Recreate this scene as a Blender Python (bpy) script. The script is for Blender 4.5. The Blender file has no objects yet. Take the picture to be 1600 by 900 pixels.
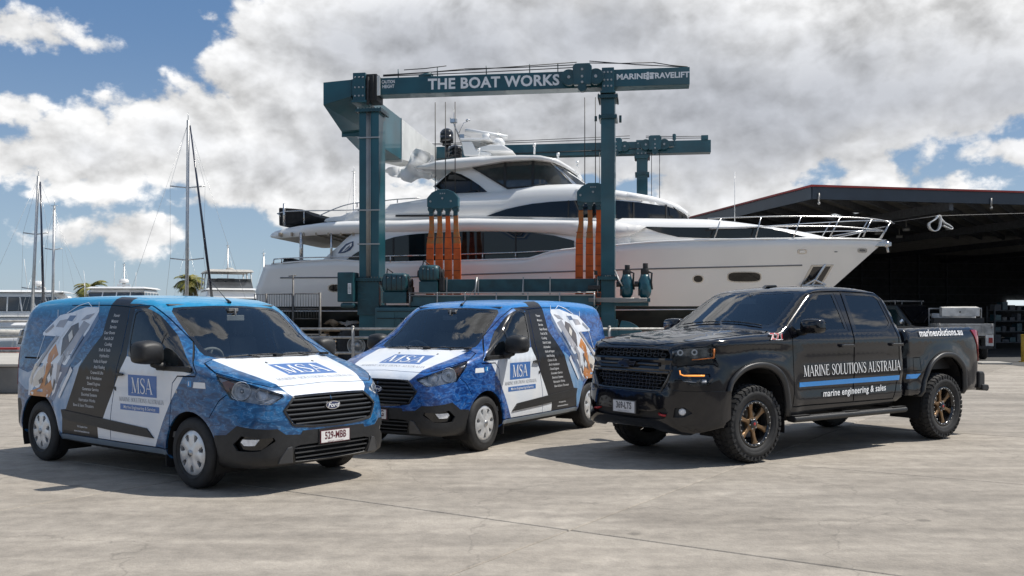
import bpy, bmesh, math, random
import numpy as np
from mathutils import Vector, Matrix, geometry
random.seed(7); np.random.seed(7)
C = bpy.data.collections.new('scene'); bpy.context.scene.collection.children.link(C)
S = bpy.context.scene
R = math.radians; PI = math.pi; sin = math.sin; cos = math.cos

# ------------------------------------------------------------------ camera
F, CH, YH = 1505.0, 1.642, 495.0          # focal length in photo pixels, eye height, horizon row
cd = bpy.data.cameras.new('camera'); cam = bpy.data.objects.new('camera', cd); C.objects.link(cam)
cam.location = (0, 0, CH); cam.rotation_euler = (R(90), 0, 0)
cd.sensor_width = 36; cd.lens = 36 * F / 1600; cd.shift_y = (YH - 450) / 1600
cd.clip_start = .1; cd.clip_end = 6000
S.camera = cam
# ------------------------------------------------------------------ exposure
S.view_settings.view_transform = 'Standard'; S.view_settings.look = 'None'
S.view_settings.exposure = 0.0; S.view_settings.gamma = 1
S.render.engine = 'CYCLES'
# ------------------------------------------------------------------ sun (high, from the right)
SUN_EL = 57
sl = bpy.data.lights.new('sun', 'SUN'); sl.energy = 5.0; sl.angle = R(.55); sl.color = (1, .95, .87)
so = bpy.data.objects.new('sun', sl); C.objects.link(so)
so.location = (40, 0, 60); so.rotation_euler = (R(-4), R(90 - SUN_EL), 0)
# ------------------------------------------------------------------ sky with clouds
W = bpy.data.worlds.new('World'); S.world = W; W.use_nodes = True
def world():
    nt = W.node_tree; N = nt.nodes; L = nt.links; N.clear()
    def nd(t, **k):
        n = N.new(t)
        for a, b in k.items(): setattr(n, a, b)
        return n
    def mth(op, a, b=None, c=None, clamp=False):
        n = nd('ShaderNodeMath', operation=op, use_clamp=clamp)
        for i, v in enumerate((a, b, c)):
            if v is None: continue
            if isinstance(v, (int, float)): n.inputs[i].default_value = v
            else: L.new(v, n.inputs[i])
        return n.outputs[0]
    def ss(v, a, b):
        n = nd('ShaderNodeMapRange', interpolation_type='SMOOTHSTEP')
        L.new(v, n.inputs[0]); n.inputs[1].default_value = a; n.inputs[2].default_value = b
        return n.outputs[0]
    def mixc(f, a, b):
        n = nd('ShaderNodeMix', data_type='RGBA')
        if isinstance(f, float): n.inputs[0].default_value = f
        else: L.new(f, n.inputs[0])
        for i, v in ((6, a), (7, b)):
            if isinstance(v, tuple): n.inputs[i].default_value = (*v, 1)
            else: L.new(v, n.inputs[i])
        return n.outputs[2]
    tc = nd('ShaderNodeTexCoord').outputs['Generated']
    sp = nd('ShaderNodeSeparateXYZ'); L.new(tc, sp.inputs[0]); x, y, z = sp.outputs
    az = mth('ARCTAN2', x, y); el = mth('ARCSINE', z)
    def fbm(vec, sc, det, rough, w=0):
        n = nd('ShaderNodeTexNoise', noise_dimensions='3D'); L.new(vec, n.inputs['Vector'])
        n.inputs['Scale'].default_value = sc; n.inputs['Detail'].default_value = det
        n.inputs['Roughness'].default_value = rough
        return n.outputs['Fac']
    def vadd(v, o):
        n = nd('ShaderNodeVectorMath', operation='ADD'); L.new(v, n.inputs[0]); n.inputs[1].default_value = o
        return n.outputs[0]
    def vmul(v, o):
        n = nd('ShaderNodeVectorMath', operation='MULTIPLY'); L.new(v, n.inputs[0]); n.inputs[1].default_value = o
        return n.outputs[0]
    sv = vmul(tc, (1, 1, 1.35))
    def vor(vec, sc, det):
        n = nd('ShaderNodeTexVoronoi', feature='F1', normalize=True); L.new(vec, n.inputs['Vector']); n.inputs['Scale'].default_value = sc
        n.inputs['Detail'].default_value = det; n.inputs['Roughness'].default_value = .55; return n.outputs['Distance']
    nzc = nd('ShaderNodeTexNoise'); L.new(sv, nzc.inputs['Vector']); nzc.inputs['Scale'].default_value = 7; nzc.inputs['Detail'].default_value = 4
    dsp = nd('ShaderNodeVectorMath', operation='SCALE'); L.new(nzc.outputs['Color'], dsp.inputs[0]); dsp.inputs['Scale'].default_value = .10
    def wv(o):
        a = nd('ShaderNodeVectorMath', operation='ADD'); L.new(vadd(sv, o), a.inputs[0]); L.new(dsp.outputs[0], a.inputs[1]); return a.outputs[0]
    p1 = vor(wv((0, 0, 0)), 11, 4); p1b = vor(wv((.012, 0, .020)), 11, 3)
    n1 = fbm(sv, 4.2, 9, .56); n1b = fbm(vadd(sv, (.018, 0, .034)), 4.2, 6, .56)
    n2 = fbm(vadd(sv, (3.1, 1.7, .4)), 13, 8, .6); n2b = fbm(vadd(sv, (3.1+.007, 1.7, .4+.013)), 13, 5, .6)
    n3 = fbm(vadd(sv, (7.3, 2.2, 5.4)), 3.0, 3, .5)
    def field(blobs):
        cur = None
        for (px, py, rx, ry) in blobs:
            a = math.atan((px - 800) / F); e = math.atan((YH - py) / F * math.cos(a))
            dx = mth('MULTIPLY', mth('SUBTRACT', az, a), F / rx); dy = mth('MULTIPLY', mth('SUBTRACT', el, e), F / ry)
            d = mth('SQRT', mth('ADD', mth('MULTIPLY', dx, dx), mth('MULTIPLY', dy, dy)))
            v = mth('MULTIPLY', mth('SUBTRACT', 1.0, d), min(rx, ry) / 100)
            cur = v if cur is None else mth('MAXIMUM', cur, v)
        return cur
    # cumulus banks in view
    D = field([(140, 235, 112, 78), (290, 212, 165, 84), (432, 180, 90, 84), (540, 90, 112, 92), (720, 110, 400, 205), (450, 260, 250, 90),
               (1000, 140, 520, 165), (1300, 95, 420, 122), (1600, 115, 260, 88), (620, 330, 140, 70), (1080, 300, 160, 70),
               (15, 42, 85, 52), (90, 45, 34, 14), (140, 68, 26, 10), (20, 170, 70, 40), (25, 250, 120, 50), (215, 368, 120, 30), (230, 382, 60, 18),
               (1370, 284, 62, 24), (1585, 232, 60, 26), (1470, 283, 45, 12), (1300, 180, 260, 46),
               (300, -260, 500, 150), (1300, -300, 600, 180), (2100, 120, 330, 110), (-500, 200, 330, 120), (-900, -100, 300, 150)])
    # scattered clouds everywhere else in the sky
    gen = mth('MULTIPLY', mth('SUBTRACT', n3, .53), 4.0)
    out = mth('MAXIMUM', ss(mth('ABSOLUTE', az), .62, .95), ss(el, .42, .62))
    D = mth('MAXIMUM', D, mth('ADD', mth('MULTIPLY', gen, out), mth('MULTIPLY', mth('SUBTRACT', out, 1.0), 2.0)))
    nn = mth('ADD', mth('MULTIPLY', mth('SUBTRACT', n1, .5), 1.5), mth('ADD', mth('MULTIPLY', mth('SUBTRACT', n2, .5), 1.25), mth('MULTIPLY', mth('SUBTRACT', .29, p1), 1.35)))
    dens = mth('ADD', D, nn)
    alpha = ss(dens, .0, .20)
    deep = ss(mth('ADD', D, mth('MULTIPLY', nn, .55)), .15, 1.25)
    Dd = field([(1090, 190, 330, 120), (1350, 150, 330, 90), (700, 90, 260, 90), (1560, 150, 250, 80), (560, 210, 120, 70), (940, 60, 260, 90), (300, -260, 400, 150), (1300, -300, 500, 180), (2100, 60, 300, 100)])
    dark = ss(mth('ADD', Dd, mth('MULTIPLY', nn, .5)), -.25, .95)
    relief = mth('ADD', mth('ADD', mth('MULTIPLY', mth('SUBTRACT', n1, n1b), 1.7), mth('MULTIPLY', mth('SUBTRACT', n2, n2b), 1.1)), mth('MULTIPLY', mth('SUBTRACT', p1b, p1), 1.9))
    relief = mth('MULTIPLY', mth('MAXIMUM', mth('MINIMUM', relief, .26), -.34), mth('SUBTRACT', 1.0, mth('MULTIPLY', dark, .35)))
    col = mixc(deep, (8.8, 8.8, 8.8), (6.2, 6.35, 6.65))
    col = mixc(dark, col, (4.7, 4.9, 5.35))
    col = mixc(mth('MULTIPLY', ss(n3, .40, .62), .45), col, (7.4, 7.5, 7.7))
    br = nd('ShaderNodeVectorMath', operation='SCALE'); L.new(col, br.inputs[0])
    L.new(mth('ADD', 1.0, mth('MULTIPLY', relief, 1.0)), br.inputs['Scale'])
    sky = nd('ShaderNodeTexSky', sky_type='NISHITA', sun_disc=False)
    sky.sun_elevation = R(SUN_EL); sky.sun_rotation = R(90); sky.air_density = 1.0; sky.dust_density = .4; sky.ozone_density = 2.5
    grad = mixc(ss(el, -.02, .32), (3.9, 5.2, 6.6), (1.25, 2.5, 4.8))
    skc = mixc(.72, sky.outputs[0], grad)
    skc = mixc(ss(el, -.01, -.10), skc, (1.6, 1.9, 2.1))
    fin = mixc(alpha, skc, br.outputs[0])
    bg = nd('ShaderNodeBackground'); L.new(fin, bg.inputs[0]); bg.inputs[1].default_value = .1
    o = nd('ShaderNodeOutputWorld'); L.new(bg.outputs[0], o.inputs[0])
world()

# ------------------------------------------------------------------ materials
def M(name, base, rough=.5, metal=0., coat=0., var=.06, scale=6., col2=None, bump=0., bscale=None, emit=None, spec=None, coords='Object', contrast=(.35, .65), stretch=None, rvar=0., ior=None):
    m = bpy.data.materials.new(name); m.use_nodes = True; nt = m.node_tree; N = nt.nodes; L = nt.links
    b = N['Principled BSDF']; b.inputs['Roughness'].default_value = rough; b.inputs['Metallic'].default_value = metal
    b.inputs['Coat Weight'].default_value = coat; b.inputs['Coat Roughness'].default_value = .03
    if spec is not None: b.inputs['Specular IOR Level'].default_value = spec
    tc = N.new('ShaderNodeTexCoord'); v = tc.outputs['Object']
    if coords == 'World':
        g = N.new('ShaderNodeNewGeometry'); v = g.outputs['Position']
    if stretch:
        mp = N.new('ShaderNodeMapping'); mp.inputs['Scale'].default_value = stretch; L.new(v, mp.inputs[0]); v = mp.outputs[0]
    n = N.new('ShaderNodeTexNoise'); n.inputs['Scale'].default_value = scale; n.inputs['Detail'].default_value = 6; L.new(v, n.inputs['Vector'])
    mr = N.new('ShaderNodeMapRange'); mr.inputs[1].default_value, mr.inputs[2].default_value = contrast; L.new(n.outputs['Fac'], mr.inputs[0])
    mx = N.new('ShaderNodeMix'); mx.data_type = 'RGBA'; L.new(mr.outputs[0], mx.inputs[0])
    c2 = col2 or tuple(max(0, c * (1 - var * 2)) for c in base)
    mx.inputs[6].default_value = (*base, 1); mx.inputs[7].default_value = (*c2, 1)
    L.new(mx.outputs[2], b.inputs['Base Color'])
    if rvar:
        r2 = N.new('ShaderNodeMapRange'); r2.inputs[3].default_value = rough - rvar; r2.inputs[4].default_value = rough + rvar
        L.new(mr.outputs[0], r2.inputs[0]); L.new(r2.outputs[0], b.inputs['Roughness'])
    if bump:
        n2 = N.new('ShaderNodeTexNoise'); n2.inputs['Scale'].default_value = bscale or scale * 6; n2.inputs['Detail'].default_value = 4; L.new(v, n2.inputs['Vector'])
        bp = N.new('ShaderNodeBump'); bp.inputs['Strength'].default_value = bump; bp.inputs['Distance'].default_value = .01
        L.new(n2.outputs['Fac'], bp.inputs['Height']); L.new(bp.outputs[0], b.inputs['Normal'])
    if emit:
        b.inputs['Emission Color'].default_value = (*emit[0], 1); b.inputs['Emission Strength'].default_value = emit[1]
    return m
def M_glass(name, tint, gloss=1.0, rough=.01, ior=1.55):
    m = bpy.data.materials.new(name); m.use_nodes = True; nt = m.node_tree; N = nt.nodes; L = nt.links; N.clear()
    tr = N.new('ShaderNodeBsdfTransparent'); tr.inputs[0].default_value = (*tint, 1)
    gl = N.new('ShaderNodeBsdfGlossy'); gl.inputs['Roughness'].default_value = rough; gl.inputs[0].default_value = (gloss, gloss, gloss, 1)
    fr = N.new('ShaderNodeFresnel'); fr.inputs[0].default_value = ior
    nz = N.new('ShaderNodeTexNoise'); nz.inputs['Scale'].default_value = 1.5
    tc = N.new('ShaderNodeTexCoord'); L.new(tc.outputs['Object'], nz.inputs['Vector'])
    bp = N.new('ShaderNodeBump'); bp.inputs['Strength'].default_value = .02; L.new(nz.outputs[0], bp.inputs['Height']); L.new(bp.outputs[0], gl.inputs['Normal'])
    mx = N.new('ShaderNodeMixShader'); L.new(fr.outputs[0], mx.inputs[0]); L.new(tr.outputs[0], mx.inputs[1]); L.new(gl.outputs[0], mx.inputs[2])
    o = N.new('ShaderNodeOutputMaterial'); L.new(mx.outputs[0], o.inputs[0])
    return m
def M_wrap(name, deep, mid, top, streak=.5, ztop=(1.62, 1.86)):
    """printed water wrap: rippled blues with thin pale foam lines"""
    m = bpy.data.materials.new(name); m.use_nodes = True; nt = m.node_tree; N = nt.nodes; L = nt.links
    b = N['Principled BSDF']; b.inputs['Roughness'].default_value = .28; b.inputs['Coat Weight'].default_value = .45; b.inputs['Coat Roughness'].default_value = .04
    tc = N.new('ShaderNodeTexCoord'); mp = N.new('ShaderNodeMapping'); mp.inputs['Rotation'].default_value = (.2, .5, .3); mp.inputs['Scale'].default_value = (1, 1, 2.2); L.new(tc.outputs['Object'], mp.inputs[0])
    n = N.new('ShaderNodeTexNoise'); n.inputs['Scale'].default_value = 7.; n.inputs['Detail'].default_value = 9; n.inputs['Distortion'].default_value = 1.6; L.new(mp.outputs[0], n.inputs['Vector'])
    r1 = N.new('ShaderNodeMapRange'); r1.inputs[1].default_value = .40; r1.inputs[2].default_value = .62; L.new(n.outputs['Fac'], r1.inputs[0])
    a = N.new('ShaderNodeMix'); a.data_type = 'RGBA'; a.inputs[6].default_value = (*deep, 1); a.inputs[7].default_value = (*mid, 1); L.new(r1.outputs[0], a.inputs[0])
    n2 = N.new('ShaderNodeTexNoise'); n2.inputs['Scale'].default_value = 7; n2.inputs['Detail'].default_value = 3; n2.inputs['Distortion'].default_value = 2.5; L.new(mp.outputs[0], n2.inputs['Vector'])
    ab = N.new('ShaderNodeMath'); ab.operation = 'SUBTRACT'; L.new(n2.outputs['Fac'], ab.inputs[0]); ab.inputs[1].default_value = .5
    ab2 = N.new('ShaderNodeMath'); ab2.operation = 'ABSOLUTE'; L.new(ab.outputs[0], ab2.inputs[0])
    r2 = N.new('ShaderNodeMapRange'); r2.inputs[1].default_value = 0; r2.inputs[2].default_value = .020; r2.inputs[3].default_value = streak; r2.inputs[4].default_value = 0; L.new(ab2.outputs[0], r2.inputs[0])
    mu = N.new('ShaderNodeMath'); mu.operation = 'MULTIPLY'; L.new(r2.outputs[0], mu.inputs[0]); L.new(r1.outputs[0], mu.inputs[1])
    c = N.new('ShaderNodeMix'); c.data_type = 'RGBA'; c.inputs[7].default_value = (.35, .5, .66, 1); L.new(a.outputs[2], c.inputs[6]); L.new(mu.outputs[0], c.inputs[0])
    sp = N.new('ShaderNodeSeparateXYZ'); L.new(tc.outputs['Object'], sp.inputs[0])
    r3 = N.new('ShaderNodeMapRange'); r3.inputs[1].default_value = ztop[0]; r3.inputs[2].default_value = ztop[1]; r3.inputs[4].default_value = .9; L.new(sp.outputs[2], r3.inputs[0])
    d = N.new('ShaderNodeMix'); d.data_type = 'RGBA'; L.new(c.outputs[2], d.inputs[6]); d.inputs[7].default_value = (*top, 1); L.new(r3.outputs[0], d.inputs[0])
    L.new(d.outputs[2], b.inputs['Base Color'])
    return m

m_white = M('white_paint', (.80, .81, .82), .25, coat=.6, var=.02)
m_wrapwhite = M('white_wrap', (.78, .80, .83), .3, coat=.6, col2=(.66, .72, .80), scale=2.2)
m_wrapblack = M('black_wrap', (.009, .010, .014), .34, coat=.15, var=.15, spec=.3)
m_wrappale = M('pale_cloud_wrap', (.45, .55, .68), .3, coat=.6, col2=(.10, .26, .48), scale=2.6, contrast=(.38, .6))
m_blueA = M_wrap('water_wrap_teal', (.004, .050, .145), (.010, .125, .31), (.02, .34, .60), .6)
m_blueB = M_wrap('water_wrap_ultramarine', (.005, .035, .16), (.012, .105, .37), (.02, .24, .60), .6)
m_logo = M('logo_blue', (.016, .13, .42), .3, coat=.5, var=.03)
m_logopale = M('logo_blue_pale', (.03, .26, .62), .35, coat=.4, var=.03)
m_txtwhite = M('white_vinyl', (.80, .81, .82), .45, var=.02)
m_txtgrey = M('grey_vinyl', (.24, .26, .29), .45, var=.04)
m_plastic = M('black_plastic', (.018, .0185, .020), .5, var=.15, scale=20, bump=.15, bscale=300)
m_gloss = M('gloss_black_trim', (.012, .012, .013), .12, coat=.5, var=.1)
m_dark = M('dark_void', (.006, .006, .007), .8, var=.2)
m_rubber = M('tyre_rubber', (.022, .022, .023), .72, var=.25, scale=14, bump=.2, bscale=120)
m_hubcap = M('silver_hubcap', (.72, .73, .74), .32, metal=.45, var=.12, scale=9)
m_chrome = M('chrome', (.75, .76, .78), .12, metal=1, var=.05)
m_steel = M('brushed_steel', (.50, .50, .50), .35, metal=.9, var=.12)
m_screen = M_glass('windscreen_glass', (.88, .93, .92), 1., ior=1.85)
m_sideglass = M_glass('tinted_side_glass', (.66, .74, .74), ior=1.75)
m_privacy = M_glass('privacy_glass', (.03, .035, .04), ior=1.8)
m_lens = M_glass('clear_lens', (.97, .98, .99), gloss=.9)
m_cabin = M('cabin_grey', (.22, .225, .23), .7, var=.2)
m_seat = M('seat_fabric', (.085, .09, .10), .9, var=.2)
m_plate = M('plate_white', (.72, .70, .69), .4, var=.05, scale=30)
m_maroon = M('plate_maroon', (.11, .02, .03), .45)
m_red = M('red_lens', (.30, .008, .012), .15, coat=1)
m_amber = M('amber_lens', (.55, .16, .02), .2, coat=.6)
m_truck = M('black_metallic_paint', (.0055, .006, .009), .12, coat=.55, var=.1, spec=.35)
m_bronze = M('bronze_alloy', (.27, .165, .085), .36, metal=.6, var=.15, scale=12)

# ------------------------------------------------------------------ mesh helpers
class MB:
    def __init__(s): s.v = []; s.f = []; s.m = []; s.sm = []
    def add(s, vs, fs, mi=0, smooth=False):
        o = len(s.v); s.v += [tuple(map(float, p)) for p in vs]
        for f in fs: s.f.append(tuple(i + o for i in f)); s.m.append(mi); s.sm.append(smooth)
        return s
    def box(s, a, b, mi=0):
        (x0, y0, z0), (x1, y1, z1) = a, b
        return s.add([(x0,y0,z0),(x1,y0,z0),(x1,y1,z0),(x0,y1,z0),(x0,y0,z1),(x1,y0,z1),(x1,y1,z1),(x0,y1,z1)],
                     [(0,3,2,1),(4,5,6,7),(0,1,5,4),(1,2,6,5),(2,3,7,6),(3,0,4,7)], mi)
    def tube(s, pts, r, n=8, mi=0, caps=True, smooth=True, closed=False):
        P = [Vector(p) for p in pts]; N = len(P); o = len(s.v); rr = r if isinstance(r, (list, tuple)) else [r] * N
        up = Vector((0, 0, 1)); t0 = (P[1] - P[0]).normalized()
        if abs(t0.dot(up)) > .9: up = Vector((1, 0, 0))
        for i, p in enumerate(P):
            if closed: t = (P[(i + 1) % N] - P[i - 1]).normalized()
            else: t = (P[min(i + 1, N - 1)] - P[max(i - 1, 0)]).normalized()
            a = t.cross(up)
            if a.length < 1e-4: a = t.cross(Vector((0, 1, 0)))
            a.normalize(); b = a.cross(t).normalized(); up = b
            for k in range(n):
                q = p + (a * cos(2*PI*k/n) + b * sin(2*PI*k/n)) * rr[i]; s.v.append(tuple(q))
        for i in range(N if closed else N - 1):
            j = (i + 1) % N
            for k in range(n):
                s.f.append((o+i*n+k, o+i*n+(k+1)%n, o+j*n+(k+1)%n, o+j*n+k)); s.m.append(mi); s.sm.append(smooth)
        if caps and not closed:
            s.f.append(tuple(o+k for k in range(n-1, -1, -1))); s.m.append(mi); s.sm.append(False)
            s.f.append(tuple(o+(N-1)*n+k for k in range(n))); s.m.append(mi); s.sm.append(False)
        return s
    def cyl(s, a, b, r, n=16, mi=0, r2=None): return s.tube([a, b], [r, r if r2 is None else r2], n, mi)
    def lathe(s, prof, axis_o, axis='y', n=48, mi=0, smooth=True, closed=True):
        """prof: (radius, offset along axis)"""
        o = len(s.v); K = len(prof); ox, oy, oz = axis_o
        for (r, h) in prof:
            for k in range(n):
                c, d = r * cos(2*PI*k/n), r * sin(2*PI*k/n)
                s.v.append((ox+c, oy+h, oz+d) if axis == 'y' else ((ox+h, oy+c, oz+d) if axis == 'x' else (ox+c, oy+d, oz+h)))
        for i in range(K - 1):
            for k in range(n):
                f = (o+i*n+k, o+i*n+(k+1)%n, o+(i+1)*n+(k+1)%n, o+(i+1)*n+k)
                s.f.append(f if axis != 'y' else f[::-1]); s.m.append(mi); s.sm.append(smooth)
        return s
    def prism(s, poly, a, b, f, mi=0):
        """polygon poly (2D) extruded between parameters a and b; f(p, t) -> 3D point"""
        n = len(poly); vs = [f(p, a) for p in poly] + [f(p, b) for p in poly]
        fs = [tuple(range(n - 1, -1, -1)), tuple(range(n, 2 * n))] + [(i, (i+1)%n, n+(i+1)%n, n+i) for i in range(n)]
        return s.add(vs, fs, mi)
    def sphere(s, c, r, n=14, mi=0, sc=(1, 1, 1), half=False):
        o = len(s.v); rows = n // 2
        lo = 0 if half else -PI/2
        for i in range(rows + 1):
            a = lo + (PI/2 - lo) * i / rows
            for k in range(n): s.v.append((c[0]+r*sc[0]*cos(a)*cos(2*PI*k/n), c[1]+r*sc[1]*cos(a)*sin(2*PI*k/n), c[2]+r*sc[2]*sin(a)))
        for i in range(rows):
            for k in range(n): s.f.append((o+i*n+k, o+i*n+(k+1)%n, o+(i+1)*n+(k+1)%n, o+(i+1)*n+k)); s.m.append(mi); s.sm.append(True)
        return s
def obj(name, mb, mats, parent=None, bevel=0, **props):
    me = bpy.data.meshes.new(name); me.from_pydata(mb.v, [], mb.f)
    if not isinstance(mats, (list, tuple)): mats = [mats]
    for m in mats: me.materials.append(m)
    me.polygons.foreach_set('material_index', mb.m); me.polygons.foreach_set('use_smooth', mb.sm); me.update()
    o = bpy.data.objects.new(name, me); C.objects.link(o); o.parent = parent
    if bevel:
        md = o.modifiers.new('bevel', 'BEVEL'); md.width = bevel; md.segments = 2; md.limit_method = 'ANGLE'; md.angle_limit = R(40)
    for k, v in props.items(): o[k] = v
    return o
def thing(name, label, cat, loc=(0, 0, 0), rz=0, group=None):
    o = bpy.data.objects.new(name, None); C.objects.link(o); o.empty_display_size = .3
    o.location = loc; o.rotation_euler = (0, 0, rz); o['label'] = label; o['category'] = cat
    if group: o['group'] = group
    return o
def tag(o, label, cat, group=None):
    o['label'] = label; o['category'] = cat
    if group: o['group'] = group
    return o
def copy_tree(o, parent=None):
    c = o.copy(); C.objects.link(c); c.parent = parent
    for ch in [q for q in o.children]: copy_tree(ch, c)
    return c

def spline(pts, n=6, closed=False):
    P = np.array(pts, float); N = len(P); out = []
    for i in range(N if closed else N - 1):
        if closed: a, b, c, d = P[(i-1)%N], P[i], P[(i+1)%N], P[(i+2)%N]
        else: a, b, c, d = P[max(i-1,0)], P[i], P[i+1], P[min(i+2,N-1)]
        for k in range(n):
            t = k / n; out.append(.5*((2*b)+(-a+c)*t+(2*a-5*b+4*c-d)*t*t+(-a+3*b-3*c+d)*t**3))
    if not closed: out.append(P[-1])
    return np.array(out)
def sdf(poly, x, y):
    P = np.asarray(poly, float); Q = np.roll(P, -1, 0); E = Q - P; L = (E**2).sum(1); k = L > 1e-14; P, Q, E, L = P[k], Q[k], E[k], L[k]
    out = np.empty(x.shape)
    for i in range(0, len(x), 4096):
        X, Y = x[i:i+4096], y[i:i+4096]; D = np.full(X.shape, 1e18); Wn = np.zeros(X.shape, bool); a = np.empty_like(X); w = np.empty_like(X); t = np.empty_like(X)
        for (ax, ay), (bx, by), (ex, ey), l in zip(P, Q, E, L):
            np.subtract(X, ax, out=a); np.subtract(Y, ay, out=w); np.multiply(a, ex/l, out=t); t += w*(ey/l); np.maximum(t, 0, out=t); np.minimum(t, 1, out=t)
            c = ((ay <= Y) != (by <= Y))
            if c.any(): Wn ^= c & (a < w * (ex / ey if ey else 0))
            a -= t*ex; w -= t*ey; a *= a; w *= w; a += w; np.minimum(D, a, out=D)
        D = np.sqrt(D); D[Wn] *= -1; out[i:i+4096] = D
    return out
def smax(a, b, k):
    h = np.maximum(k - np.abs(a - b), 0) / k
    return np.maximum(a, b) + h * h * k * .25
def sprf(xs, ys):
    f = spline(list(zip(xs, ys)), 8); return lambda q: np.interp(q, f[:, 0], f[:, 1])
def inpoly(poly, x, y):
    P = np.asarray(poly, float); Q = np.roll(P, -1, 0); r = np.zeros(x.shape, bool)
    for (ax, ay), (bx, by) in zip(P, Q):
        if ay == by: continue
        c = ((ay <= y) & (by > y)) | ((by <= y) & (ay > y)); r ^= c & (x < ax + (y - ay) * (bx - ax) / (by - ay))
    return r
def cdt(V, E, faces=(), mode=0):
    r = geometry.delaunay_2d_cdt([Vector((float(a), float(b))) for a, b in V], [(int(a), int(b)) for a, b in E], list(faces), mode, 1e-6)
    return np.array([(p[0], p[1]) for p in r[0]]), [tuple(f) for f in r[2]]

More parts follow.
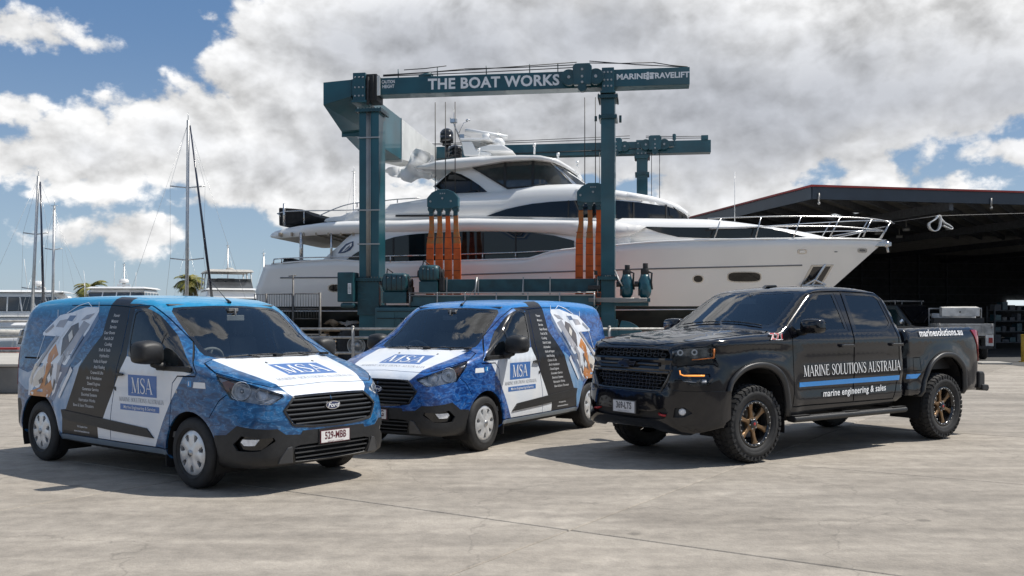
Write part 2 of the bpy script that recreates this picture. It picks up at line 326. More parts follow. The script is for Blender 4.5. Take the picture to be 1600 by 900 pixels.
class Shell:
    """Half of a symmetric curved body: an implicit surface G = 0 cut into panels along outlines drawn on it."""
    def __init__(s, G, xa, xb, z0, Rr=.8, h=.055, tmax=3.2):
        s.G, s.xa, s.xb, s.z0, s.R, s.h, s.tmax = G, xa, xb, z0, Rr, h, tmax
        s.parts = []; s.zones = []
    def rays(s, u, th):
        phi = np.where(u > s.xb, (u - s.xb) / s.R, np.where(u < s.xa, (u - s.xa) / s.R, 0.)); bx = np.clip(u, s.xa, s.xb)
        c = np.cos(phi); return bx, np.sin(phi), c * np.cos(th), c * np.sin(th)
    def bis(s, o, d, t1):
        n = o.shape[0]; lo = np.zeros(n); hi = np.full(n, float(t1)); ev = lambda t: s.G(*(o + d * t[:, None]).T)
        gl = ev(lo); gh = ev(hi); side = np.zeros(n)
        for k in range(9):      # Illinois false position
            m = (lo + hi) / 2 if k == 0 else (lo*gh - hi*gl) / np.where(np.abs(gh - gl) < 1e-12, 1e-12, gh - gl)
            m = np.clip(m, lo, hi); g = ev(m); ins = g < 0
            gh = np.where(ins & (side == 1), gh*.5, gh); gl = np.where(~ins & (side == -1), gl*.5, gl)
            lo = np.where(ins, m, lo); gl = np.where(ins, g, gl); hi = np.where(ins, hi, m); gh = np.where(ins, gh, g); side = np.where(ins, 1, -1)
        r = (lo*gh - hi*gl) / np.where(np.abs(gh - gl) < 1e-12, 1e-12, gh - gl); r = np.where(gl > 0, 0, np.clip(r, lo, hi))
        return o + d * r[:, None]
    def surf(s, u, th):
        bx, dx, dy, dz = s.rays(u, th); n = len(u)
        return s.bis(np.stack([bx, np.zeros(n), np.full(n, s.z0)], 1), np.stack([dx, dy, dz], 1), s.tmax)
    def normal(s, P):
        e = 2e-3; g = []
        for k in range(3):
            d = np.zeros(3); d[k] = e; A = P + d; B = P - d
            g.append(s.G(A[:, 0], A[:, 1], A[:, 2]) - s.G(B[:, 0], B[:, 1], B[:, 2]))
        n = np.stack(g, 1); n /= np.maximum(np.linalg.norm(n, axis=1, keepdims=True), 1e-9); return n
    def param(s, P):
        P = np.asarray(P, float); bx = np.clip(P[:, 0], s.xa, s.xb); dx = P[:, 0] - bx; y = np.maximum(P[:, 1], 0); z = P[:, 2] - s.z0
        L = np.sqrt(dx*dx + y*y + z*z); phi = np.arcsin(np.clip(dx / L, -1, 1)); return bx + phi * s.R, np.arctan2(z, y)
    def side(s, pts):       # (x, z) seen from the side -> 3D
        a = np.array(pts, float); n = len(a); o = np.stack([a[:, 0], np.zeros(n), a[:, 1]], 1)
        return s.bis(o, np.tile([0., 1., 0.], (n, 1)), 1.6)
    def front(s, pts):      # (y, z) seen from the front -> 3D
        a = np.array(pts, float); n = len(a); o = np.stack([np.full(n, s.xb), a[:, 0], a[:, 1]], 1)
        return s.bis(o, np.tile([1., 0., 0.], (n, 1)), 1.6)
    def top(s, pts):        # (x, y) seen from above -> 3D
        a = np.array(pts, float); n = len(a); o = np.stack([a[:, 0], a[:, 1], np.full(n, s.z0)], 1)
        return s.bis(o, np.tile([0., 0., 1.], (n, 1)), 1.8)
    def dens(s, P, closed=True, step=.05):
        P = np.asarray(P, float); out = []; n = len(P)
        for i in range(n if closed else n - 1):
            a, b = P[i], P[(i + 1) % n]; k = max(1, int(np.linalg.norm(b - a) / step))
            out += [a + (b - a) * j / k for j in range(k)]
        if not closed: out.append(P[-1])
        return np.array(out)
    def cut(s, name, P, zone=False):
        u, t = s.param(s.dens(P)); (s.zones if zone else s.parts).append((name, np.stack([u, t * s.R], 1)))
    def seam(s, P, w=.008, closed=False):
        P = s.dens(P, closed); u, t = s.param(P); q = np.stack([u, t * s.R], 1)
        d = np.roll(q, -1, 0) - np.roll(q, 1, 0)
        if not closed: d[0] = q[1] - q[0]; d[-1] = q[-1] - q[-2]
        d /= np.maximum(np.linalg.norm(d, axis=1, keepdims=True), 1e-9); nn = np.stack([-d[:, 1], d[:, 0]], 1) * w / 2
        A, B = q + nn, q - nn; n = len(q)
        for i in range(n if closed else n - 1):
            j = (i + 1) % n; s.parts.append(('gap', np.array([A[i], A[j], B[j], B[i]])))
    def solve(s, tlo=-PI/2):
        u0, u1 = s.xa - s.R * PI/2 * .995, s.xb + s.R * PI/2 * .995; V = []; E = []
        def loop(q, closed=True):
            o = len(V); V.extend(q.tolist()); n = len(q)
            E.extend([(o + i, o + (i + 1) % n) for i in range(n if closed else n - 1)])
        nb = int((u1 - u0) / .06); nt = 48; v0, v1 = tlo * s.R, PI/2 * s.R
        box = [(u0 + (u1-u0)*i/nb, v0) for i in range(nb)] + [(u1, v0 + (v1-v0)*i/nt) for i in range(nt)] + [(u1 - (u1-u0)*i/nb, v1) for i in range(nb)] + [(u0, v1 - (v1-v0)*i/nt) for i in range(nt)]
        loop(np.array(box))
        for nm, q in s.parts + s.zones:
            q = q.copy(); q[:, 0] = np.clip(q[:, 0], u0, u1); q[:, 1] = np.clip(q[:, 1], v0, v1); loop(q)
        for i, u in enumerate(np.arange(u0 + .03, u1 - .02, s.h)):
            phi = max(0, (u - s.xb) / s.R, (s.xa - u) / s.R); k = max(4, int((v1 - v0) / s.h * max(.1, cos(phi))))
            for j in range(1, k): V.append([u, v0 + (v1 - v0) * (j + (.5 if i % 2 else 0) * .5) / k])
        Q, T = cdt(V, E); s.Q = Q; T = [t for t in T if len(t) == 3]
        s.P = s.surf(Q[:, 0], Q[:, 1] / s.R); s.P[np.abs(s.P[:, 1]) < 2e-3, 1] = 0; s.N = s.normal(np.where(np.abs(s.P) < 0, s.P, s.P + np.array([0, 1e-4, 0])))
        s.N[s.P[:, 1] == 0, 1] = 0
        T = np.array(T); cen = Q[T].mean(1); lab = np.zeros(len(T), int); zn = np.zeros(len(T), int)
        s.names = ['body'] + sorted({n for n, _ in s.parts}); s.znames = [None] + sorted({n for n, _ in s.zones}, key=str)
        for nm, q in s.parts: lab[inpoly(q, cen[:, 0], cen[:, 1])] = s.names.index(nm)
        for nm, q in s.zones: zn[inpoly(q, cen[:, 0], cen[:, 1])] = s.znames.index(nm)
        p = s.P[T]; ar = np.linalg.norm(np.cross(p[:, 1] - p[:, 0], p[:, 2] - p[:, 0]), axis=1)
        fn = np.cross(p[:, 1] - p[:, 0], p[:, 2] - p[:, 0]); fl = (fn * s.N[T].sum(1)).sum(1) < 0; T[fl] = T[fl][:, ::-1]
        ok = ar > 1e-8; s.T, s.lab, s.zn = T[ok], lab[ok], zn[ok]
        return s
    def get(s, names): return np.isin(s.lab, [s.names.index(n) for n in names if n in s.names])
    def part(s, name, labels, mats, parent, mode='both', out=0., rim=.025, zmats=None, mask=None, zonly=None, **props):
        """mode both: one mesh across the centre line; L / R: that side only; pair: two objects"""
        if mode == 'pair':
            a = s.part(name, labels, mats, parent, 'L', out, rim, zmats, mask, zonly, **props)
            b = s.part(name, labels, mats, parent, 'R', out, rim, zmats, mask, zonly, **props); return a, b
        sel = s.get(labels)
        if zonly is not None: sel &= (s.zn == s.znames.index(zonly))
        if mask is not None: sel &= mask(s.P[s.T].mean(1))
        T = s.T[sel]; zn = s.zn[sel]
        if not len(T): return None
        ids, inv = np.unique(T, return_inverse=True); T = inv.reshape(T.shape); P = s.P[ids] + s.N[ids] * out; Nn = s.N[ids]
        P[s.P[ids][:, 1] == 0, 1] = 0
        vs, fs, mi, nr = [], [], [], []
        if not isinstance(mats, (list, tuple)): mats = [mats]
        zm = {0: 0}
        if zmats:
            mats = list(mats)
            for k, (zname, m) in enumerate(zmats.items()):
                if zname in s.znames: zm[s.znames.index(zname)] = len(mats); mats.append(m)
        cnt = {}
        for t in T:
            for a, b in ((t[0], t[1]), (t[1], t[2]), (t[2], t[0])): cnt[(min(a, b), max(a, b))] = cnt.get((min(a, b), max(a, b)), 0) + 1
        bd = [(a, b) for t in T for a, b in ((t[0], t[1]), (t[1], t[2]), (t[2], t[0])) if cnt[(min(a, b), max(a, b))] == 1]
        for sg in ([1, -1] if mode == 'both' else [1] if mode == 'L' else [-1]):
            o = len(vs); A = P * np.array([1, sg, 1]); B = Nn * np.array([1, sg, 1]); vs += A.tolist()
            for t, z in zip(T, zn):
                t = t if sg == 1 else t[::-1]; fs.append(tuple(int(i) + o for i in t)); mi.append(zm.get(z, 0)); nr += [tuple(B[i]) for i in t]
            if rim:
                for a, b in bd:
                    if mode == 'both' and P[a][1] == 0 and P[b][1] == 0: continue
                    o2 = len(vs); q = [A[a], A[b], A[b] - B[b] * rim, A[a] - B[a] * rim]; vs += [x.tolist() for x in q]
                    f = (o2, o2+3, o2+2, o2+1) if sg == 1 else (o2, o2+1, o2+2, o2+3); fs.append(f); mi.append(0)
                    c = np.cross(q[3] - q[0], q[1] - q[0]) * (1 if sg == 1 else -1); c = c / max(np.linalg.norm(c), 1e-9); nr += [tuple(c)] * 4
        me = bpy.data.meshes.new(name); me.from_pydata(vs, [], fs)
        for m in mats: me.materials.append(m)
        me.polygons.foreach_set('material_index', mi); me.polygons.foreach_set('use_smooth', [True] * len(fs)); me.update()
        me.normals_split_custom_set(nr)
        ob = bpy.data.objects.new(name, me); C.objects.link(ob); ob.parent = parent
        for k, v in props.items(): ob[k] = v
        return ob

def sweep(mb, P, Nn, prof, closed=False, mi=0, smooth=False):
    """sweep the 2D profile (out, across) along P with surface normals Nn"""
    P = np.asarray(P, float); n = len(P); o = len(mb.v); K = len(prof)
    for i in range(n):
        t = (P[(i+1)%n] - P[i-1]) if closed else (P[min(i+1, n-1)] - P[max(i-1, 0)])
        t = t / max(np.linalg.norm(t), 1e-9); nn = Nn[i] - t * np.dot(Nn[i], t); nn = nn / max(np.linalg.norm(nn), 1e-9); b = np.cross(t, nn)
        for (a, c) in prof: mb.v.append(tuple(P[i] + nn * a + b * c))
    for i in range(n if closed else n - 1):
        j = (i + 1) % n
        for k in range(K): mb.f.append((o+i*K+k, o+j*K+k, o+j*K+(k+1)%K, o+i*K+(k+1)%K)); mb.m.append(mi); mb.sm.append(smooth)
    if not closed:
        mb.f.append(tuple(o + k for k in range(K))); mb.m.append(mi); mb.sm.append(False)
        mb.f.append(tuple(o + (n-1)*K + k for k in range(K-1, -1, -1))); mb.m.append(mi); mb.sm.append(False)

# ------------------------------------------------------------------ lettering
_tc = {}
def text2d(txt, size=1., bold=0., shear=0., sx=1., align='CENTER', spacing=1.):
    key = (txt, size, bold, shear, sx, align, spacing)
    if key not in _tc:
        cu = bpy.data.curves.new('txt', 'FONT'); cu.body = txt; cu.size = size; cu.offset = bold; cu.shear = shear
        cu.align_x = align; cu.align_y = 'CENTER'; cu.resolution_u = 3; cu.space_character = spacing
        o = bpy.data.objects.new('txt', cu); me = bpy.data.meshes.new_from_object(o)
        V = [(v.co.x * sx, v.co.y) for v in me.vertices]; Fc = [tuple(p.vertices) for p in me.polygons]
        bpy.data.objects.remove(o); bpy.data.meshes.remove(me); bpy.data.curves.remove(cu); _tc[key] = (V, Fc)
    return _tc[key]
def strip(pts, w):
    """polyline with a width per point -> list of quads (2D)"""
    P = np.array(pts, float); n = len(P); w = w if isinstance(w, (list, tuple, np.ndarray)) else [w] * n; q = []
    for i in range(n):
        t = P[min(i+1, n-1)] - P[max(i-1, 0)]; t /= max(np.linalg.norm(t), 1e-9); m = np.array([-t[1], t[0]]) * w[i] / 2; q.append((P[i] + m, P[i] - m))
    return [[tuple(q[i][0]), tuple(q[i][1]), tuple(q[i+1][1]), tuple(q[i+1][0])] for i in range(n - 1)]
def serif_glyph(ch):
    T, t, sf = .135, .045, .035; q = []; h = 1.0
    bar = lambda x, y, w: q.extend(strip([(x - w/2, y), (x + w/2, y)], sf))
    st = lambda a, b, w: q.extend(strip([a, b], w))
    if ch == 'M': st((.12, .02), (.15, .98), t); st((.13, 1), (.48, .03), T); st((.48, .03), (.82, 1), t); st((.83, .98), (.87, .02), T); bar(.12, .018, .24); bar(.87, .018, .3); bar(.1, .982, .2); bar(.88, .982, .2); w = 1.02
    elif ch == 'A': st((.05, .02), (.38, 1), t); st((.36, .99), (.72, .02), T); st((.17, .34), (.6, .34), t); bar(.06, .018, .22); bar(.72, .018, .28); w = .84
    elif ch == 'R': st((.14, .02), (.14, .98), T); q.extend(strip(spline([(.14, .965), (.38, .965), (.52, .88), (.55, .74), (.5, .58), (.36, .5), (.16, .49)], 4), list(np.interp(np.linspace(0, 6, 25), [0, 1.5, 3, 4.5, 6], [.05, .06, .14, .06, .05])))); st((.32, .5), (.66, .02), T*.95); bar(.14, .018, .26); bar(.68, .018, .16); bar(.07, .982, .14); w = .76
    elif ch == 'I': st((.14, .02), (.14, .98), T); bar(.14, .018, .28); bar(.14, .982, .28); w = .30
    elif ch == 'N': st((.12, .02), (.12, .98), t); st((.1, .98), (.72, .04), T); st((.73, .02), (.73, .98), t); bar(.12, .018, .22); bar(.73, .982, .22); bar(.06, .982, .14); w = .86
    elif ch == 'E': st((.14, .02), (.14, .98), T); st((.14, .975), (.56, .975), .05); st((.14, .51), (.46, .51), .045); st((.14, .025), (.6, .025), .05); st((.56, .99), (.56, .82), .04); st((.6, .01), (.62, .2), .04); st((.46, .6), (.46, .42), .035); w = .68
    elif ch == 'L': st((.14, .02), (.14, .98), T); st((.14, .025), (.56, .025), .05); st((.56, .01), (.59, .22), .04); bar(.14, .982, .28); w = .64
    elif ch == 'T': st((.33, .02), (.33, .98), T); st((.02, .975), (.64, .975), .05); st((.03, .99), (.02, .78), .04); st((.63, .99), (.64, .78), .04); bar(.33, .018, .26); w = .68
    elif ch == 'U': q.extend(strip(spline([(.14, .98), (.14, .35), (.22, .08), (.42, .02), (.62, .1), (.68, .35), (.68, .98)], 4), list(np.interp(np.linspace(0, 6, 25), [0, 1.2, 2.5, 4.2, 5, 6], [.135, .135, .11, .05, .045, .045])))); bar(.14, .982, .28); bar(.68, .982, .22); w = .80
    elif ch == 'O': a = np.linspace(0, 2*PI, 29); q.extend(strip([(.42 + .36*cos(x), .5 + .485*sin(x)) for x in a], [.045 + .1*abs(cos(x))**1.6 for x in a])); w = .86
    elif ch == 'S': P = spline([(.54, .80), (.46, .93), (.3, .975), (.14, .90), (.1, .75), (.2, .6), (.42, .46), (.53, .3), (.5, .12), (.33, .02), (.14, .05), (.06, .2)], 4); q.extend(strip(P, list(np.interp(np.linspace(0, 11, len(P)), [0, 2, 4, 6, 8, 10, 11], [.04, .05, .1, .14, .1, .05, .04])))); st((.54, .97), (.54, .72), .04); st((.06, .03), (.055, .28), .04); w = .62
    else: w = .32
    return q, w
def serif2d(txt, size, sx=1.):
    V = []; Fc = []; x = 0
    for ch in txt:
        q, w = serif_glyph(ch)
        if q:
            vv = []; ff = []
            for quad in q: ff.append(list(range(len(vv), len(vv) + 4))); vv += quad
            Q, T = cdt(vv, [], ff, 1); cc = np.array([Q[list(t)].mean(0) for t in T]); kk = np.zeros(len(T), bool)
            for quad in q: kk |= inpoly(quad, cc[:, 0], cc[:, 1])
            T = [t for t, k_ in zip(T, kk) if k_]; o = len(V); V += [((a + x) * size * sx, b * size) for a, b in Q]; Fc += [tuple(i + o for i in f) for f in T]
        x += w + .05
    W2 = x * size * sx / 2
    return [(a - W2, b - size / 2) for a, b in V], Fc
def place2d(mb, vf, fn, mi=0, flip=False):
    V, Fc = vf; mb.add([fn(a, b) for a, b in V], [f[::-1] if flip else f for f in Fc], mi)
    return mb
def fill2d(poly, step):
    """triangulated polygon with inner points (2D)"""
    P = np.array(poly, float); V = []; E = []; n = len(P)
    for i in range(n):
        a, b = P[i], P[(i+1)%n]; k = max(1, int(np.linalg.norm(b-a)/step)); V += [tuple(a + (b-a)*j/k) for j in range(k)]
    m = len(V); E = [(i, (i+1)%m) for i in range(m)]
    x0, y0 = P.min(0); x1, y1 = P.max(0); gx, gy = np.meshgrid(np.arange(x0+step/2, x1, step), np.arange(y0+step/2, y1, step)); gx = gx.ravel(); gy = gy.ravel()
    k = inpoly(P, gx, gy)
    if k.any():
        kk = np.array([sdf(P, gx[k], gy[k])]).ravel() < -step*.3; V += list(zip(gx[k][kk], gy[k][kk]))
    Q, T = cdt(V, E); c = np.array([Q[list(t)].mean(0) for t in T]); ins = inpoly(P, c[:, 0], c[:, 1])
    return [tuple(q) for q in Q], [t for t, i in zip(T, ins) if i]
# ================================================================== the yard
def at(px, py, D): return ((px - 800) / F * D, D, CH + (YH - py) / F * D)
m_slab = M('worn_concrete', (.35, .314, .268), .86, coords='World', scale=.55, col2=(.255, .226, .190), contrast=(.30, .72), bump=.6, bscale=34, stretch=(1, 1.3, 1))
def concrete_extra(m, strength=1.):
    """fine mottling, stains and hairline cracks on top of the broad variation"""
    nt = m.node_tree; N = nt.nodes; L = nt.links; b = N['Principled BSDF']; src = b.inputs['Base Color'].links[0].from_socket
    g = N.new('ShaderNodeNewGeometry')
    n = N.new('ShaderNodeTexNoise'); n.inputs['Scale'].default_value = 5.5; n.inputs['Detail'].default_value = 10; n.inputs['Roughness'].default_value = .7; L.new(g.outputs['Position'], n.inputs['Vector'])
    r = N.new('ShaderNodeMapRange'); r.inputs[1].default_value = .3; r.inputs[2].default_value = .7; r.inputs[3].default_value = .76; r.inputs[4].default_value = 1.2; L.new(n.outputs['Fac'], r.inputs[0])
    mp = N.new('ShaderNodeMapping'); mp.inputs['Rotation'].default_value = (0, 0, .5); mp.inputs['Scale'].default_value = (.5, 2.4, 1); L.new(g.outputs['Position'], mp.inputs[0])
    n2 = N.new('ShaderNodeTexNoise'); n2.inputs['Scale'].default_value = 1.1; n2.inputs['Detail'].default_value = 6; n2.inputs['Distortion'].default_value = .8; L.new(mp.outputs[0], n2.inputs['Vector'])
    r2 = N.new('ShaderNodeMapRange'); r2.inputs[1].default_value = .35; r2.inputs[2].default_value = .65; r2.inputs[3].default_value = .84; r2.inputs[4].default_value = 1.12; L.new(n2.outputs['Fac'], r2.inputs[0])
    v = N.new('ShaderNodeTexVoronoi'); v.feature = 'DISTANCE_TO_EDGE'; v.inputs['Scale'].default_value = .33
    dn = N.new('ShaderNodeTexNoise'); dn.inputs['Scale'].default_value = 2.2; dn.inputs['Detail'].default_value = 5; L.new(g.outputs['Position'], dn.inputs['Vector'])
    ad = N.new('ShaderNodeMix'); ad.data_type = 'RGBA'; ad.blend_type = 'ADD'; ad.inputs[0].default_value = .55; L.new(g.outputs['Position'], ad.inputs[6]); L.new(dn.outputs['Color'], ad.inputs[7]); L.new(ad.outputs[2], v.inputs['Vector'])
    r3 = N.new('ShaderNodeMapRange'); r3.inputs[1].default_value = 0; r3.inputs[2].default_value = .004; r3.inputs[3].default_value = .76; r3.inputs[4].default_value = 1.0; L.new(v.outputs['Distance'], r3.inputs[0])
    n4 = N.new('ShaderNodeTexNoise'); n4.inputs['Scale'].default_value = 120; n4.inputs['Detail'].default_value = 2; L.new(g.outputs['Position'], n4.inputs['Vector'])
    r4 = N.new('ShaderNodeMapRange'); r4.inputs[1].default_value = .3; r4.inputs[2].default_value = .7; r4.inputs[3].default_value = .86; r4.inputs[4].default_value = 1.12; L.new(n4.outputs['Fac'], r4.inputs[0])
    # small dark oil drips
    v5 = N.new('ShaderNodeTexVoronoi'); v5.inputs['Scale'].default_value = .8; L.new(g.outputs['Position'], v5.inputs['Vector'])
    n6 = N.new('ShaderNodeTexNoise'); n6.inputs['Scale'].default_value = 9; L.new(g.outputs['Position'], n6.inputs['Vector'])
    s6 = N.new('ShaderNodeMath'); s6.operation = 'MULTIPLY_ADD'; s6.inputs[1].default_value = .10; L.new(n6.outputs['Fac'], s6.inputs[0]); L.new(v5.outputs['Distance'], s6.inputs[2])
    r5 = N.new('ShaderNodeMapRange'); r5.inputs[1].default_value = .085; r5.inputs[2].default_value = .11; r5.inputs[3].default_value = .62; r5.inputs[4].default_value = 1; L.new(s6.outputs[0], r5.inputs[0])
    cur = src; 
    prod = None
    for q in (r, r2, r3, r4, r5):
        if prod is None: prod = q.outputs[0]
        else:
            mm = N.new('ShaderNodeMath'); mm.operation = 'MULTIPLY'; L.new(prod, mm.inputs[0]); L.new(q.outputs[0], mm.inputs[1]); prod = mm.outputs[0]
    oi = N.new('ShaderNodeObjectInfo'); ro = N.new('ShaderNodeMapRange'); ro.inputs[3].default_value = .87; ro.inputs[4].default_value = 1.08; L.new(oi.outputs['Random'], ro.inputs[0])
    mm = N.new('ShaderNodeMath'); mm.operation = 'MULTIPLY'; L.new(prod, mm.inputs[0]); L.new(ro.outputs[0], mm.inputs[1])
    sc = N.new('ShaderNodeVectorMath'); sc.operation = 'SCALE'; L.new(cur, sc.inputs[0]); L.new(mm.outputs[0], sc.inputs['Scale']); L.new(sc.outputs[0], b.inputs['Base Color'])
concrete_extra(m_slab)
m_joint = M('joint_filler', (.09, .08, .07), .9, var=.2)
m_water = M('marina_water', (.02, .045, .055), .08, var=.2, scale=.4, bump=.4, bscale=1.2)
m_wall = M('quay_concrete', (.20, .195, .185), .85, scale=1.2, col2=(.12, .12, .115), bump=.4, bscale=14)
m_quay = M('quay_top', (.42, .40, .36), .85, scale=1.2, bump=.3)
m_galv = M('galvanised_pipe', (.42, .41, .39), .5, metal=.35, var=.2, scale=9)
# ground sheet (joint depth) with an L-shaped cut for the marina basin
g = MB(); z = -.02
g.add([(-9.4,-12,z),(140,-12,z),(140,180,z),(-9.4,180,z)], [(0,1,2,3)]); g.add([(-120,-12,z),(-9.4,-12,z),(-9.4,31,z),(-120,31,z)], [(0,1,2,3)])
ground = obj('ground', g, m_joint, kind='structure')
g = MB(); g.add([(-3500,-400,-1.3),(3500,-400,-1.3),(3500,5000,-1.3),(-3500,5000,-1.3)], [(0,1,2,3)]); obj('water', g, m_water, kind='structure')
g = MB(); g.box((-9.6,31,-2.5),(-9.4,180,-.021)); g.box((-120,30.8,-2.5),(-9.4,31,-.021)); obj('quay_wall', g, m_wall, kind='structure')
# concrete slabs, 4.3 m bays turned about 33 degrees to the view
sa = R(33); d1 = Vector((sin(sa), cos(sa))); d2 = Vector((cos(sa), -sin(sa))); s1, s2 = 4.18, 4.42; smesh = None
for i in range(-8, 22):
    for j in range(-14, 16):
        c = d1 * (6.46 + (i + .5) * s1) + d2 * (-3.67 + (j + .5) * s2)
        if c.y < -3 or c.y > 75 or abs(c.x) > 6 + c.y * .62: continue
        if c.x < -13 and c.y > 27: continue
        if c.x < -6.4 and c.y > 28.5: continue
        if smesh is None:
            g = MB(); a, b = s1/2 - .008, s2/2 - .008; k = .008
            g.add([(-b,-a,-.1),(b,-a,-.1),(b,a,-.1),(-b,a,-.1),(-b,-a,-k),(b,-a,-k),(b,a,-k),(-b,a,-k),(-b+k,-a+k,0),(b-k,-a+k,0),(b-k,a-k,0),(-b+k,a-k,0)],
                  [(0,1,5,4),(1,2,6,5),(2,3,7,6),(3,0,4,7),(4,5,9,8),(5,6,10,9),(6,7,11,10),(7,4,8,11),(8,9,10,11)])
            o = obj('concrete_slab', g, m_slab, ground); smesh = o.data
        else: o = bpy.data.objects.new('concrete_slab', smesh); C.objects.link(o); o.parent = ground
        o.location = (c.x, c.y, random.uniform(-.002, .0)); o.rotation_euler = (0, 0, -sa)
g = MB(); g.add([(-120,-12,-.012),(-14,-12,-.012),(-14,31,-.012),(-120,31,-.012)], [(0,1,2,3)]); g.add([(-9.4,60,-.012),(140,60,-.012),(140,180,-.012),(-9.4,180,-.012)], [(0,1,2,3)]); g.add([(30,-12,-.013),(140,-12,-.013),(140,60,-.013),(30,60,-.013)], [(0,1,2,3)]); obj('outer_paving', g, m_slab, ground)
# raised quay ledge on the left with its kerb face
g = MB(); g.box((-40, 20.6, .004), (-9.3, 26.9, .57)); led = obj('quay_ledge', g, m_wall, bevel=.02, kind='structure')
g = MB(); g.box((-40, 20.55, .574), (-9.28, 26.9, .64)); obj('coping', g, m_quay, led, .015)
def pipe_fence(label, x0, x1, y, z0, rails, posts, loc_lab, r=.03):
    t = thing('pipe_fence', label, 'fence', (x0, y, z0))
    for z in rails:
        m = MB(); m.cyl((0,0,z-z0),(x1-x0,0,z-z0), r, 10); obj('rail', m, m_galv, t)
    for x in posts:
        m = MB(); m.cyl((x-x0,0,0),(x-x0,0,rails[-1]-z0+.03), r*1.25, 10); m.sphere((x-x0,0,rails[-1]-z0+.05), r*1.3, 8); m.box((x-x0-.09,-.09,0),(x-x0+.09,.09,.015)); obj('post', m, m_galv, t)
    return t
pipe_fence('grey pipe railing on the raised ledge at the far left edge', -26, -9.5, 26.6, .64, (.70,.1+1.0,1.52), [-14.36, -17, -19.6, -22.2, -25, -11.7, -9.6], '', .035)
pipe_fence('pale pipe railing running behind the vans and pickup', -9.2, 9.0, 27.2, 0, (.62, 1.06, 1.30), [-9.1, -4.49, -.9, 2.75, 6.4], '', .036)
# unseen shed added behind the camera, darkening reflections in black paint and glass
bs = thing('added_shed', 'long grey unseen shed added behind the camera to darken reflections', 'shed', (-10, -55, 0))
m_bs = M('grey_cladding', (.10,.105,.11), .6, var=.15, scale=.6); m_bsd = M('dark_roller_door', (.035,.037,.04), .5, var=.2)
m = MB(); m.box((-60,-18,0),(75,0,8.0)); obj('wall', m, m_bs, bs)
m = MB(); m.box((-61,-18.5,8.01),(76,1.2,8.4)); obj('roof', m, m_bsd, bs)
for k in range(13):
    m = MB(); m.box((-56+k*10,.02,0),(-49+k*10,.1,6.5)); obj('roller_door', m, m_bsd, bs)
# ================================================================== the two vans
V_prof = spline([(.74,.235),(.91,.27),(.965,.36),(.98,.50),(.98,.62),(.965,.72),(.935,.84),(.88,.935),(.78,1.005),(.6,1.075),(.3,1.16),(.08,1.222),(-.03,1.255)], 4).tolist() \
  + spline([(-.10,1.31),(-.45,1.575),(-.72,1.76),(-.90,1.825),(-1.15,1.858),(-1.7,1.883),(-2.4,1.888),(-2.9,1.878),(-3.22,1.86),(-3.39,1.825),(-3.47,1.75)], 4).tolist() \
  + spline([(-3.51,1.6),(-3.56,1.3),(-3.60,1.0),(-3.63,.7),(-3.64,.5),(-3.61,.38),(-3.5,.30),(-3.3,.28)], 4).tolist() + [(-2,.24),(0,.235)]
V_W = sprf([.1,.25,.4,.55,.75,.95,1.15,1.28,1.45,1.65,1.85,2.0], [.90,.935,.962,.975,.988,.990,.975,.950,.905,.855,.80,.755])
_pl = spline([(1.02,0),(1.015,.25),(.99,.45),(.935,.62),(.84,.76),(.69,.86),(.5,.925),(.25,.965),(-.1,.99),(-.6,1.0),(-2,1.0),(-2.9,.995),(-3.35,.965),(-3.52,.93),(-3.61,.86),(-3.65,.7),(-3.66,0)], 5).tolist()
V_plan = _pl + [(x, -y) for x, y in _pl[::-1]]
def G_van(x, y, z):
    ay = np.abs(y); g = np.clip((z-1.2)/.25,0,1)*np.clip((-x+.2)/.3,0,1)*np.clip((x+2)/1.0,0,1)
    a = sdf(V_prof, x+.17*y*y*g, z+(.035+.02*np.clip((-x-1)/2,0,1))*ay**2*np.clip((z-.8)/.4,0,1))
    b = sdf(V_plan, x, ay+.07*np.clip((z-.68)/.25,0,1)*np.clip((x-.3)/.4,0,1))
    # shoulder crease, a shallow scoop along the doors, and the raised wheel-arch lips
    w = V_W(z) + .010*np.exp(-((z-1.10)/.03)**2)*np.clip((-x+.3)/.4,0,1) - .012*np.exp(-((z-.86)/.13)**2)*np.clip((-x-.35)/.3,0,1)*np.clip((x+2.4)/.3,0,1)
    for cx, r0 in ((0, .41), (-2.933, .445)):
        rr = np.sqrt((x-cx)**2 + (z-.343)**2); w = w + .016*np.exp(-((rr-r0-.02)/.035)**2)*(z > .2)
    r = smax(a, b, .10); return smax(r, (ay - w)*.97, .13)
def arc(cx, cz, r, a0, a1, n=26): return [(cx + r*cos(R(a0+(a1-a0)*i/n)), cz + r*sin(R(a0+(a1-a0)*i/n))) for i in range(n+1)]

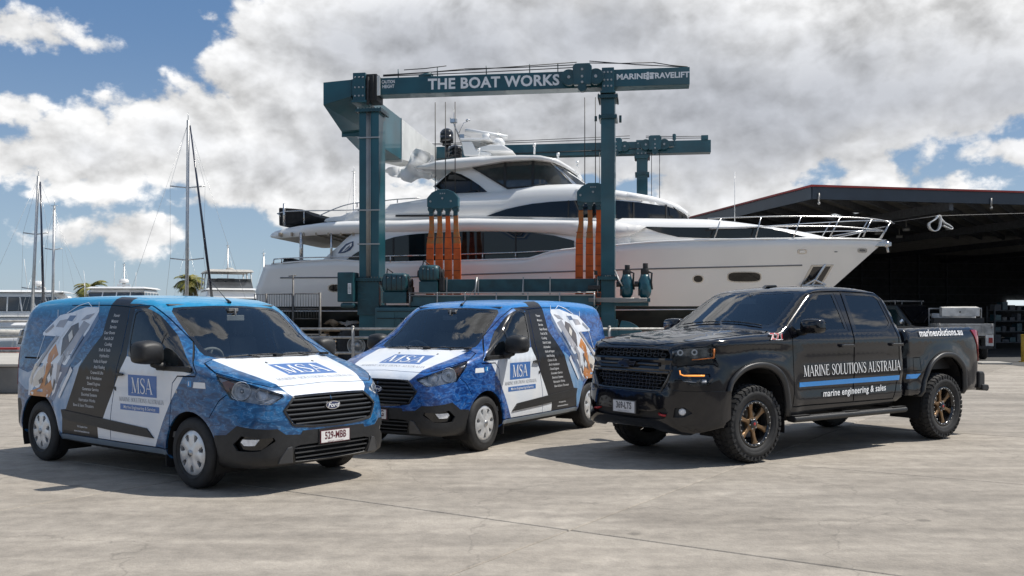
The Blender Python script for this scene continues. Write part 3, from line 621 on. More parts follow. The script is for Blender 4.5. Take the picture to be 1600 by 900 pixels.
def make_wheel(parent, x, sg, Rt, w, outer, style, ry=None):
    """a wheel with tyre, rim or cap; outer = |y| of the outer face"""
    t = bpy.data.objects.new('wheel', None); C.objects.link(t); t.parent = parent; t.location = (x, 0, Rt)
    m = MB(); yo, yi = outer, outer - w
    rr = Rt*.62 if style == 'van' else Rt*.60
    prof = [(rr, yo-.03), (rr+.01, yo-.006), (rr+.35*(Rt-rr), yo), (rr+.7*(Rt-rr), yo-.004), (Rt-.012, yo-.02), (Rt, yo-.045)]
    ng = 4 if style == 'van' else 0
    for k in range(ng):
        yc = yo-.06 - (w-.12)*k/(ng-1); prof += [(Rt, yc+.010), (Rt-.008, yc+.006), (Rt-.008, yc-.006), (Rt, yc-.010)]
    prof += [(Rt, yi+.045), (Rt-.012, yi+.02), (rr+.5*(Rt-rr), yi), (rr, yi+.03)]
    m.lathe([(a, b*sg) for a, b in prof], (0, 0, 0), 'y', 64)
    if sg < 0: m.f = [f[::-1] for f in m.f]
    if style == 'van':   # raised ring and lettering ribs on the sidewall
        m.lathe([(rr+.028, (yo+.0015)*sg), (rr+.034, (yo+.004)*sg), (rr+.04, (yo+.0015)*sg)], (0, 0, 0), 'y', 64)
    obj('tyre', m, m_rubber, t)
    m = MB(); m.lathe([(rr, (yo-.02)*sg), (rr-.012, (yo-.05)*sg), (rr-.02, (yi+.05)*sg), (.02, (yi+.07)*sg)], (0,0,0), 'y', 40)
    m.lathe([(.16, (yo-.10)*sg), (.16, (yo-.13)*sg), (.02, (yo-.13)*sg)], (0,0,0), 'y', 24)
    obj('rim_barrel', m, m_gloss if style != 'van' else m_dark, t)
    if style == 'van':
        # seven-spoked hub cap: a dished disc with seven wedge openings
        V = []; E = []; polys = []
        def loop(q):
            o = len(V); V.extend(q); n = len(q); E.extend([(o+i, o+(i+1)%n) for i in range(n)])
        ro = rr + .004; loop([(ro*cos(2*PI*i/56), ro*sin(2*PI*i/56)) for i in range(56)])
        for k in range(7):
            a = 2*PI*k/7 + .25; q = []
            for (r_, d) in ((.128, -.13), (.178, -.17), (.186, 0), (.178, .17), (.128, .13), (.112, 0)): q.append((r_*cos(a+d), r_*sin(a+d)))
            polys.append(q); loop(q)
        for r_ in (.03, .045, .062, .085, .105, .15, .195):
            for i in range(28): V.append((r_*cos(2*PI*i/28+r_*9), r_*sin(2*PI*i/28+r_*9)))
        Q, T = cdt(V, E); c = np.array([Q[list(f)].mean(0) for f in T]); keep = (np.hypot(c[:,0], c[:,1]) < ro*.999)
        for q in polys: keep &= ~inpoly(q, c[:,0], c[:,1])
        def hh(r_, a): return .012*cos(min(r_/ro, 1)*PI*.5) + .014*math.exp(-(r_/.035)**2) + .005*cos(7*(a-.25)+PI)*math.exp(-((r_-.13)/.05)**2) - (.012 if r_ > ro*.97 else 0)
        m = MB(); pts = [(a, (yo-.012+hh(math.hypot(a,b), math.atan2(b,a)))*sg, b) for a, b in Q]
        m.add(pts, [f if sg < 0 else f[::-1] for f, k in zip(T, keep) if k], 0, True)
        for q in polys:
            n = len(q); vs = [(a, (yo-.012+hh(math.hypot(a,b), math.atan2(b,a)))*sg, b) for a, b in q] + [(a, (yo-.045)*sg, b) for a, b in q]
            m.add(vs, [(i, (i+1)%n, n+(i+1)%n, n+i) for i in range(n)])
        obj('hubcap', m, m_hubcap, t)
        m = MB(); m.lathe([(.034, (yo+.006)*sg), (.032, (yo+.013)*sg), (.001, (yo+.016)*sg)], (0,0,0), 'y', 24); obj('centre_cap', m, m_steel, t)
    return t

def build_van_shell():
    s = Shell(G_van, -3.0, .35, .86, h=.06)
    sd, fr, tp = s.side, s.front, s.top; cat = lambda *a: np.concatenate([np.array(q, float) for q in a])
    side = lambda *p: sd(list(p))
    # ---- printed zones
    s.cut('black', cat(side((-1.655,1.45),(-1.64,1.60),(-1.62,1.78)), tp([(-1.62,.70),(-1.30,.70)]), side((-1.28,1.78),(-1.1,1.775),(-.92,1.755),(-.93,1.72),(-1.13,1.72),(-1.11,1.24),(-1.37,.85),(-1.55,.58),(-1.67,.52),(-1.67,.345),(-2.43,.345),(-2.40,.62),(-2.32,.63),(-2.03,1.10))), True)
    s.cut('white', cat(side((-1.11,1.24),(-.46,1.16),(.03,1.10),(-.10,1.07),(-.30,.82),(-.45,.6),(-.60,.345),(-1.67,.345),(-1.67,.52),(-1.55,.58),(-1.37,.85))), True)
    s.cut('white', cat(tp([(-.02,0),(-.01,.3),(.0,.71),(.35,.665),(.60,.60),(.76,.53)]), fr([(.455,.90),(.41,.893),(.0,.90)])), True)
    s.cut('pale', cat(side((-1.98,1.18),(-2.03,1.10),(-2.32,.63),(-2.40,.62),(-2.43,.345),(-2.52,.45),(-2.6,.72),(-2.75,.80),(-3.25,.80),(-3.5,.90),(-3.57,1.05),(-3.2,1.0),(-2.7,1.15),(-2.4,.95))), True)
    s.cut('sill', side((-2.45,.345),(-.38,.345),(-.40,.285),(-2.48,.285)), True)
    low = side((-3.6,.36),(-3.35,.31),(-2.48,.285),(-.40,.285),(.3,.28))
    s.cut('under', cat(low, [(.6,.0,.0),(-3.6,0,.0)]), True)
    s.cut('clad', cat(side((-3.628,.72),(-3.42,.70),(-3.36,.60),(-3.34,.25)), [(-3.4,.6,.0),(-3.4,0,0)], [(-3.7,0,.1),(-3.7,0,.62),(-3.64,.7,.68)]), True)
    # ---- panels and openings
    s.cut('cladding', cat([(.37,.93,.54),(.52,.91,.55),(.64,.88,.64),(.92,.64,.61),(.95,.57,.55),(.96,.40,.545),(.97,.385,.575),(.98,0,.575)], [(.9,0,.2),(.6,0,.0),(.40,.5,.0),(.36,.9,.2)]))
    s.seam(cat(side((.30,.70),(.42,.86),(.50,.92))))
    s.cut('bonnet', cat(tp([(-.03,0),(-.02,.5),(.0,.70),(.08,.84)]), [(.33,.905,1.115),(.66,.80,1.045)], tp([(.80,.62),(.80,.3),(.785,0)])))
    s.seam(cat(tp([(-.03,0),(-.02,.5),(.0,.70),(.08,.84)]), [(.33,.905,1.12),(.66,.80,1.045)], tp([(.80,.62),(.80,.3),(.785,0)])), .009)
    ws = [(.06,0,1.235),(.05,.4,1.235),(.0,.62,1.25),(-.09,.76,1.285),(-.16,.78,1.335),(-.72,.685,1.705),(-.77,.63,1.735),(-.735,.35,1.75),(-.72,0,1.75)]
    s.cut('screen_border', ws)
    s.cut('windscreen', [(.0,0,1.275),(-.0,.4,1.27),(-.05,.60,1.285),(-.12,.70,1.325),(-.18,.725,1.365),(-.69,.64,1.685),(-.73,.59,1.71),(-.70,.35,1.73),(-.69,0,1.735)])
    door = side((-1.24,1.74),(-.9,1.755),(-.65,1.63),(-.30,1.395),(.10,1.115),(.09,1.075),(-.19,1.07),(-.27,1.0),(-.29,.87),(-.32,.6),(-.37,.35),(-1.42,.35),(-1.40,.6),(-1.33,.9),(-1.22,1.3),(-1.22,1.6))
    s.cut('door', door)
    win = side(*spline([(-1.13,1.70),(-1.08,1.725),(-.93,1.725),(-.75,1.665),(-.60,1.575),(-.39,1.43)], 3).tolist(), (.07,1.115), (.06,1.10), (-.42,1.15), (-.96,1.19), (-1.08,1.245), (-1.12,1.40))
    s.cut('window_frame', win)
    s.cut('door_window', side(*spline([(-1.10,1.67),(-1.06,1.695),(-.93,1.695),(-.75,1.635),(-.60,1.54)], 3).tolist(), (-.565,1.515), (-.555,1.195), (-.95,1.225), (-1.05,1.27), (-1.09,1.40)))
    s.cut('quarter_window', side((-.525,1.485),(-.39,1.39),(-.19,1.25),(-.20,1.165),(-.515,1.19)))
    s.seam(door, .010, True)
    s.seam(side((-1.24,1.745),(-1.6,1.765),(-2.45,1.77),(-2.47,1.6),(-2.45,1.18),(-2.47,.95),(-2.43,.80)), .008)
    s.seam(side((-1.42,.352),(-2.44,.352)), .008); s.seam(side((-2.45,1.17),(-3.30,1.17)), .016)
    s.cut('moulding', side((-2.41,.62),(-1.54,.575),(-.72,.53),(-.60,.44),(-1.35,.46),(-2.38,.52)))
    s.cut('headlight', [(.34,.91,1.115),(.66,.81,1.035),(.90,.57,.925),(.905,.555,.90),(.88,.68,.83),(.82,.78,.835),(.55,.91,.88),(.48,.92,.96),(.39,.92,1.05)])
    s.grille = fr(spline([(0,.605),(.25,.61),(.46,.632),(.50,.66),(.56,.76),(.555,.785),(.45,.88),(.40,.892),(.2,.896),(0,.897)], 2).tolist())
    s.cut('grille', s.grille)
    s.cut('intake', fr([(0,.45),(.40,.445),(.47,.43),(.475,.38),(.44,.29),(0,.28)]))
    s.cut('fog', [(.60,.89,.47),(.68,.86,.55),(.90,.66,.535),(.91,.65,.50),(.83,.77,.41),(.64,.88,.41)])
    s.cut('tail', side((-3.56,1.28),(-3.46,1.28),(-3.50,.85),(-3.62,.85)))
    for cx, r in ((0, .405), (-2.933, .44)):
        s.cut('arch', np.array([[x, .9, z] for x, z in arc(cx, .343, r, -12, 192)] + [[cx-r, .9, .0], [cx+r, .9, .0]]))
    return s.solve()

def decal(mb, s, vf, fn, off, mi=0, sg=1, flip=False, view='side'):
    """lay flat artwork (2D verts, faces) on the shell; fn maps artwork to view coordinates"""
    V, Fc = vf; q = [fn(a, b) for a, b in V]; aq = [(a, b) for a, b in q]
    if view == 'side': P = s.side(aq)
    elif view == 'top': P = s.top([(a, abs(b)) for a, b in aq])
    else: P = s.front([(abs(a), b) for a, b in aq])
    Nn = s.normal(P)
    if view == 'side': P = (P + Nn*off) * np.array([1, sg, 1])
    elif view == 'top': sy = np.sign([b for a, b in aq]); P = P + Nn*off; P[:, 1] *= np.where(sy == 0, 1, sy)
    else: sy = np.sign([a for a, b in aq]); P = P + Nn*off; P[:, 1] *= np.where(sy == 0, 1, sy)
    # face outwards
    mb.add(P.tolist(), [f[::-1] if flip else f for f in Fc], mi, False)

LIST = ['Power', 'Motors', 'Service', 'Gear Boxes', 'Fuel & Oil', 'Cooling', 'Shaft & Seals', 'Hydraulics', 'Refits & Repair', 'Anti Fouling', 'Cranes & Lifts', 'Air & Ventilation', 'Diesel Engines', 'Generator Service', 'Electrical Systems', 'Fabrication Works', 'Bow & Stern Thrusters']
BOAT = [  # (material index, outline in side view) : the boat printed on the rear flank
    (5, [(-1.80,1.62),(-1.92,1.42),(-2.18,1.16),(-2.46,.86),(-2.58,.70),(-2.66,.74),(-2.52,.98),(-2.22,1.34),(-1.98,1.60),(-1.86,1.72)]),
    (0, [(-1.85,1.745),(-1.83,1.70),(-1.95,1.50),(-2.19,1.25),(-2.47,.95),(-2.56,.80),(-2.64,.74),(-3.18,.74),(-3.17,.92),(-3.02,1.10),(-2.78,1.28),(-2.56,1.45),(-2.66,1.60),(-2.36,1.70),(-2.12,1.75)]),
    (1, [(-2.10,1.60),(-1.95,1.56),(-2.10,1.38),(-2.42,1.08),(-2.50,.90),(-2.54,.90),(-2.50,1.12),(-2.30,1.35)]),
    (2, [(-2.20,1.58),(-2.16,1.50),(-2.32,1.32),(-2.45,1.20),(-2.47,1.40),(-2.34,1.54)]),
    (3, [(-2.50,1.22),(-2.62,1.15),(-2.66,.98),(-2.60,.82),(-2.68,.74),(-3.14,.74),(-3.12,.79),(-2.90,.84),(-2.78,1.0),(-2.72,1.22),(-2.60,1.34)]),
    (4, [(-2.78,1.10),(-2.95,1.02),(-3.08,.90),(-3.05,.84),(-2.88,.88),(-2.80,.98)]),
    (2, [(-2.60,1.12),(-2.74,.98),(-2.78,.86),(-2.70,.90),(-2.62,1.0)]),
    (0, [(-2.30,1.70),(-2.64,1.66),(-2.94,1.46),(-2.93,1.43),(-2.50,1.42),(-2.42,1.50),(-2.28,1.62)]),
    (1, [(-2.42,1.62),(-2.62,1.60),(-2.68,1.53),(-2.50,1.52)]),
    (5, [(-2.28,1.655),(-2.42,1.655),(-2.46,1.60),(-2.34,1.59)]),
    (1, [(-1.90,1.68),(-2.06,1.66),(-2.16,1.60),(-2.00,1.62)]), (4, [(-2.30,1.50),(-2.36,1.44),(-2.30,1.36),(-2.25,1.42)]), (1, [(-2.36,1.20),(-2.46,1.02),(-2.50,1.04),(-2.40,1.24)]),
    (4, [(-2.98,1.12),(-3.10,1.00),(-3.14,.88),(-3.10,.86),(-3.06,.98),(-2.94,1.08)]), (2, [(-2.84,.96),(-2.92,.92),(-2.90,.88),(-2.82,.90)]), (0, [(-2.66,1.02),(-2.72,.96),(-2.69,.90),(-2.63,.94)]), (5, [(-2.02,1.42),(-2.22,1.18),(-2.24,1.20),(-2.05,1.45)]), (0, [(-2.16,1.06),(-2.44,.74),(-2.47,.76),(-2.20,1.10)]), (2, [(-2.56,.96),(-2.60,.84),(-2.58,.82),(-2.54,.92)]), (1, [(-2.74,1.56),(-2.90,1.47),(-2.86,1.455),(-2.72,1.53)]),
    (1, [(-2.56,1.42),(-2.92,1.08),(-2.98,1.08),(-2.62,1.43)]),
]
def van_plate(t, plate_txt):
    m = MB(); px = .99; m.box((px-.008, -.186, .435), (px, .186, .557), 0); m.box((px, -.178, .441), (px+.0015, .178, .551), 1)
    place2d(m, text2d(plate_txt, .098, .0022, 0, .74), lambda a, b: (px+.0028, a, .503+b), 0)
    place2d(m, text2d('QUEENSLAND - SUNSHINE STATE', .013, 0, 0, 1.), lambda a, b: (px+.0028, a, .448+b), 0)
    m.box((px-.03, -.2, .43), (px-.009, .2, .575), 2)
    obj('number_plate', m, [m_maroon, m_plate, m_plastic], t)
def make_van(label, wrap, plate_txt, top_wrap, loc, rz):
    s = VS; t = thing('delivery_van', label, 'van', loc, rz, 'blue wrapped vans parked in the yard')
    zm = {'black': m_wrapblack, 'white': m_wrapwhite, 'pale': m_wrappale, 'sill': m_steelblue, 'under': m_dark, 'clad': m_plastic}
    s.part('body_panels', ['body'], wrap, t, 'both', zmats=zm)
    dr = s.part('door', ['door'], wrap, t, 'pair', zmats=zm)
    s.part('bonnet', ['bonnet'], wrap, t, 'both', zmats=zm, out=.001)
    s.part('bumper', ['cladding'], m_plastic, t, 'both', out=.004)
    s.part('windscreen_surround', ['screen_border'], m_gloss, t, 'both', rim=.012, out=-.002)
    s.part('windscreen', ['windscreen'], m_screen, t, 'both', rim=0, out=-.004)
    for d, n in zip(dr, 'LR'):
        s.part('window_frame', ['window_frame'], m_gloss, d, n, rim=.02, out=.002)
        s.part('window', ['door_window'], m_sideglass, d, n, rim=0, out=-.003); s.part('quarter_window', ['quarter_window'], m_sideglass, d, n, rim=0, out=-.003)
    s.part('side_moulding', ['moulding'], m_plastic, t, 'pair', out=.013, rim=.02)
    s.part('tail_light', ['tail'], m_red, t, 'pair', out=.004)
    s.part('panel_gap', ['gap'], m_dark, t, 'both', out=-.012, rim=0)
    # ---- grille
    g = s.part('grille', ['grille'], m_dark, t, 'both', out=-.07, rim=0)
    m = MB(); P = s.grille; loopP = np.concatenate([P, (P*np.array([1,-1,1]))[::-1][1:-1]]); Nn = s.normal(np.where(np.abs(loopP) < 1e9, loopP*np.array([1,1,1]), 0)); sweep(m, loopP, Nn, [(-.06,-.012),(.006,-.012),(.010,0),(.006,.012),(-.06,.012)], True)
    obj('grille_surround', m, m_gloss, g)
    for k in range(6):
        z = .640 + k*.044
        hw = float(np.interp(z, [.62,.66,.76,.785,.88], [.40,.49,.55,.54,.44])); ys = np.linspace(-hw, hw, 17); q = s.front([(abs(y), z) for y in ys]); q[:, 1] = ys
        m = MB(); sweep(m, q - np.array([.018, 0, 0]), np.tile([1., 0, 0], (17, 1)), [(.008,-.010),(.012,0),(-.002,.014),(-.03,.012),(-.03,-.004)], smooth=False); obj('grille_slat', m, m_slat, g)
    g2 = s.part('lower_grille', ['intake'], m_dark, t, 'both', out=-.06, rim=0)
    for k in range(3):
        z = .325 + k*.045; hw = .44 + k*.012; ys = np.linspace(-hw, hw, 13); q = s.front([(abs(y), z) for y in ys]); q[:, 1] = ys
        m = MB(); sweep(m, q - np.array([.015, 0, 0]), np.tile([1., 0, 0], (13, 1)), [(.008,-.006),(.008,.006),(-.03,.006),(-.03,-.006)]); obj('grille_slat', m, m_slat, g2)
    # lower corner pods
    for sg in (1, -1):
        q = s.front([(.50,.44),(.545,.43),(.61,.33),(.62,.29),(.47,.29)]); n = len(q); q = q + s.normal(q)*.016; q2 = q - np.array([.05, 0, 0]); vv = np.concatenate([q, q2])*np.array([1, sg, 1])
        f = [tuple(range(n)), tuple(range(2*n-1, n-1, -1))] + [(i, n+i, n+(i+1)%n, (i+1)%n) for i in range(n)]
        m = MB(); m.add(vv.tolist(), f if sg < 0 else [x[::-1] for x in f]); obj('bumper_pod', m, m_plastic2, t, .006)
    # ---- badge, plate
    m = MB(); px = float(s.front([(0, .79)])[0][0])
    oval = lambda a, b, n=36: [(a*cos(2*PI*i/n), b*sin(2*PI*i/n)) for i in range(n)]
    bt = lambda p, x: (x, p[0], .79 + p[1])
    m.prism(oval(.088,.040), px-.02, px+.010, bt, 0); m.prism(oval(.080,.033), px+.004, px+.012, bt, 1)
    place2d(m, text2d('Ford', .062, .001, .25, 1.15), lambda a, b: (px+.0138, a, .79+b), 2)
    obj('badge', m, [m_chrome, m_navy, m_txtwhite], g)
    van_plate(t, plate_txt)
    # ---- head lamps
    for sg, n in ((1, 'L'), (-1, 'R')):
        h = s.part('headlight', ['headlight'], m_lens, t, n, rim=.0, out=.001)
        s.part('lamp_housing', ['headlight'], m_lampsilver, h, n, out=-.045, rim=0)
        def bowl(c, nrm, r, mat, nm, dep=.05):
            c = Vector(c); nr = Vector(nrm).normalized(); u = nr.cross(Vector((0,0,1))).normalized(); v = u.cross(nr); m = MB(); o = []
            K = 24; rings = [(1.0, .0), (.97,.008),(.86,-.02),(.6,-.04),(.3,-.05),(.08,-.05)]
            for (a, d) in rings:
                for k in range(K): o.append(tuple(c + (u*cos(2*PI*k/K) + v*sin(2*PI*k/K))*r*a + nr*d*dep/.05))
            m.add(o, [(i*K+k, i*K+(k+1)%K, (i+1)*K+(k+1)%K, (i+1)*K+k) for i in range(len(rings)-1) for k in range(K)], 0, True)
            m.sphere(tuple(c - nr*.03), r*.28, 12, 1); obj(nm, m, [mat, m_steel], h)
        bowl((.615, sg*.812, .955), (.62, sg*.75, .1), .088, m_reflect, 'lamp_reflector'); bowl((.765, sg*.70, .925), (.75, sg*.6, .15), .062, m_reflect, 'lamp_reflector')
        m = MB(); q = s.bis(np.array([[.35,0,.86]]*5), np.array([[a,b,c] for a,b,c in ((.20,.84,.17),(.13,.86,.20),(.075,.86,.17),(.12,.86,.08),(.17,.86,.08))]), 1.3); q = (q - s.normal(q)*.022)*np.array([1, sg, 1]); m.add(q.tolist(), [(0,1,2,3,4)]); obj('indicator', m, m_amberdim, h)
        m = MB(); q = s.bis(np.array([[.35,0,.86]]*4), np.array([[a,b,c] for a,b,c in ((.50,.62,.03),(.44,.66,.0),(.46,.69,-.03),(.53,.60,-.01))]), 1.3); q = (q - s.normal(q)*.02)*np.array([1, sg, 1]); m.add(q.tolist(), [(0,1,2,3)]); obj('day_light', m, m_reflect, h)
        # thin bright line along the lower edge
        q = s.bis(np.array([[.35,0,.86]]*6), np.array([[a,b,c] for a,b,c in ((.17,.88,.12),(.20,.89,.04),(.3,.85,-.01),(.42,.74,-.025),(.5,.64,-.01),(.55,.57,.035))]), 1.3); q = (q - s.normal(q)*.015)*np.array([1, sg, 1])
        m = MB(); m.tube(q.tolist(), .006, 6); obj('lamp_trim', m, m_chrome, h)
        # fog lamp recess
        fg = s.part('fog_recess', ['fog'], m_gloss, t, n, out=-.05, rim=0)
        m = MB(); q = s.dens([(.67,.87,.49),(.69,.865,.515),(.83,.775,.515),(.79,.80,.46),(.70,.855,.458)], True, .04); u, th = s.param(q); q = s.surf(u, th); Nn = s.normal(q)
        a = (q - Nn*.012)*np.array([1, sg, 1]); b = (q - Nn*.05)*np.array([1, sg, 1]); k = len(q); m.add(np.concatenate([a, b]).tolist(), [tuple(range(k))] + [(i, (i+1)%k, k+(i+1)%k, k+i) for i in range(k)]); obj('fog_lamp', m, m_reflect, fg)
    # ---- wheel tunnels and under-floor
    m = MB()
    for cx, r in ((0, .41), (-2.933, .445)):
        for sg in (1, -1):
            q = arc(cx, .343, r, -25, 205, 18); vs = [(a, sg*.93, b) for a, b in q] + [(a, sg*.55, b) for a, b in q]; k = len(q)
            m.add(vs, [(i, i+1, k+i+1, k+i) for i in range(k-1)], 0, True); m.add([(a, sg*.55, b) for a, b in q], [tuple(range(k))])
    m.box((-3.4,-.56,.25), (.7,.56,.5)); m.cyl((0,-.8,.34), (0,.8,.34), .05); m.cyl((-2.933,-.8,.32), (-2.933,.8,.32), .06); m.cyl((-2.7,.3,.26), (-1.0,.3,.26), .05)
    obj('underbody', m, m_dark, t)
    # ---- cab interior
    m = MB(); m.box((-1.42,-.86,.5), (-1.38,.86,1.28)); m.box((-1.42,-.80,1.28), (-1.38,.80,1.74)); m.box((-1.4,-.88,.46), (.1,.88,.52)); m.box((.10,-.8,.5), (.14,.8,1.14)); m.box((-1.4,-.66,1.76), (-.8,.66,1.775)); obj('cab_lining', m, m_cabin, t)
    m = MB(); q = [(.05,1.17),(-.12,1.19),(-.30,1.20),(-.42,1.16),(-.44,1.02),(-.36,.80),(.05,.75)]; m.prism(q, -.84, .84, lambda p, y: (p[0], y, p[1])); obj('dashboard', m, m_dash, t, .02)
    for y0 in (-.43, .15, .52):
        st_ = bpy.data.objects.new('seat', None); C.objects.link(st_); st_.parent = t
        w_ = .25 if y0 < 0 else .19
        m = MB(); m.box((-1.05, y0-w_, .72), (-.55, y0+w_, .86)); obj('seat_cushion', m, m_seat, st_, .04)
        m = MB(); m.prism([(-1.02,.82),(-1.16,1.42),(-1.28,1.42),(-1.20,.80)], y0-w_, y0+w_, lambda p, y: (p[0], y, p[1])); obj('seat_back', m, m_seat, st_, .04)
        m = MB(); m.box((-1.26, y0-.13, 1.45), (-1.15, y0+.13, 1.62)); m.cyl((-1.2,y0-.06,1.4), (-1.2,y0-.06,1.47), .008, 6); m.cyl((-1.2,y0+.06,1.4), (-1.2,y0+.06,1.47), .008, 6); obj('headrest', m, m_seat, st_, .03)
    m = MB(); c = Vector((-.50, -.42, 1.16)); nrm = Vector((-.85, 0, .5)).normalized(); u = Vector((0,1,0)); v = nrm.cross(u)
    ring = [tuple(c + (u*cos(2*PI*k/24) + v*sin(2*PI*k/24))*.185) for k in range(24)]; m.tube(ring, .016, 8, closed=True)
    for a in (0, PI, -PI/2): m.tube([tuple(c), tuple(c + (u*cos(a) + v*sin(a))*.18)], .018, 6)
    m.cyl(tuple(c - nrm*.02), tuple(c + nrm*.03), .06, 14); m.cyl(tuple(c - nrm*.25), tuple(c), .03, 8); obj('steering_wheel', m, m_cabin, t)
    m = MB(); m.box((-.60,-.11,1.60), (-.585,.11,1.66)); m.cyl((-.59,0,1.66), (-.60,0,1.73), .012, 8); m.box((-.70,-.06,1.70), (-.62,.06,1.735)); obj('rear_view_mirror', m, m_cabin, t, .006)
    # ---- mirrors, handles, wipers, aerial
    for sg, d in ((1, dr[0]), (-1, dr[1])):
        mm = bpy.data.objects.new('wing_mirror', None); C.objects.link(mm); mm.parent = t
        m = MB(); q = spline([(-.235,-.09),(-.24,.04),(-.215,.105),(-.12,.135),(.0,.13),(.075,.10),(.09,.02),(.085,-.075),(.0,-.105),(-.15,-.11)], 3, True)
        rows = [(.0, 1.0), (.05, 1.03), (.10, .98), (.14, .85), (.165, .62)]; K = len(q); vs = []
        # shell bulges forward (+x); reflecting face looks back (-x)
        for (dx, sc) in rows: vs += [(-.52 + dx, sg*(1.015 + .085 + (a+.08)*sc*.86), 1.285 + b*sc*.92) for a, b in q]
        f = [(i*K+k, i*K+(k+1)%K, (i+1)*K+(k+1)%K, (i+1)*K+k) for i in range(len(rows)-1) for k in range(K)]; f.append(tuple((len(rows)-1)*K+k for k in range(K)))
        m.add(vs, f, 0, True); obj('mirror_shell', m, m_plastic, mm)
        m = MB(); m.add([(-.522, p[1], p[2]) for p in vs[:K]], [tuple(range(K))]); obj('mirror_glass', m, m_chrome, mm)
        m = MB(); m.tube([(-.42, sg*.93, 1.155), (-.43, sg*1.0, 1.165), (-.43, sg*1.08, 1.19)], [.05, .042, .035], 8); m.box((-.55, sg*.955-.012, 1.115), (.02, sg*.955+.012, 1.165)); obj('mirror_arm', m, m_plastic, mm, .008)
        hd = bpy.data.objects.new('door_handle', None); m = MB(); y = float(s.side([(-1.2, 1.05)])[0][1])
        bpy.data.objects.remove(hd)
        m.prism(spline([(-1.29,1.038),(-1.285,1.062),(-1.2,1.068),(-1.13,1.062),(-1.12,1.045),(-1.2,1.036)], 3, True).tolist(), sg*(y+.012), sg*(y+.034), lambda p, q_: (p[0], q_, p[1])); m.box((-1.285, sg*y-.01, 1.042), (-1.265, sg*y+.02*sg, 1.06)); m.box((-1.145, sg*y-.01, 1.042), (-1.13, sg*y+.02*sg, 1.06))
        obj('door_handle', m, m_plastic, d, .003)
        m = MB(); y = float(s.side([(-1.3, .90)])[0][1]); m.cyl((-1.305, sg*(y-.005), .905), (-1.305, sg*(y+.008), .905), .017, 14); m.cyl((-1.298, sg*(y-.005), .888), (-1.298, sg*(y+.006), .888), .010, 10); obj('door_lock', m, m_plastic, d)
        m = MB(); y = float(s.side([(-.2, .92)])[0][1]); m.cyl((-.2, sg*(y-.005), .92), (-.2, sg*(y+.005), .92), .014, 12); m.cyl((-.2, sg*(y+.004), .92), (-.2, sg*(y+.007), .92), .008, 12); obj('side_repeater', m, m_steel, t)
        
    for (y0, y1, x0, x1) in ((-.55, .08, .04, .02), (.12, .70, .05, -.03)):
        m = MB(); ys = np.linspace(y0, y1, 8); xs = np.linspace(x0, x1, 8) - .02; q = s.top([(x, abs(y)) for x, y in zip(xs, ys)]); q[:, 1] = ys; q[:, 2] += .016; m.tube(q.tolist(), .007, 6); m.tube([tuple(q[3]), (q[3][0]+.05, q[3][1]+.1, q[3][2]-.02)], .009, 6); m.box((.0, y1-.05, 1.235), (.06, y1+.03, 1.262)); obj('wiper', m, m_plastic, t)
    for y0 in (-.22, .37):
        m = MB(); q = s.top([(.22, abs(y0))])[0]; m.add([(q[0]-.02,y0-.012,q[2]), (q[0]+.01,y0-.015,q[2]), (q[0]+.01,y0+.015,q[2]), (q[0]-.02,y0+.012,q[2]), (q[0]-.015,y0,q[2]+.014)], [(0,1,4),(1,2,4),(2,3,4),(3,0,4)]); obj('washer_nozzle', m, m_plastic, t)
    q = s.top([(-.80, .06)])[0]; m = MB(); m.tube([(q[0]+.03, .06, q[2]-.004), (q[0], .06, q[2]+.02), (q[0]-.04, .06, q[2]+.035)], [.02,.014,.007], 8); m.tube([(q[0]-.03, .06, q[2]+.03), (q[0]-.36, .06, q[2]+.27)], [.0045,.002], 6); obj('aerial', m, m_plastic, t)
    # ---- lettering and pictures
    for sg in (1, -1):
        fl = (sg > 0)
        D = lambda x0, z0: (lambda a, b: (x0 - sg*a, z0 + b))
        m = MB(); q = fill2d([(-.26,-.107),(.26,-.107),(.26,.107),(-.26,.107)], .06); decal(m, s, q, D(-.80,.948), .0015, 0, sg); q = serif2d('MSA', .155, .95); decal(m, s, q, D(-.80,.948), .0035, 1, sg)
        decal(m, s, serif2d('MARINE SOLUTIONS AUSTRALIA', .043, 1.), D(-.82,.800), .002, 2, sg)
        q = fill2d([(-.355,-.03),(.355,-.03),(.355,.03),(-.355,.03)], .06); decal(m, s, q, D(-.85,.722), .0015, 0, sg); decal(m, s, text2d('Marine Engineering & Service', .046, .0003, 0, 1.02, 'CENTER', 1.04), D(-.85,.722), .0035, 1, sg)
        obj('door_logo', m, [m_logo, m_txtwhite, m_txtgrey], t)
        for k, w_ in enumerate(LIST):
            m = MB()
            z = 1.655 - k*.0605; fx = (-1.36 if z > 1.22 else -1.36 - (1.22-z)*.42) - (1.66-z)*.12
            decal(m, s, text2d(w_, .046, .0007, 0, .98, 'RIGHT' if sg < 0 else 'LEFT'), D(fx-.03, z), .002, 0, sg)
            obj('list_line', m, m_txtwhite2, t)
        m = MB(); decal(m, s, text2d('Ph: Enquire Now', .030, .001, 0, 1.), D(-1.98,.455), .002, 0, sg); decal(m, s, text2d('www.marinesolutions.au', .032, .001, 0, 1.), D(-2.0,.405), .002, 0, sg)
        obj('contact_lines', m, m_txtwhite2, t)
        m = MB()
        for i, (mi, pl) in enumerate(BOAT): decal(m, s, fill2d(pl, .07), lambda a, b: (a, b), .0012 + i*.0004, mi, sg)
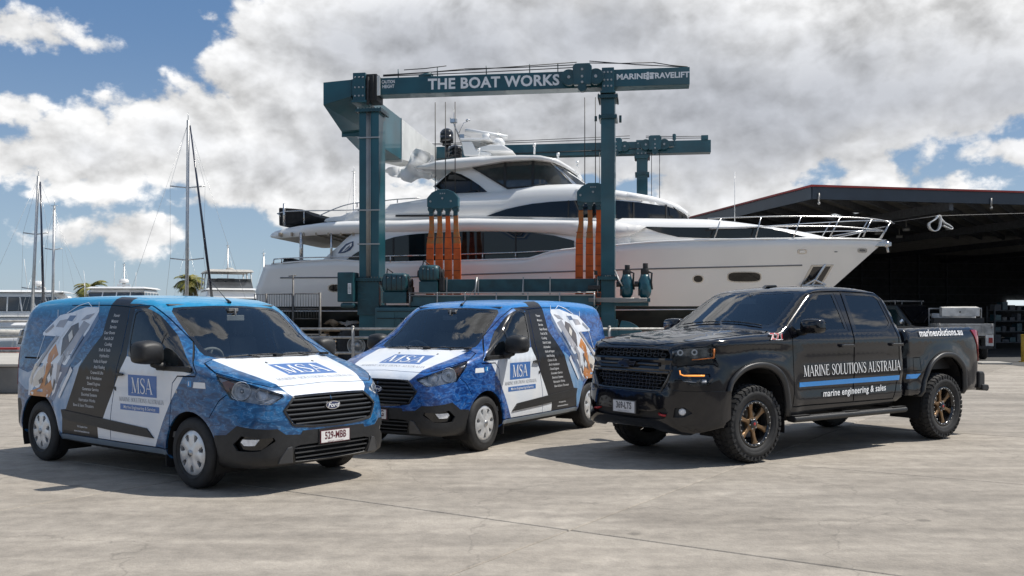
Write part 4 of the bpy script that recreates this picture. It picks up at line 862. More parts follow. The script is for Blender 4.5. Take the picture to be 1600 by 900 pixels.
        for (a, b, c, d) in ((-2.0,1.75,-2.12,1.80),(-2.12,1.80,-2.30,1.76),(-2.30,1.76,-2.5,1.68),(-1.85,1.745,-1.90,1.82),(-2.66,1.60,-2.72,1.72),(-2.88,1.44,-2.98,1.16),(-2.52,1.42,-2.62,1.16)):
            q = strip([(a,b),(c,d)], .010); vv = [p for p in q[0]]; decal(m, s, (vv, [(0,1,2,3)]), lambda a_, b_: (a_, min(b_, 1.80)), .006, 0, sg)
        obj('boat_picture', m, [m_prwhite, m_prgrey, m_prdark, m_prteak, m_prcream, m_prblue], t)
        m = MB(); decal(m, s, fill2d([(-.095,-.028),(.095,-.028),(.085,.028),(-.085,.028)], .06), D(.155, .995), .0015, 0, sg); decal(m, s, fill2d([(-.03,-.028),(.03,-.028),(.03,.028),(-.03,.028)], .06), D(.005, 1.005), .0015, 1, sg); decal(m, s, text2d('i', .05, .004), D(-.005,1.005), .003, 0, sg)
        obj('sticker', m, [m_txtwhite, m_logopale], t)
    m = MB(); H_ = lambda a, b: (.435 - b, a + .065)
    decal(m, s, fill2d([(-.31,-.165),(.31,-.165),(.31,.165),(-.31,.165)], .06), H_, .0015, 0, view='top'); decal(m, s, serif2d('MSA', .235, .92), H_, .004, 1, view='top'); decal(m, s, serif2d('MARINE SOLUTIONS AUSTRALIA', .052, .98), lambda a, b: (.675-b, a+.03), .002, 2, view='top')
    obj('bonnet_logo', m, [m_logo, m_txtwhite, m_txtgrey], t)
    for x in (0, -2.933):
        for sg in (1, -1): make_wheel(t, x, sg, .343, .215, .935, 'van')
    # mud flap
    for sg in (1, -1):
        m = MB(); m.box((-.43, sg*.84-.09, .17), (-.42, sg*.84+.09, .36)); obj('mud_flap', m, m_rubber, t)
    return t
m_steelblue = M('sill_paint', (.20,.26,.33), .3, metal=.3, coat=.4)
m_slat = M('grille_slat_plastic', (.05,.052,.055), .35, var=.1)
m_plastic2 = M('dark_grey_plastic', (.06,.062,.066), .45, var=.1)
m_navy = M('badge_navy', (.005,.02,.09), .2, coat=1)
m_reflect = M('lamp_reflector', (.92,.93,.95), .28, metal=.15, var=.12, scale=30)
m_lampblack = M('lamp_housing', (.03,.032,.036), .3, var=.2); m_lampsilver = M('lamp_housing_silver', (.80,.81,.84), .3, metal=.1, var=.35, scale=10)
m_amberdim = M('indicator_amber', (.30,.12,.06), .3, coat=.5)
m_dash = M('dashboard_plastic', (.13,.135,.14), .6, var=.1)
m_txtwhite2 = M('list_lettering', (.60,.61,.63), .5, var=.1)
m_prwhite = M('print_white', (.84,.86,.90), .3, coat=.5, col2=(.62,.68,.76), scale=4); m_prgrey = M('print_grey', (.26,.28,.33), .3, coat=.5, col2=(.42,.40,.42), scale=5)
m_prdark = M('print_dark', (.05,.055,.07), .3, coat=.5, col2=(.14,.11,.10), scale=8); m_prteak = M('print_teak', (.60,.24,.06), .3, coat=.5, col2=(.36,.13,.04), scale=7)
m_prcream = M('print_cream', (.72,.68,.62), .3, coat=.5); m_prblue = M('print_shade', (.06,.10,.20), .3, coat=.5, col2=(.16,.22,.34), scale=5)
VS = build_van_shell()
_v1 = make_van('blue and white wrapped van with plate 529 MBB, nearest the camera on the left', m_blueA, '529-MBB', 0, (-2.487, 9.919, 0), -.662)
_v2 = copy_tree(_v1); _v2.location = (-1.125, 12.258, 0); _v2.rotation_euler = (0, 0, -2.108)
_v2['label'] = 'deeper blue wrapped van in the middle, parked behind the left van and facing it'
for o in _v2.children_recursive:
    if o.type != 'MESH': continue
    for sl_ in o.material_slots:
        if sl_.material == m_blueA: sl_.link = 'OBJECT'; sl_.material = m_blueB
    if o.name.startswith('number_plate'):
        n = o.name; bpy.data.objects.remove(o); van_plate(_v2, '629-TOG')
# ================================================================== the pickup truck
T_prof = spline([(.60,.40),(.88,.38),(.99,.46),(1.03,.60),(1.04,.80),(1.01,.84),(1.0,.95),(.995,1.12),(.98,1.25),(.93,1.34),(.78,1.395),(.4,1.45),(0,1.48),(-.33,1.495)], 4).tolist() \
  + spline([(-.42,1.54),(-.75,1.745),(-1.06,1.935),(-1.22,1.995),(-1.5,2.03),(-1.9,2.035),(-2.3,2.015),(-2.55,1.985)], 4).tolist() \
  + spline([(-2.67,1.91),(-2.74,1.76),(-2.81,1.53),(-2.84,1.4),(-2.85,.9),(-2.85,.58)], 3).tolist() + [(-2.6,.53),(-1.3,.51),(-.5,.47)]
T_W = sprf([.3,.45,.6,.8,1.0,1.2,1.36,1.46,1.6,1.8,2.0,2.12], [.955,.975,.985,.995,1.0,.995,.975,.945,.90,.83,.755,.70])
_pl = spline([(1.07,0),(1.06,.3),(1.03,.52),(.96,.70),(.84,.84),(.67,.94),(.42,.995),(0,1.01),(-.5,1.0),(-1.5,1.0),(-2.7,1.0)], 5).tolist() + [(-2.88,.995),(-2.88,0)]
T_plan = _pl + [(x, -y) for x, y in _pl[::-1]]
def t_width(x, y, z):
    w = T_W(z)
    fx = np.clip((x+.75)/.5, 0, 1)
    w = w + fx*(.020*np.exp(-((z-1.35)/.055)**2) - .026*np.exp(-((z-1.23)/.07)**2) + .012*np.exp(-((z-1.06)/.08)**2))
    dx = np.clip((-x-.6)/.3, 0, 1)*np.clip((x+4.5)/.3, 0, 1)
    w = w + dx*(.010*np.exp(-((z-1.36)/.055)**2) - .012*np.exp(-((z-1.12)/.12)**2) + .010*np.exp(-((z-.66)/.06)**2) - .015*np.exp(-((z-.80)/.07)**2))
    for cx in (-.08, -3.76):
        rr = np.sqrt((x-cx)**2 + (z-.55)**2); w = w + .030*np.exp(-((rr-.62)/.09)**2)
    return w
def G_cab(x, y, z):
    ay = np.abs(y); g = np.clip((z-1.3)/.25,0,1)*np.clip((-x-.1)/.3,0,1)*np.clip((x+2.4)/.8,0,1)
    hb = .013*(np.clip((.62-ay)/.10, 0, 1) - .6*np.clip((.30-ay)/.10, 0, 1))*np.clip((x+.5)/.3, 0, 1)*np.clip((1.0-x)/.3, 0, 1)
    a = sdf(T_prof, x+.14*y*y*g, z+.05*ay**2*np.clip((z-1.)/.4,0,1)-hb*(z > 1.3)); b = sdf(T_plan, x, ay+.05*np.clip((z-.95)/.15,0,1)*np.clip((x-.4)/.3,0,1))
    return smax(smax(a, b, .045), (ay - t_width(x, y, z))*.97, .065)
B_prof = [(-2.88,.60),(-2.88,1.47),(-2.95,1.49),(-3.5,1.50),(-4.3,1.505),(-4.60,1.50),(-4.68,1.42),(-4.74,1.2),(-4.76,.62)]
_pl = [(-2.88,1.0)] + spline([(-3.5,1.01),(-4.3,1.0),(-4.58,.97),(-4.71,.9),(-4.76,.75)], 4).tolist(); B_plan = _pl + [(x, -y) for x, y in _pl[::-1]]
def G_bed(x, y, z):
    ay = np.abs(y)
    return smax(smax(sdf(B_prof, x, z), sdf(B_plan, x, ay), .05), (ay - t_width(x, y, z))*.97, .05)
F_ARCH = [(.40,.30),(.41,.80),(.36,.92),(.20,1.035),(.0,1.075),(-.20,1.06),(-.37,.985),(-.48,.85),(-.54,.62),(-.54,.30)]
R_ARCH = [(-3.22,.30),(-3.25,.62),(-3.33,.84),(-3.44,1.00),(-3.62,1.09),(-3.78,1.11),(-3.97,1.085),(-4.14,.97),(-4.21,.83),(-4.22,.62),(-4.21,.30)]
def build_truck_shells():
    s = Shell(G_cab, -2.35, .5, 1.0, h=.048); sd, fr, tp = s.side, s.front, s.top; cat = lambda *a: np.concatenate([np.array(q, float) for q in a]); side = lambda *p: sd(list(p))
    s.cut('under', cat(side((-2.86,.60),(-2.7,.565),(-.56,.545),(-.5,.5)), [(.4,.8,0),(-2.85,.0,.0)]), True)
    hood = cat(tp([(-.36,0),(-.38,.5),(-.42,.80),(-.30,.87),(.0,.875),(.4,.86),(.70,.78),(.86,.66),(.92,.5)]), [(.955,.35,1.315),(.965,0,1.32)])
    s.cut('bonnet', hood); s.seam(hood, .010)
    s.cut('screen_border', tp([(-.40,0),(-.42,.5),(-.50,.74),(-.58,.795),(-1.10,.70),(-1.19,.63),(-1.10,.3),(-1.07,0)]))
    s.cut('windscreen', tp([(-.455,0),(-.475,.5),(-.54,.70),(-.60,.75),(-1.08,.66),(-1.14,.59),(-1.06,.3),(-1.035,0)]))
    fd = side((-1.79,1.955),(-1.30,1.94),(-1.12,1.885),(-.78,1.66),(-.62,1.53),(-.655,1.40),(-.66,.75),(-.64,.60),(-1.78,.60),(-1.80,1.2),(-1.81,1.5))
    rd = side((-1.80,1.955),(-2.50,1.94),(-2.58,1.90),(-2.68,1.56),(-2.73,1.40),(-2.75,.95),(-2.66,.72),(-2.60,.60),(-1.79,.60),(-1.81,1.2),(-1.82,1.5))
    s.cut('front_door', fd); s.cut('rear_door', rd)
    s.cut('front_trim', side((-.66,1.53),(-.80,1.665),(-1.14,1.885),(-1.28,1.925),(-1.66,1.94),(-1.745,1.47),(-.80,1.455),(-.68,1.475)))
    s.cut('front_window', side((-.71,1.55),(-.82,1.65),(-1.16,1.865),(-1.29,1.905),(-1.61,1.918),(-1.685,1.495),(-.80,1.48),(-.72,1.50)))
    s.cut('rear_trim', side((-1.83,1.94),(-2.48,1.93),(-2.56,1.88),(-2.665,1.56),(-2.60,1.50),(-2.50,1.46),(-1.85,1.465)))
    s.cut('rear_window', side((-1.88,1.915),(-2.46,1.905),(-2.53,1.86),(-2.625,1.57),(-2.57,1.52),(-2.48,1.485),(-1.91,1.49)))
    s.seam(fd, .011, True); s.seam(rd, .011, True)
    s.cut('lamp', [(.965,.635,1.285),(.80,.86,1.31),(.57,.955,1.315),(.575,.955,1.185),(.80,.875,1.165),(.85,.83,1.215),(.96,.66,1.215)])
    s.cut('lamp_recess', [(.84,.84,1.205),(.80,.875,1.16),(.58,.955,1.175),(.60,.95,1.14),(.87,.80,1.13),(.88,.80,1.035),(.66,.94,1.02),(.66,.94,.985),(.94,.73,.985),(.94,.70,1.17)])
    s.cut('low_lamp', [(.94,.72,.975),(.68,.93,.98),(.68,.93,.895),(.84,.84,.89)])
    s.tg = fr([(0,1.295),(.60,1.285),(.645,1.22),(.64,1.05),(.615,.96),(.53,.83),(.40,.825),(0,.825)]); s.cut('grille', s.tg)
    s.cut('bumper', cat(fr([(0,.80),(.55,.80),(.62,.84),(.68,.845)]), [(.93,.75,.835),(.70,.92,.835),(.42,.985,.83),(.415,.985,.52),(.60,.93,.46),(.80,.82,.42),(.9,.5,.40)], fr([(.3,.455),(0,.455)])))
    s.cut('fog', [(.945,.68,.665),(.90,.79,.66),(.84,.84,.60),(.90,.78,.555),(.95,.66,.565)])
    s.cut('slot', fr([(0,.60),(.42,.60),(.60,.655),(.635,.60),(.60,.535),(.40,.51),(0,.505)]))
    s.cut('arch', np.array([[x, .95, z] for x, z in F_ARCH]))
    s.solve()
    b = Shell(G_bed, -4.25, -3.3, 1.05, h=.055)
    b.cut('under', np.concatenate([b.side([(-2.89,.645),(-4.74,.64)]), [(-4.76,.5,.3),(-4.7,0,.3),(-2.9,0,.3),(-2.89,.6,.3)]]), True)
    b.cut('open', b.top([(-2.98,0),(-2.98,.83),(-4.60,.83),(-4.60,0)]))
    b.cut('tail', [(-4.46,.97,1.47),(-4.66,.95,1.46),(-4.73,.86,1.42),(-4.76,.86,1.02),(-4.66,.96,1.02),(-4.60,.98,1.25)])
    b.cut('arch', np.array([[x, .95, z] for x, z in R_ARCH]))
    b.seam(b.side([(-3.04,1.11),(-3.19,1.11),(-3.20,.94),(-3.04,.94)]), .008, True)
    b.solve(); return s, b
TS, TB = build_truck_shells()

def truck_wheel(parent, x, sg):
    Rt, w, yo = .442, .29, 1.0; t = bpy.data.objects.new('wheel', None); C.objects.link(t); t.parent = parent; t.location = (x, 0, Rt); yi = yo - w; rr = .262
    m = MB(); pr = [(rr, yo-.035), (rr+.012, yo-.012), (rr+.05, yo), (rr+.10, yo+.002), (Rt-.045, yo-.008), (Rt-.02, yo-.03), (Rt-.012, yo-.07), (Rt-.012, yi+.07), (Rt-.02, yi+.03), (Rt-.05, yi+.005), (rr+.05, yi), (rr, yi+.03)]
    m.lathe([(a, b*sg) for a, b in pr], (0,0,0), 'y', 72)
    m.lathe([(rr+.055, (yo+.001)*sg), (rr+.062, (yo+.006)*sg), (rr+.095, (yo+.006)*sg), (rr+.10, (yo+.002)*sg)], (0,0,0), 'y', 72)
    if sg < 0: m.f = [f[::-1] for f in m.f]
    obj('tyre', m, m_rubber, t)
    # chunky tread blocks
    m = MB(); n = 40
    for k in range(n):
        for row, (y0, y1, r1, sh, wd) in enumerate(((yo-.062, yo+.004, Rt-.004, 0, .70), (yi-.004, yi+.062, Rt-.004, .5, .70), (yo-.128, yo-.074, Rt, .25, .78), (yi+.074, yi+.128, Rt, .75, .78), (yo-.172, yo-.138, Rt, .0, .6))):
            a0 = 2*PI*(k + sh)/n; da = 2*PI/n*wd*(1 if k % 2 or row > 1 else .8); sk = .03 if row in (0, 2) else -.03; vs = []
            for (rad, ins) in ((Rt-.03, 0), (r1, .004)):
                for (aa, yy, s2) in ((a0, y0+ins, 0), (a0+da, y0+ins, 0), (a0+da, y1-ins, sk), (a0, y1-ins, sk)):
                    rad2 = rad - (.022 if ((row == 0 and yy > yo-.01) or (row == 1 and yy < yi+.01)) else 0); vs.append((rad2*cos(aa+s2), yy*sg, rad2*sin(aa+s2)))
            m.add(vs, [(4,5,6,7),(0,1,5,4),(1,2,6,5),(2,3,7,6),(3,0,4,7)])
    for k in range(n):      # side biters
        a0 = 2*PI*k/n; L_ = .045 if k % 2 else .028; vs = []
        for yy in (yo-.004, yo+.007):
            for (rad, aa) in ((Rt-.03, a0), (Rt-.03, a0+.085), (Rt-.03-L_, a0+.075), (Rt-.03-L_, a0+.01)): vs.append((rad*cos(aa), yy*sg, rad*sin(aa)))
        m.add(vs, [(4,5,6,7),(0,1,5,4),(1,2,6,5),(2,3,7,6),(3,0,4,7)])
    obj('tread_blocks', m, m_rubber, t, kind='stuff')
    m = MB(); m.lathe([(rr+.002, (yo-.02)*sg), (rr-.006, (yo-.012)*sg), (rr-.03, (yo-.018)*sg), (rr-.036, (yo-.05)*sg), (rr-.045, (yo-.09)*sg), (rr-.05, (yi+.05)*sg), (.02, (yi+.06)*sg)], (0,0,0), 'y', 48); m.lathe([(.165, (yo-.13)*sg), (.165, (yo-.15)*sg), (.02, (yo-.15)*sg)], (0,0,0), 'y', 32, 1); obj('rim_barrel', m, [m_gloss, m_steel], t)
    m = MB()
    for k in range(6):
        a = 2*PI*k/6 + .35; u = np.array([cos(a), sin(a)]); v = np.array([-sin(a), cos(a)]); sec = []
        for (r_, hw, y_, th) in ((.062, .034, yo-.055, .05), (.10, .023, yo-.050, .045), (.16, .024, yo-.046, .045), (.20, .032, yo-.042, .045), (.226, .046, yo-.042, .045)):
            for (q, yy) in ((-hw, y_-.010), (-hw*.55, y_), (hw*.55, y_), (hw, y_-.010), (hw*.8, y_-th), (-hw*.8, y_-th)): p = u*r_ + v*q; sec.append((p[0], yy*sg, p[1]))
        m.add(sec, [(i*6+j, i*6+(j+1)%6, (i+1)*6+(j+1)%6, (i+1)*6+j) for i in range(4) for j in range(6)])
    m.lathe([(.078, (yo-.10)*sg), (.078, (yo-.058)*sg), (.068, (yo-.052)*sg), (.05, (yo-.052)*sg)], (0,0,0), 'y', 36); obj('spokes', m, m_bronze, t, .003)
    m = MB(); m.lathe([(.052, (yo-.06)*sg), (.05, (yo-.032)*sg), (.042, (yo-.026)*sg), (.002, (yo-.024)*sg)], (0,0,0), 'y', 24, 0); m.lathe([(.018, (yo-.023)*sg), (.001, (yo-.021)*sg)], (0,0,0), 'y', 12, 1)
    for k in range(6): a = 2*PI*k/6+.87; m.cyl((.058*cos(a), (yo-.06)*sg, .058*sin(a)), (.058*cos(a), (yo-.036)*sg, .058*sin(a)), .009, 6, 2)
    obj('centre_cap', m, [m_gloss, m_red2, m_steel], t)
    for k in range(24):
        a = 2*PI*k/24; m = MB(); m.cyl((.240*cos(a), (yo-.02)*sg, .240*sin(a)), (.240*cos(a), (yo-.006)*sg, .240*sin(a)), .0065, 6); 
        if k == 0: b0 = obj('rim_bolt', m, m_steel, t)
        else:
            c = b0.copy(); C.objects.link(c); c.parent = t; c.rotation_euler = (0, -a, 0)
    return t
m_tlamp = M('truck_lamp_housing', (.26,.265,.275), .25, metal=.4, var=.5, scale=14)
m_red2 = M('painted_red', (.42,.01,.012), .35, coat=.5)
m_drl = M('running_light', (.8,.3,.06), .3, emit=((1,.36,.08), 1.1))
m_flare = M('satin_black_flare', (.035,.036,.038), .42, var=.1)
m_flakeblue = M('stripe_blue', (.02,.27,.72), .3, coat=.6, var=.02)
m_mesh = M('grille_gloss', (.02,.02,.022), .2, coat=.5)
def make_truck(loc, rz):
    s, b = TS, TB; t = thing('pickup_truck', 'black crew cab pickup with blue side stripe and bronze wheels', 'pickup', loc, rz)
    zm = {'under': m_dark}
    s.part('body_panels', ['body'], m_truck, t, 'both', zmats=zm)
    fd = s.part('front_door', ['front_door'], m_truck, t, 'pair'); rd = s.part('rear_door', ['rear_door'], m_truck, t, 'pair')
    s.part('bonnet', ['bonnet'], m_truck, t, 'both', out=.003)
    s.part('windscreen_surround', ['screen_border'], m_gloss, t, 'both', rim=.01, out=-.002)
    s.part('windscreen', ['windscreen'], m_screen, t, 'both', rim=0, out=-.004)
    for i, n in enumerate('LR'):
        s.part('window_trim', ['front_trim'], m_gloss, fd[i], n, out=-.003, rim=.02); s.part('window', ['front_window'], m_sideglass, fd[i], n, out=-.008, rim=0)
        s.part('window_trim', ['rear_trim'], m_gloss, rd[i], n, out=-.003, rim=.02); s.part('window', ['rear_window'], m_privacy, rd[i], n, out=-.008, rim=0)
    s.part('bumper', ['bumper'], m_truck, t, 'both', out=.028, rim=.06)
    s.part('bumper_slot', ['slot'], m_plastic, t, 'both', out=-.02, rim=0)
    s.part('panel_gap', ['gap'], m_dark, t, 'both', out=-.014, rim=0)
    g = s.part('grille', ['grille'], m_dark, t, 'both', out=-.08, rim=0)
    ob = b.part('cargo_bed', ['body'], m_truck, t, 'both', zmats=zm); b.part('panel_gap', ['gap'], m_dark, t, 'both', out=-.01, rim=0)
    b.part('tail_light', ['tail'], m_red, t, 'pair', out=.012)
    # bed interior and gap filler
    m = MB(); x0, x1, y0, z0, z1 = -2.985, -4.595, .825, .93, 1.49
    m.add([(x0,-y0,z0),(x1,-y0,z0),(x1,y0,z0),(x0,y0,z0),(x0,-y0,z1),(x1,-y0,z1),(x1,y0,z1),(x0,y0,z1)], [(0,1,2,3),(0,4,5,1),(1,5,6,2),(2,6,7,3),(3,7,4,0)]); obj('bed_liner', m, m_plastic, t)
    m = MB(); m.box((-2.9,-.9,.62),(-2.83,.9,1.4)); m.box((-4.5,-.55,.42),(.85,.55,.62)); m.cyl((0,-.8,.44),(0,.8,.44),.06); m.cyl((-3.745,-.8,.44),(-3.745,.8,.44),.07); m.sphere((-3.745,0,.42),.16); m.cyl((-3.2,.45,.40),(-1,.45,.40),.04)
    for ar in (F_ARCH, R_ARCH):
        for sg in (1, -1):
            q = ar; vs = [(a, sg*.95, c) for a, c in q] + [(a, sg*.52, c) for a, c in q]; k = len(q); m.add(vs, [(i, i+1, k+i+1, k+i) for i in range(k-1)], 0); m.add([(a, sg*.52, c) for a, c in q], [tuple(range(k))])
    obj('chassis', m, m_dark, t)
    m = MB(); q = [(.60,.42),(.95,.44),(1.0,.50),(.98,.54),(.6,.54)]; m.prism(q, -.60, .60, lambda p, y: (p[0]-.04, y, p[1]-.02)); obj('skid_plate', m, m_rubber, t, .01)
    # wheel-arch flares
    for ar, sh in ((F_ARCH, s), (R_ARCH, b)):
        q2 = spline(ar[1:-1], 4); q2 = np.concatenate([[[ar[0][0], .56 if ar is F_ARCH else .60]], q2, [[ar[-1][0], .56 if ar is F_ARCH else .60]]]) if ar is not F_ARCH else np.concatenate([q2, [[ar[-1][0], .50]]])
        c = np.array([-.07, .55]) if ar is F_ARCH else np.array([-3.74, .55]); P0 = []
        for x, z in q2: d = np.array([x, z]) - c; d /= np.linalg.norm(d); P0.append(np.array([x, z]) + d*.022)
        P = sh.side([tuple(p) for p in P0])
        for sg in (1, -1):
            m = MB(); PP = P*np.array([1, sg, 1]); NN = np.tile([0., sg, 0.], (len(P), 1)); sweep(m, PP, NN, [(-.03,-.034),(.028,-.034),(.036,-.020),(.030,.010),(.010,.030),(-.02,.034)], smooth=True); obj('arch_flare', m, m_flare, t)
    # ---- grille bars and hexagon mesh
    def bar(z, hw, prof, name='grille_bar', mat=m_mesh, back=.0):
        ys = np.linspace(-hw, hw, 17); q = s.front([(abs(y), z) for y in ys]); q[:, 1] = ys; q[:, 0] -= back; m = MB(); sweep(m, q, np.tile([1., 0, 0], (17, 1)), prof); return obj(name, m, mat, g)
    bar(1.115, .66, [(.012,-.070),(.020,-.05),(.004,0),(.020,.05),(.012,.070),(-.05,.07),(-.05,-.07)], 'grille_crossbar', m_truck)
    bar(1.115, .50, [(.030,-.012),(.034,0),(.030,.012),(-.01,.012),(-.01,-.012)]); bar(1.03, .625, [(.010,-.014),(.014,0),(.010,.014),(-.05,.014),(-.05,-.014)])
    P = s.tg; lp = np.concatenate([P, (P*np.array([1,-1,1]))[::-1][1:-1]]); m = MB(); sweep(m, lp, s.normal(lp), [(-.06,-.014),(.004,-.014),(.010,0),(.004,.014),(-.06,.014)], True); obj('grille_surround', m, m_mesh, g)
    m = MB()
    def hexrow(zc, hw, k, ph):
        wdt = .115; n = int(hw*2/wdt)
        for i in range(-n, n+1):
            cy = (i + ph)*wdt
            if abs(cy) + wdt*.3 > hw: continue
            pts = [(-.042,0),(-.028,.017),(.028,.017),(.042,0),(.028,-.017),(-.028,-.017)]
            q = s.front([(min(abs(cy+a), .66), zc+c_) for a, c_ in pts]); 
            for j, (a, c_) in enumerate(pts): q[j][1] = cy + a
            q[:, 0] -= .03; sweep(m, q, np.tile([1., 0, 0], (6, 1)), [(.008,-.004),(.008,.004),(-.025,.004),(-.025,-.004)], True)
    for r_, (z_, hw) in enumerate(((1.255,.60),(1.215,.62))): hexrow(z_, hw, 0, .5*(r_ % 2))
    for r_ in range(5): hexrow(.995 - r_*.038, .60 - .02*r_, 0, .5*(r_ % 2))
    obj('grille_mesh', m, m_mesh2, g, kind='stuff')
    m = MB(); bw = [(-.155,-.022),(-.125,.026),(-.045,.026),(-.045,.045),(.045,.045),(.045,.026),(.155,.026),(.125,-.022),(.045,-.022),(.045,-.045),(-.045,-.045),(-.045,-.022)]; m.prism(bw, 1.01, 1.045, lambda p, x: (x, p[0], 1.115+p[1])); bw2 = [(a*.86, c_*.72) for a, c_ in bw]; m.prism(bw2, 1.046, 1.049, lambda p, x: (x, p[0], 1.115+p[1]), 1); obj('bow_tie_badge', m, [m_steeldark, m_gloss], g)
    # ---- lamps
    for sg, n in ((1, 'L'), (-1, 'R')):
        h = s.part('headlight', ['lamp'], m_lens, t, n, rim=0, out=.001); s.part('lamp_housing', ['lamp'], m_tlamp, h, n, out=-.05, rim=0)
        hr = s.part('lamp_recess', ['lamp_recess'], m_gloss, h, n, out=-.02, rim=0)
        def onS(pts, inset):
            q = s.dens(pts, False, .05); u, th = s.param(q); q = s.surf(u, th); return (q - s.normal(q)*inset)*np.array([1, sg, 1])
        m = MB(); m.tube(onS([(.925,.738,1.06),(.925,.745,1.02),(.90,.77,1.005),(.72,.92,1.005)], .008).tolist(), [.007]*3 + [.009]*(len(onS([(.925,.738,1.06),(.925,.745,1.02),(.90,.77,1.005),(.72,.92,1.005)], .008))-3), 8, 0); obj('running_light', m, m_drl, h)
        m = MB(); m.tube(onS([(.83,.84,1.182),(.74,.90,1.188),(.60,.95,1.20)], .004).tolist(), .007, 6); obj('amber_strip', m, m_amber, h)
        m = MB(); m.tube(onS([(.60,.95,1.30),(.60,.95,1.21)], .012).tolist(), .016, 6); obj('side_marker', m, m_amber, h)
        for c_ in ((.80,.81,1.255),(.905,.70,1.25)):
            m = MB(); c0 = Vector((c_[0]-.02, c_[1]*sg, c_[2])); nr = Vector((.75,.6*sg,.05)).normalized(); m.tube([tuple(c0-nr*.03), tuple(c0-nr*.01), tuple(c0)], [.018,.028,.034], 14); m.sphere(tuple(c0-nr*.012), .022, 12, 1); obj('projector_lamp', m, [m_reflect, m_lensdark], h)
        m = MB(); m.tube(onS([(.955,.66,1.265),(.955,.66,1.235)], .01).tolist(), .012, 6); m.tube(onS([(.90,.74,1.285),(.62,.945,1.30)], .01).tolist(), .004, 6); obj('lamp_trim', m, m_steel, h)
        l2 = s.part('lower_lamp', ['low_lamp'], m_lens, t, n, rim=0, out=.001); s.part('lamp_housing', ['low_lamp'], m_lampblack, l2, n, out=-.04, rim=0)
        m = MB(); q = onS([(.75,.89,.94),(.71,.915,.94)], .02); m.tube(q.tolist(), .022, 8); m.tube(onS([(.92,.74,.945),(.80,.86,.93)], .02).tolist(), .006, 6); obj('lamp_reflector', m, m_reflect, l2)
        fg = s.part('fog_recess', ['fog'], m_plastic, t, n, out=.0, rim=0)
        m = MB(); c0 = Vector((.905, .755*sg, .61)); nr = Vector((.82,.55*sg,0)).normalized(); m.tube([tuple(c0-nr*.04), tuple(c0+nr*.02), tuple(c0+nr*.022)], [.036,.040,.02], 18); obj('fog_lamp', m, m_reflect, fg)
        m = MB(); m.tube([(.97, sg*.50, .575), (1.01, sg*.50, .575), (1.02, sg*.53, .565), (1.01, sg*.60, .56), (.97, sg*.60, .56)], .014, 8); obj('tow_hook', m, m_red2, t)
    m = MB(); px = 1.085; m.box((px-.012,-.186,.555),(px,.186,.69),0); m.box((px,-.178,.561),(px+.0015,.178,.684),1); place2d(m, text2d('369-LTS', .105, .0022, 0, .74), lambda a, c_: (px+.0028, a, .632+c_), 2); place2d(m, text2d('QUEENSLAND - SUNSHINE STATE', .013), lambda a, c_: (px+.0028, a, .572+c_), 2); m.box((px-.06,-.2,.55),(px-.013,.2,.70),3)
    obj('number_plate', m, [m_platedge, m_plate, m_ink, m_plastic], t)
    # ---- mirrors, handles, boards, bumper
    for sg, d, d2 in ((1, fd[0], rd[0]), (-1, fd[1], rd[1])):
        mm = bpy.data.objects.new('wing_mirror', None); C.objects.link(mm); mm.parent = t
        m = MB(); q = spline([(-.13,-.075),(-.135,.04),(-.11,.078),(.02,.085),(.12,.07),(.14,.02),(.13,-.07),(.0,-.085)], 3, True); K = len(q); rows = [(.0,1),(.05,1.02),(.10,.96),(.13,.8)]; vs = []
        for dx, sc in rows: vs += [(-.86+dx, sg*(1.13+a*sc), 1.535+c_*sc) for a, c_ in q]
        f = [(i*K+k, i*K+(k+1)%K, (i+1)*K+(k+1)%K, (i+1)*K+k) for i in range(3) for k in range(K)] + [tuple(3*K+k for k in range(K))]; m.add(vs, f, 0, True); obj('mirror_shell', m, m_truck, mm)
        m = MB(); m.add([(-.862, p[1], p[2]) for p in vs[:K]], [tuple(range(K))]); obj('mirror_glass', m, m_chrome, mm)
        m = MB(); m.tube([(-.80, sg*.93, 1.46), (-.80, sg*1.02, 1.46), (-.80, sg*1.08, 1.49)], [.04,.035,.035], 8); obj('mirror_arm', m, m_plastic, mm)
        for dd, xx in ((d, -1.645), (d2, -2.665)):
            y = float(s.side([(xx, 1.29)])[0][1]); m = MB(); m.prism([(-.13,-.02),(-.125,.018),(.125,.020),(.13,-.004),(.10,-.022)], sg*(y+.018), sg*(y+.036), lambda p, q_: (xx+p[0], q_, 1.292+p[1])); m.box((xx-.125, sg*(y-.02), 1.28), (xx-.10, sg*(y+.02), 1.305)); m.box((xx+.10, sg*(y-.02), 1.28), (xx+.125, sg*(y+.02), 1.305)); obj('door_handle', m, m_truck, dd, .006)
            m = MB(); m.box((xx-.10, sg*(y+.0362), 1.300), (xx+.10, sg*(y+.0385), 1.304)); obj('handle_strip', m, m_steel, dd)
        m = MB(); q = [(0,0),(.02,.03),(.10,.04),(.14,.025),(.145,-.01),(.12,-.035),(.02,-.03)]; m.prism(q, -.60, -2.80, lambda p, x: (x, sg*(.92+p[0]), .455+p[1]))
        for x in (-.75,-1.7,-2.65): m.box((x-.04, sg*.5, .47), (x+.04, sg*.95, .50))
        obj('running_board', m, m_plastic, t, .012)
        m = MB(); y = 1.0
        for x in np.linspace(-.75,-2.65,3): m.box((x-.14, sg*(y-.03), .4965), (x+.14, sg*(y+.045), .500))
        obj('step_pad', m, m_rubber, t)
        m = MB(); m.prism([(-.72,.64),(-.90,.64),(-.93,.68),(-.93,.84),(-.88,.88),(-.72,.88)], sg*.55, sg*.98, lambda p, y_: (p[0]*.7-4.16+.03*(abs(y_) > .9), y_, p[1])); obj('rear_bumper', m, m_plastic, t, .02)
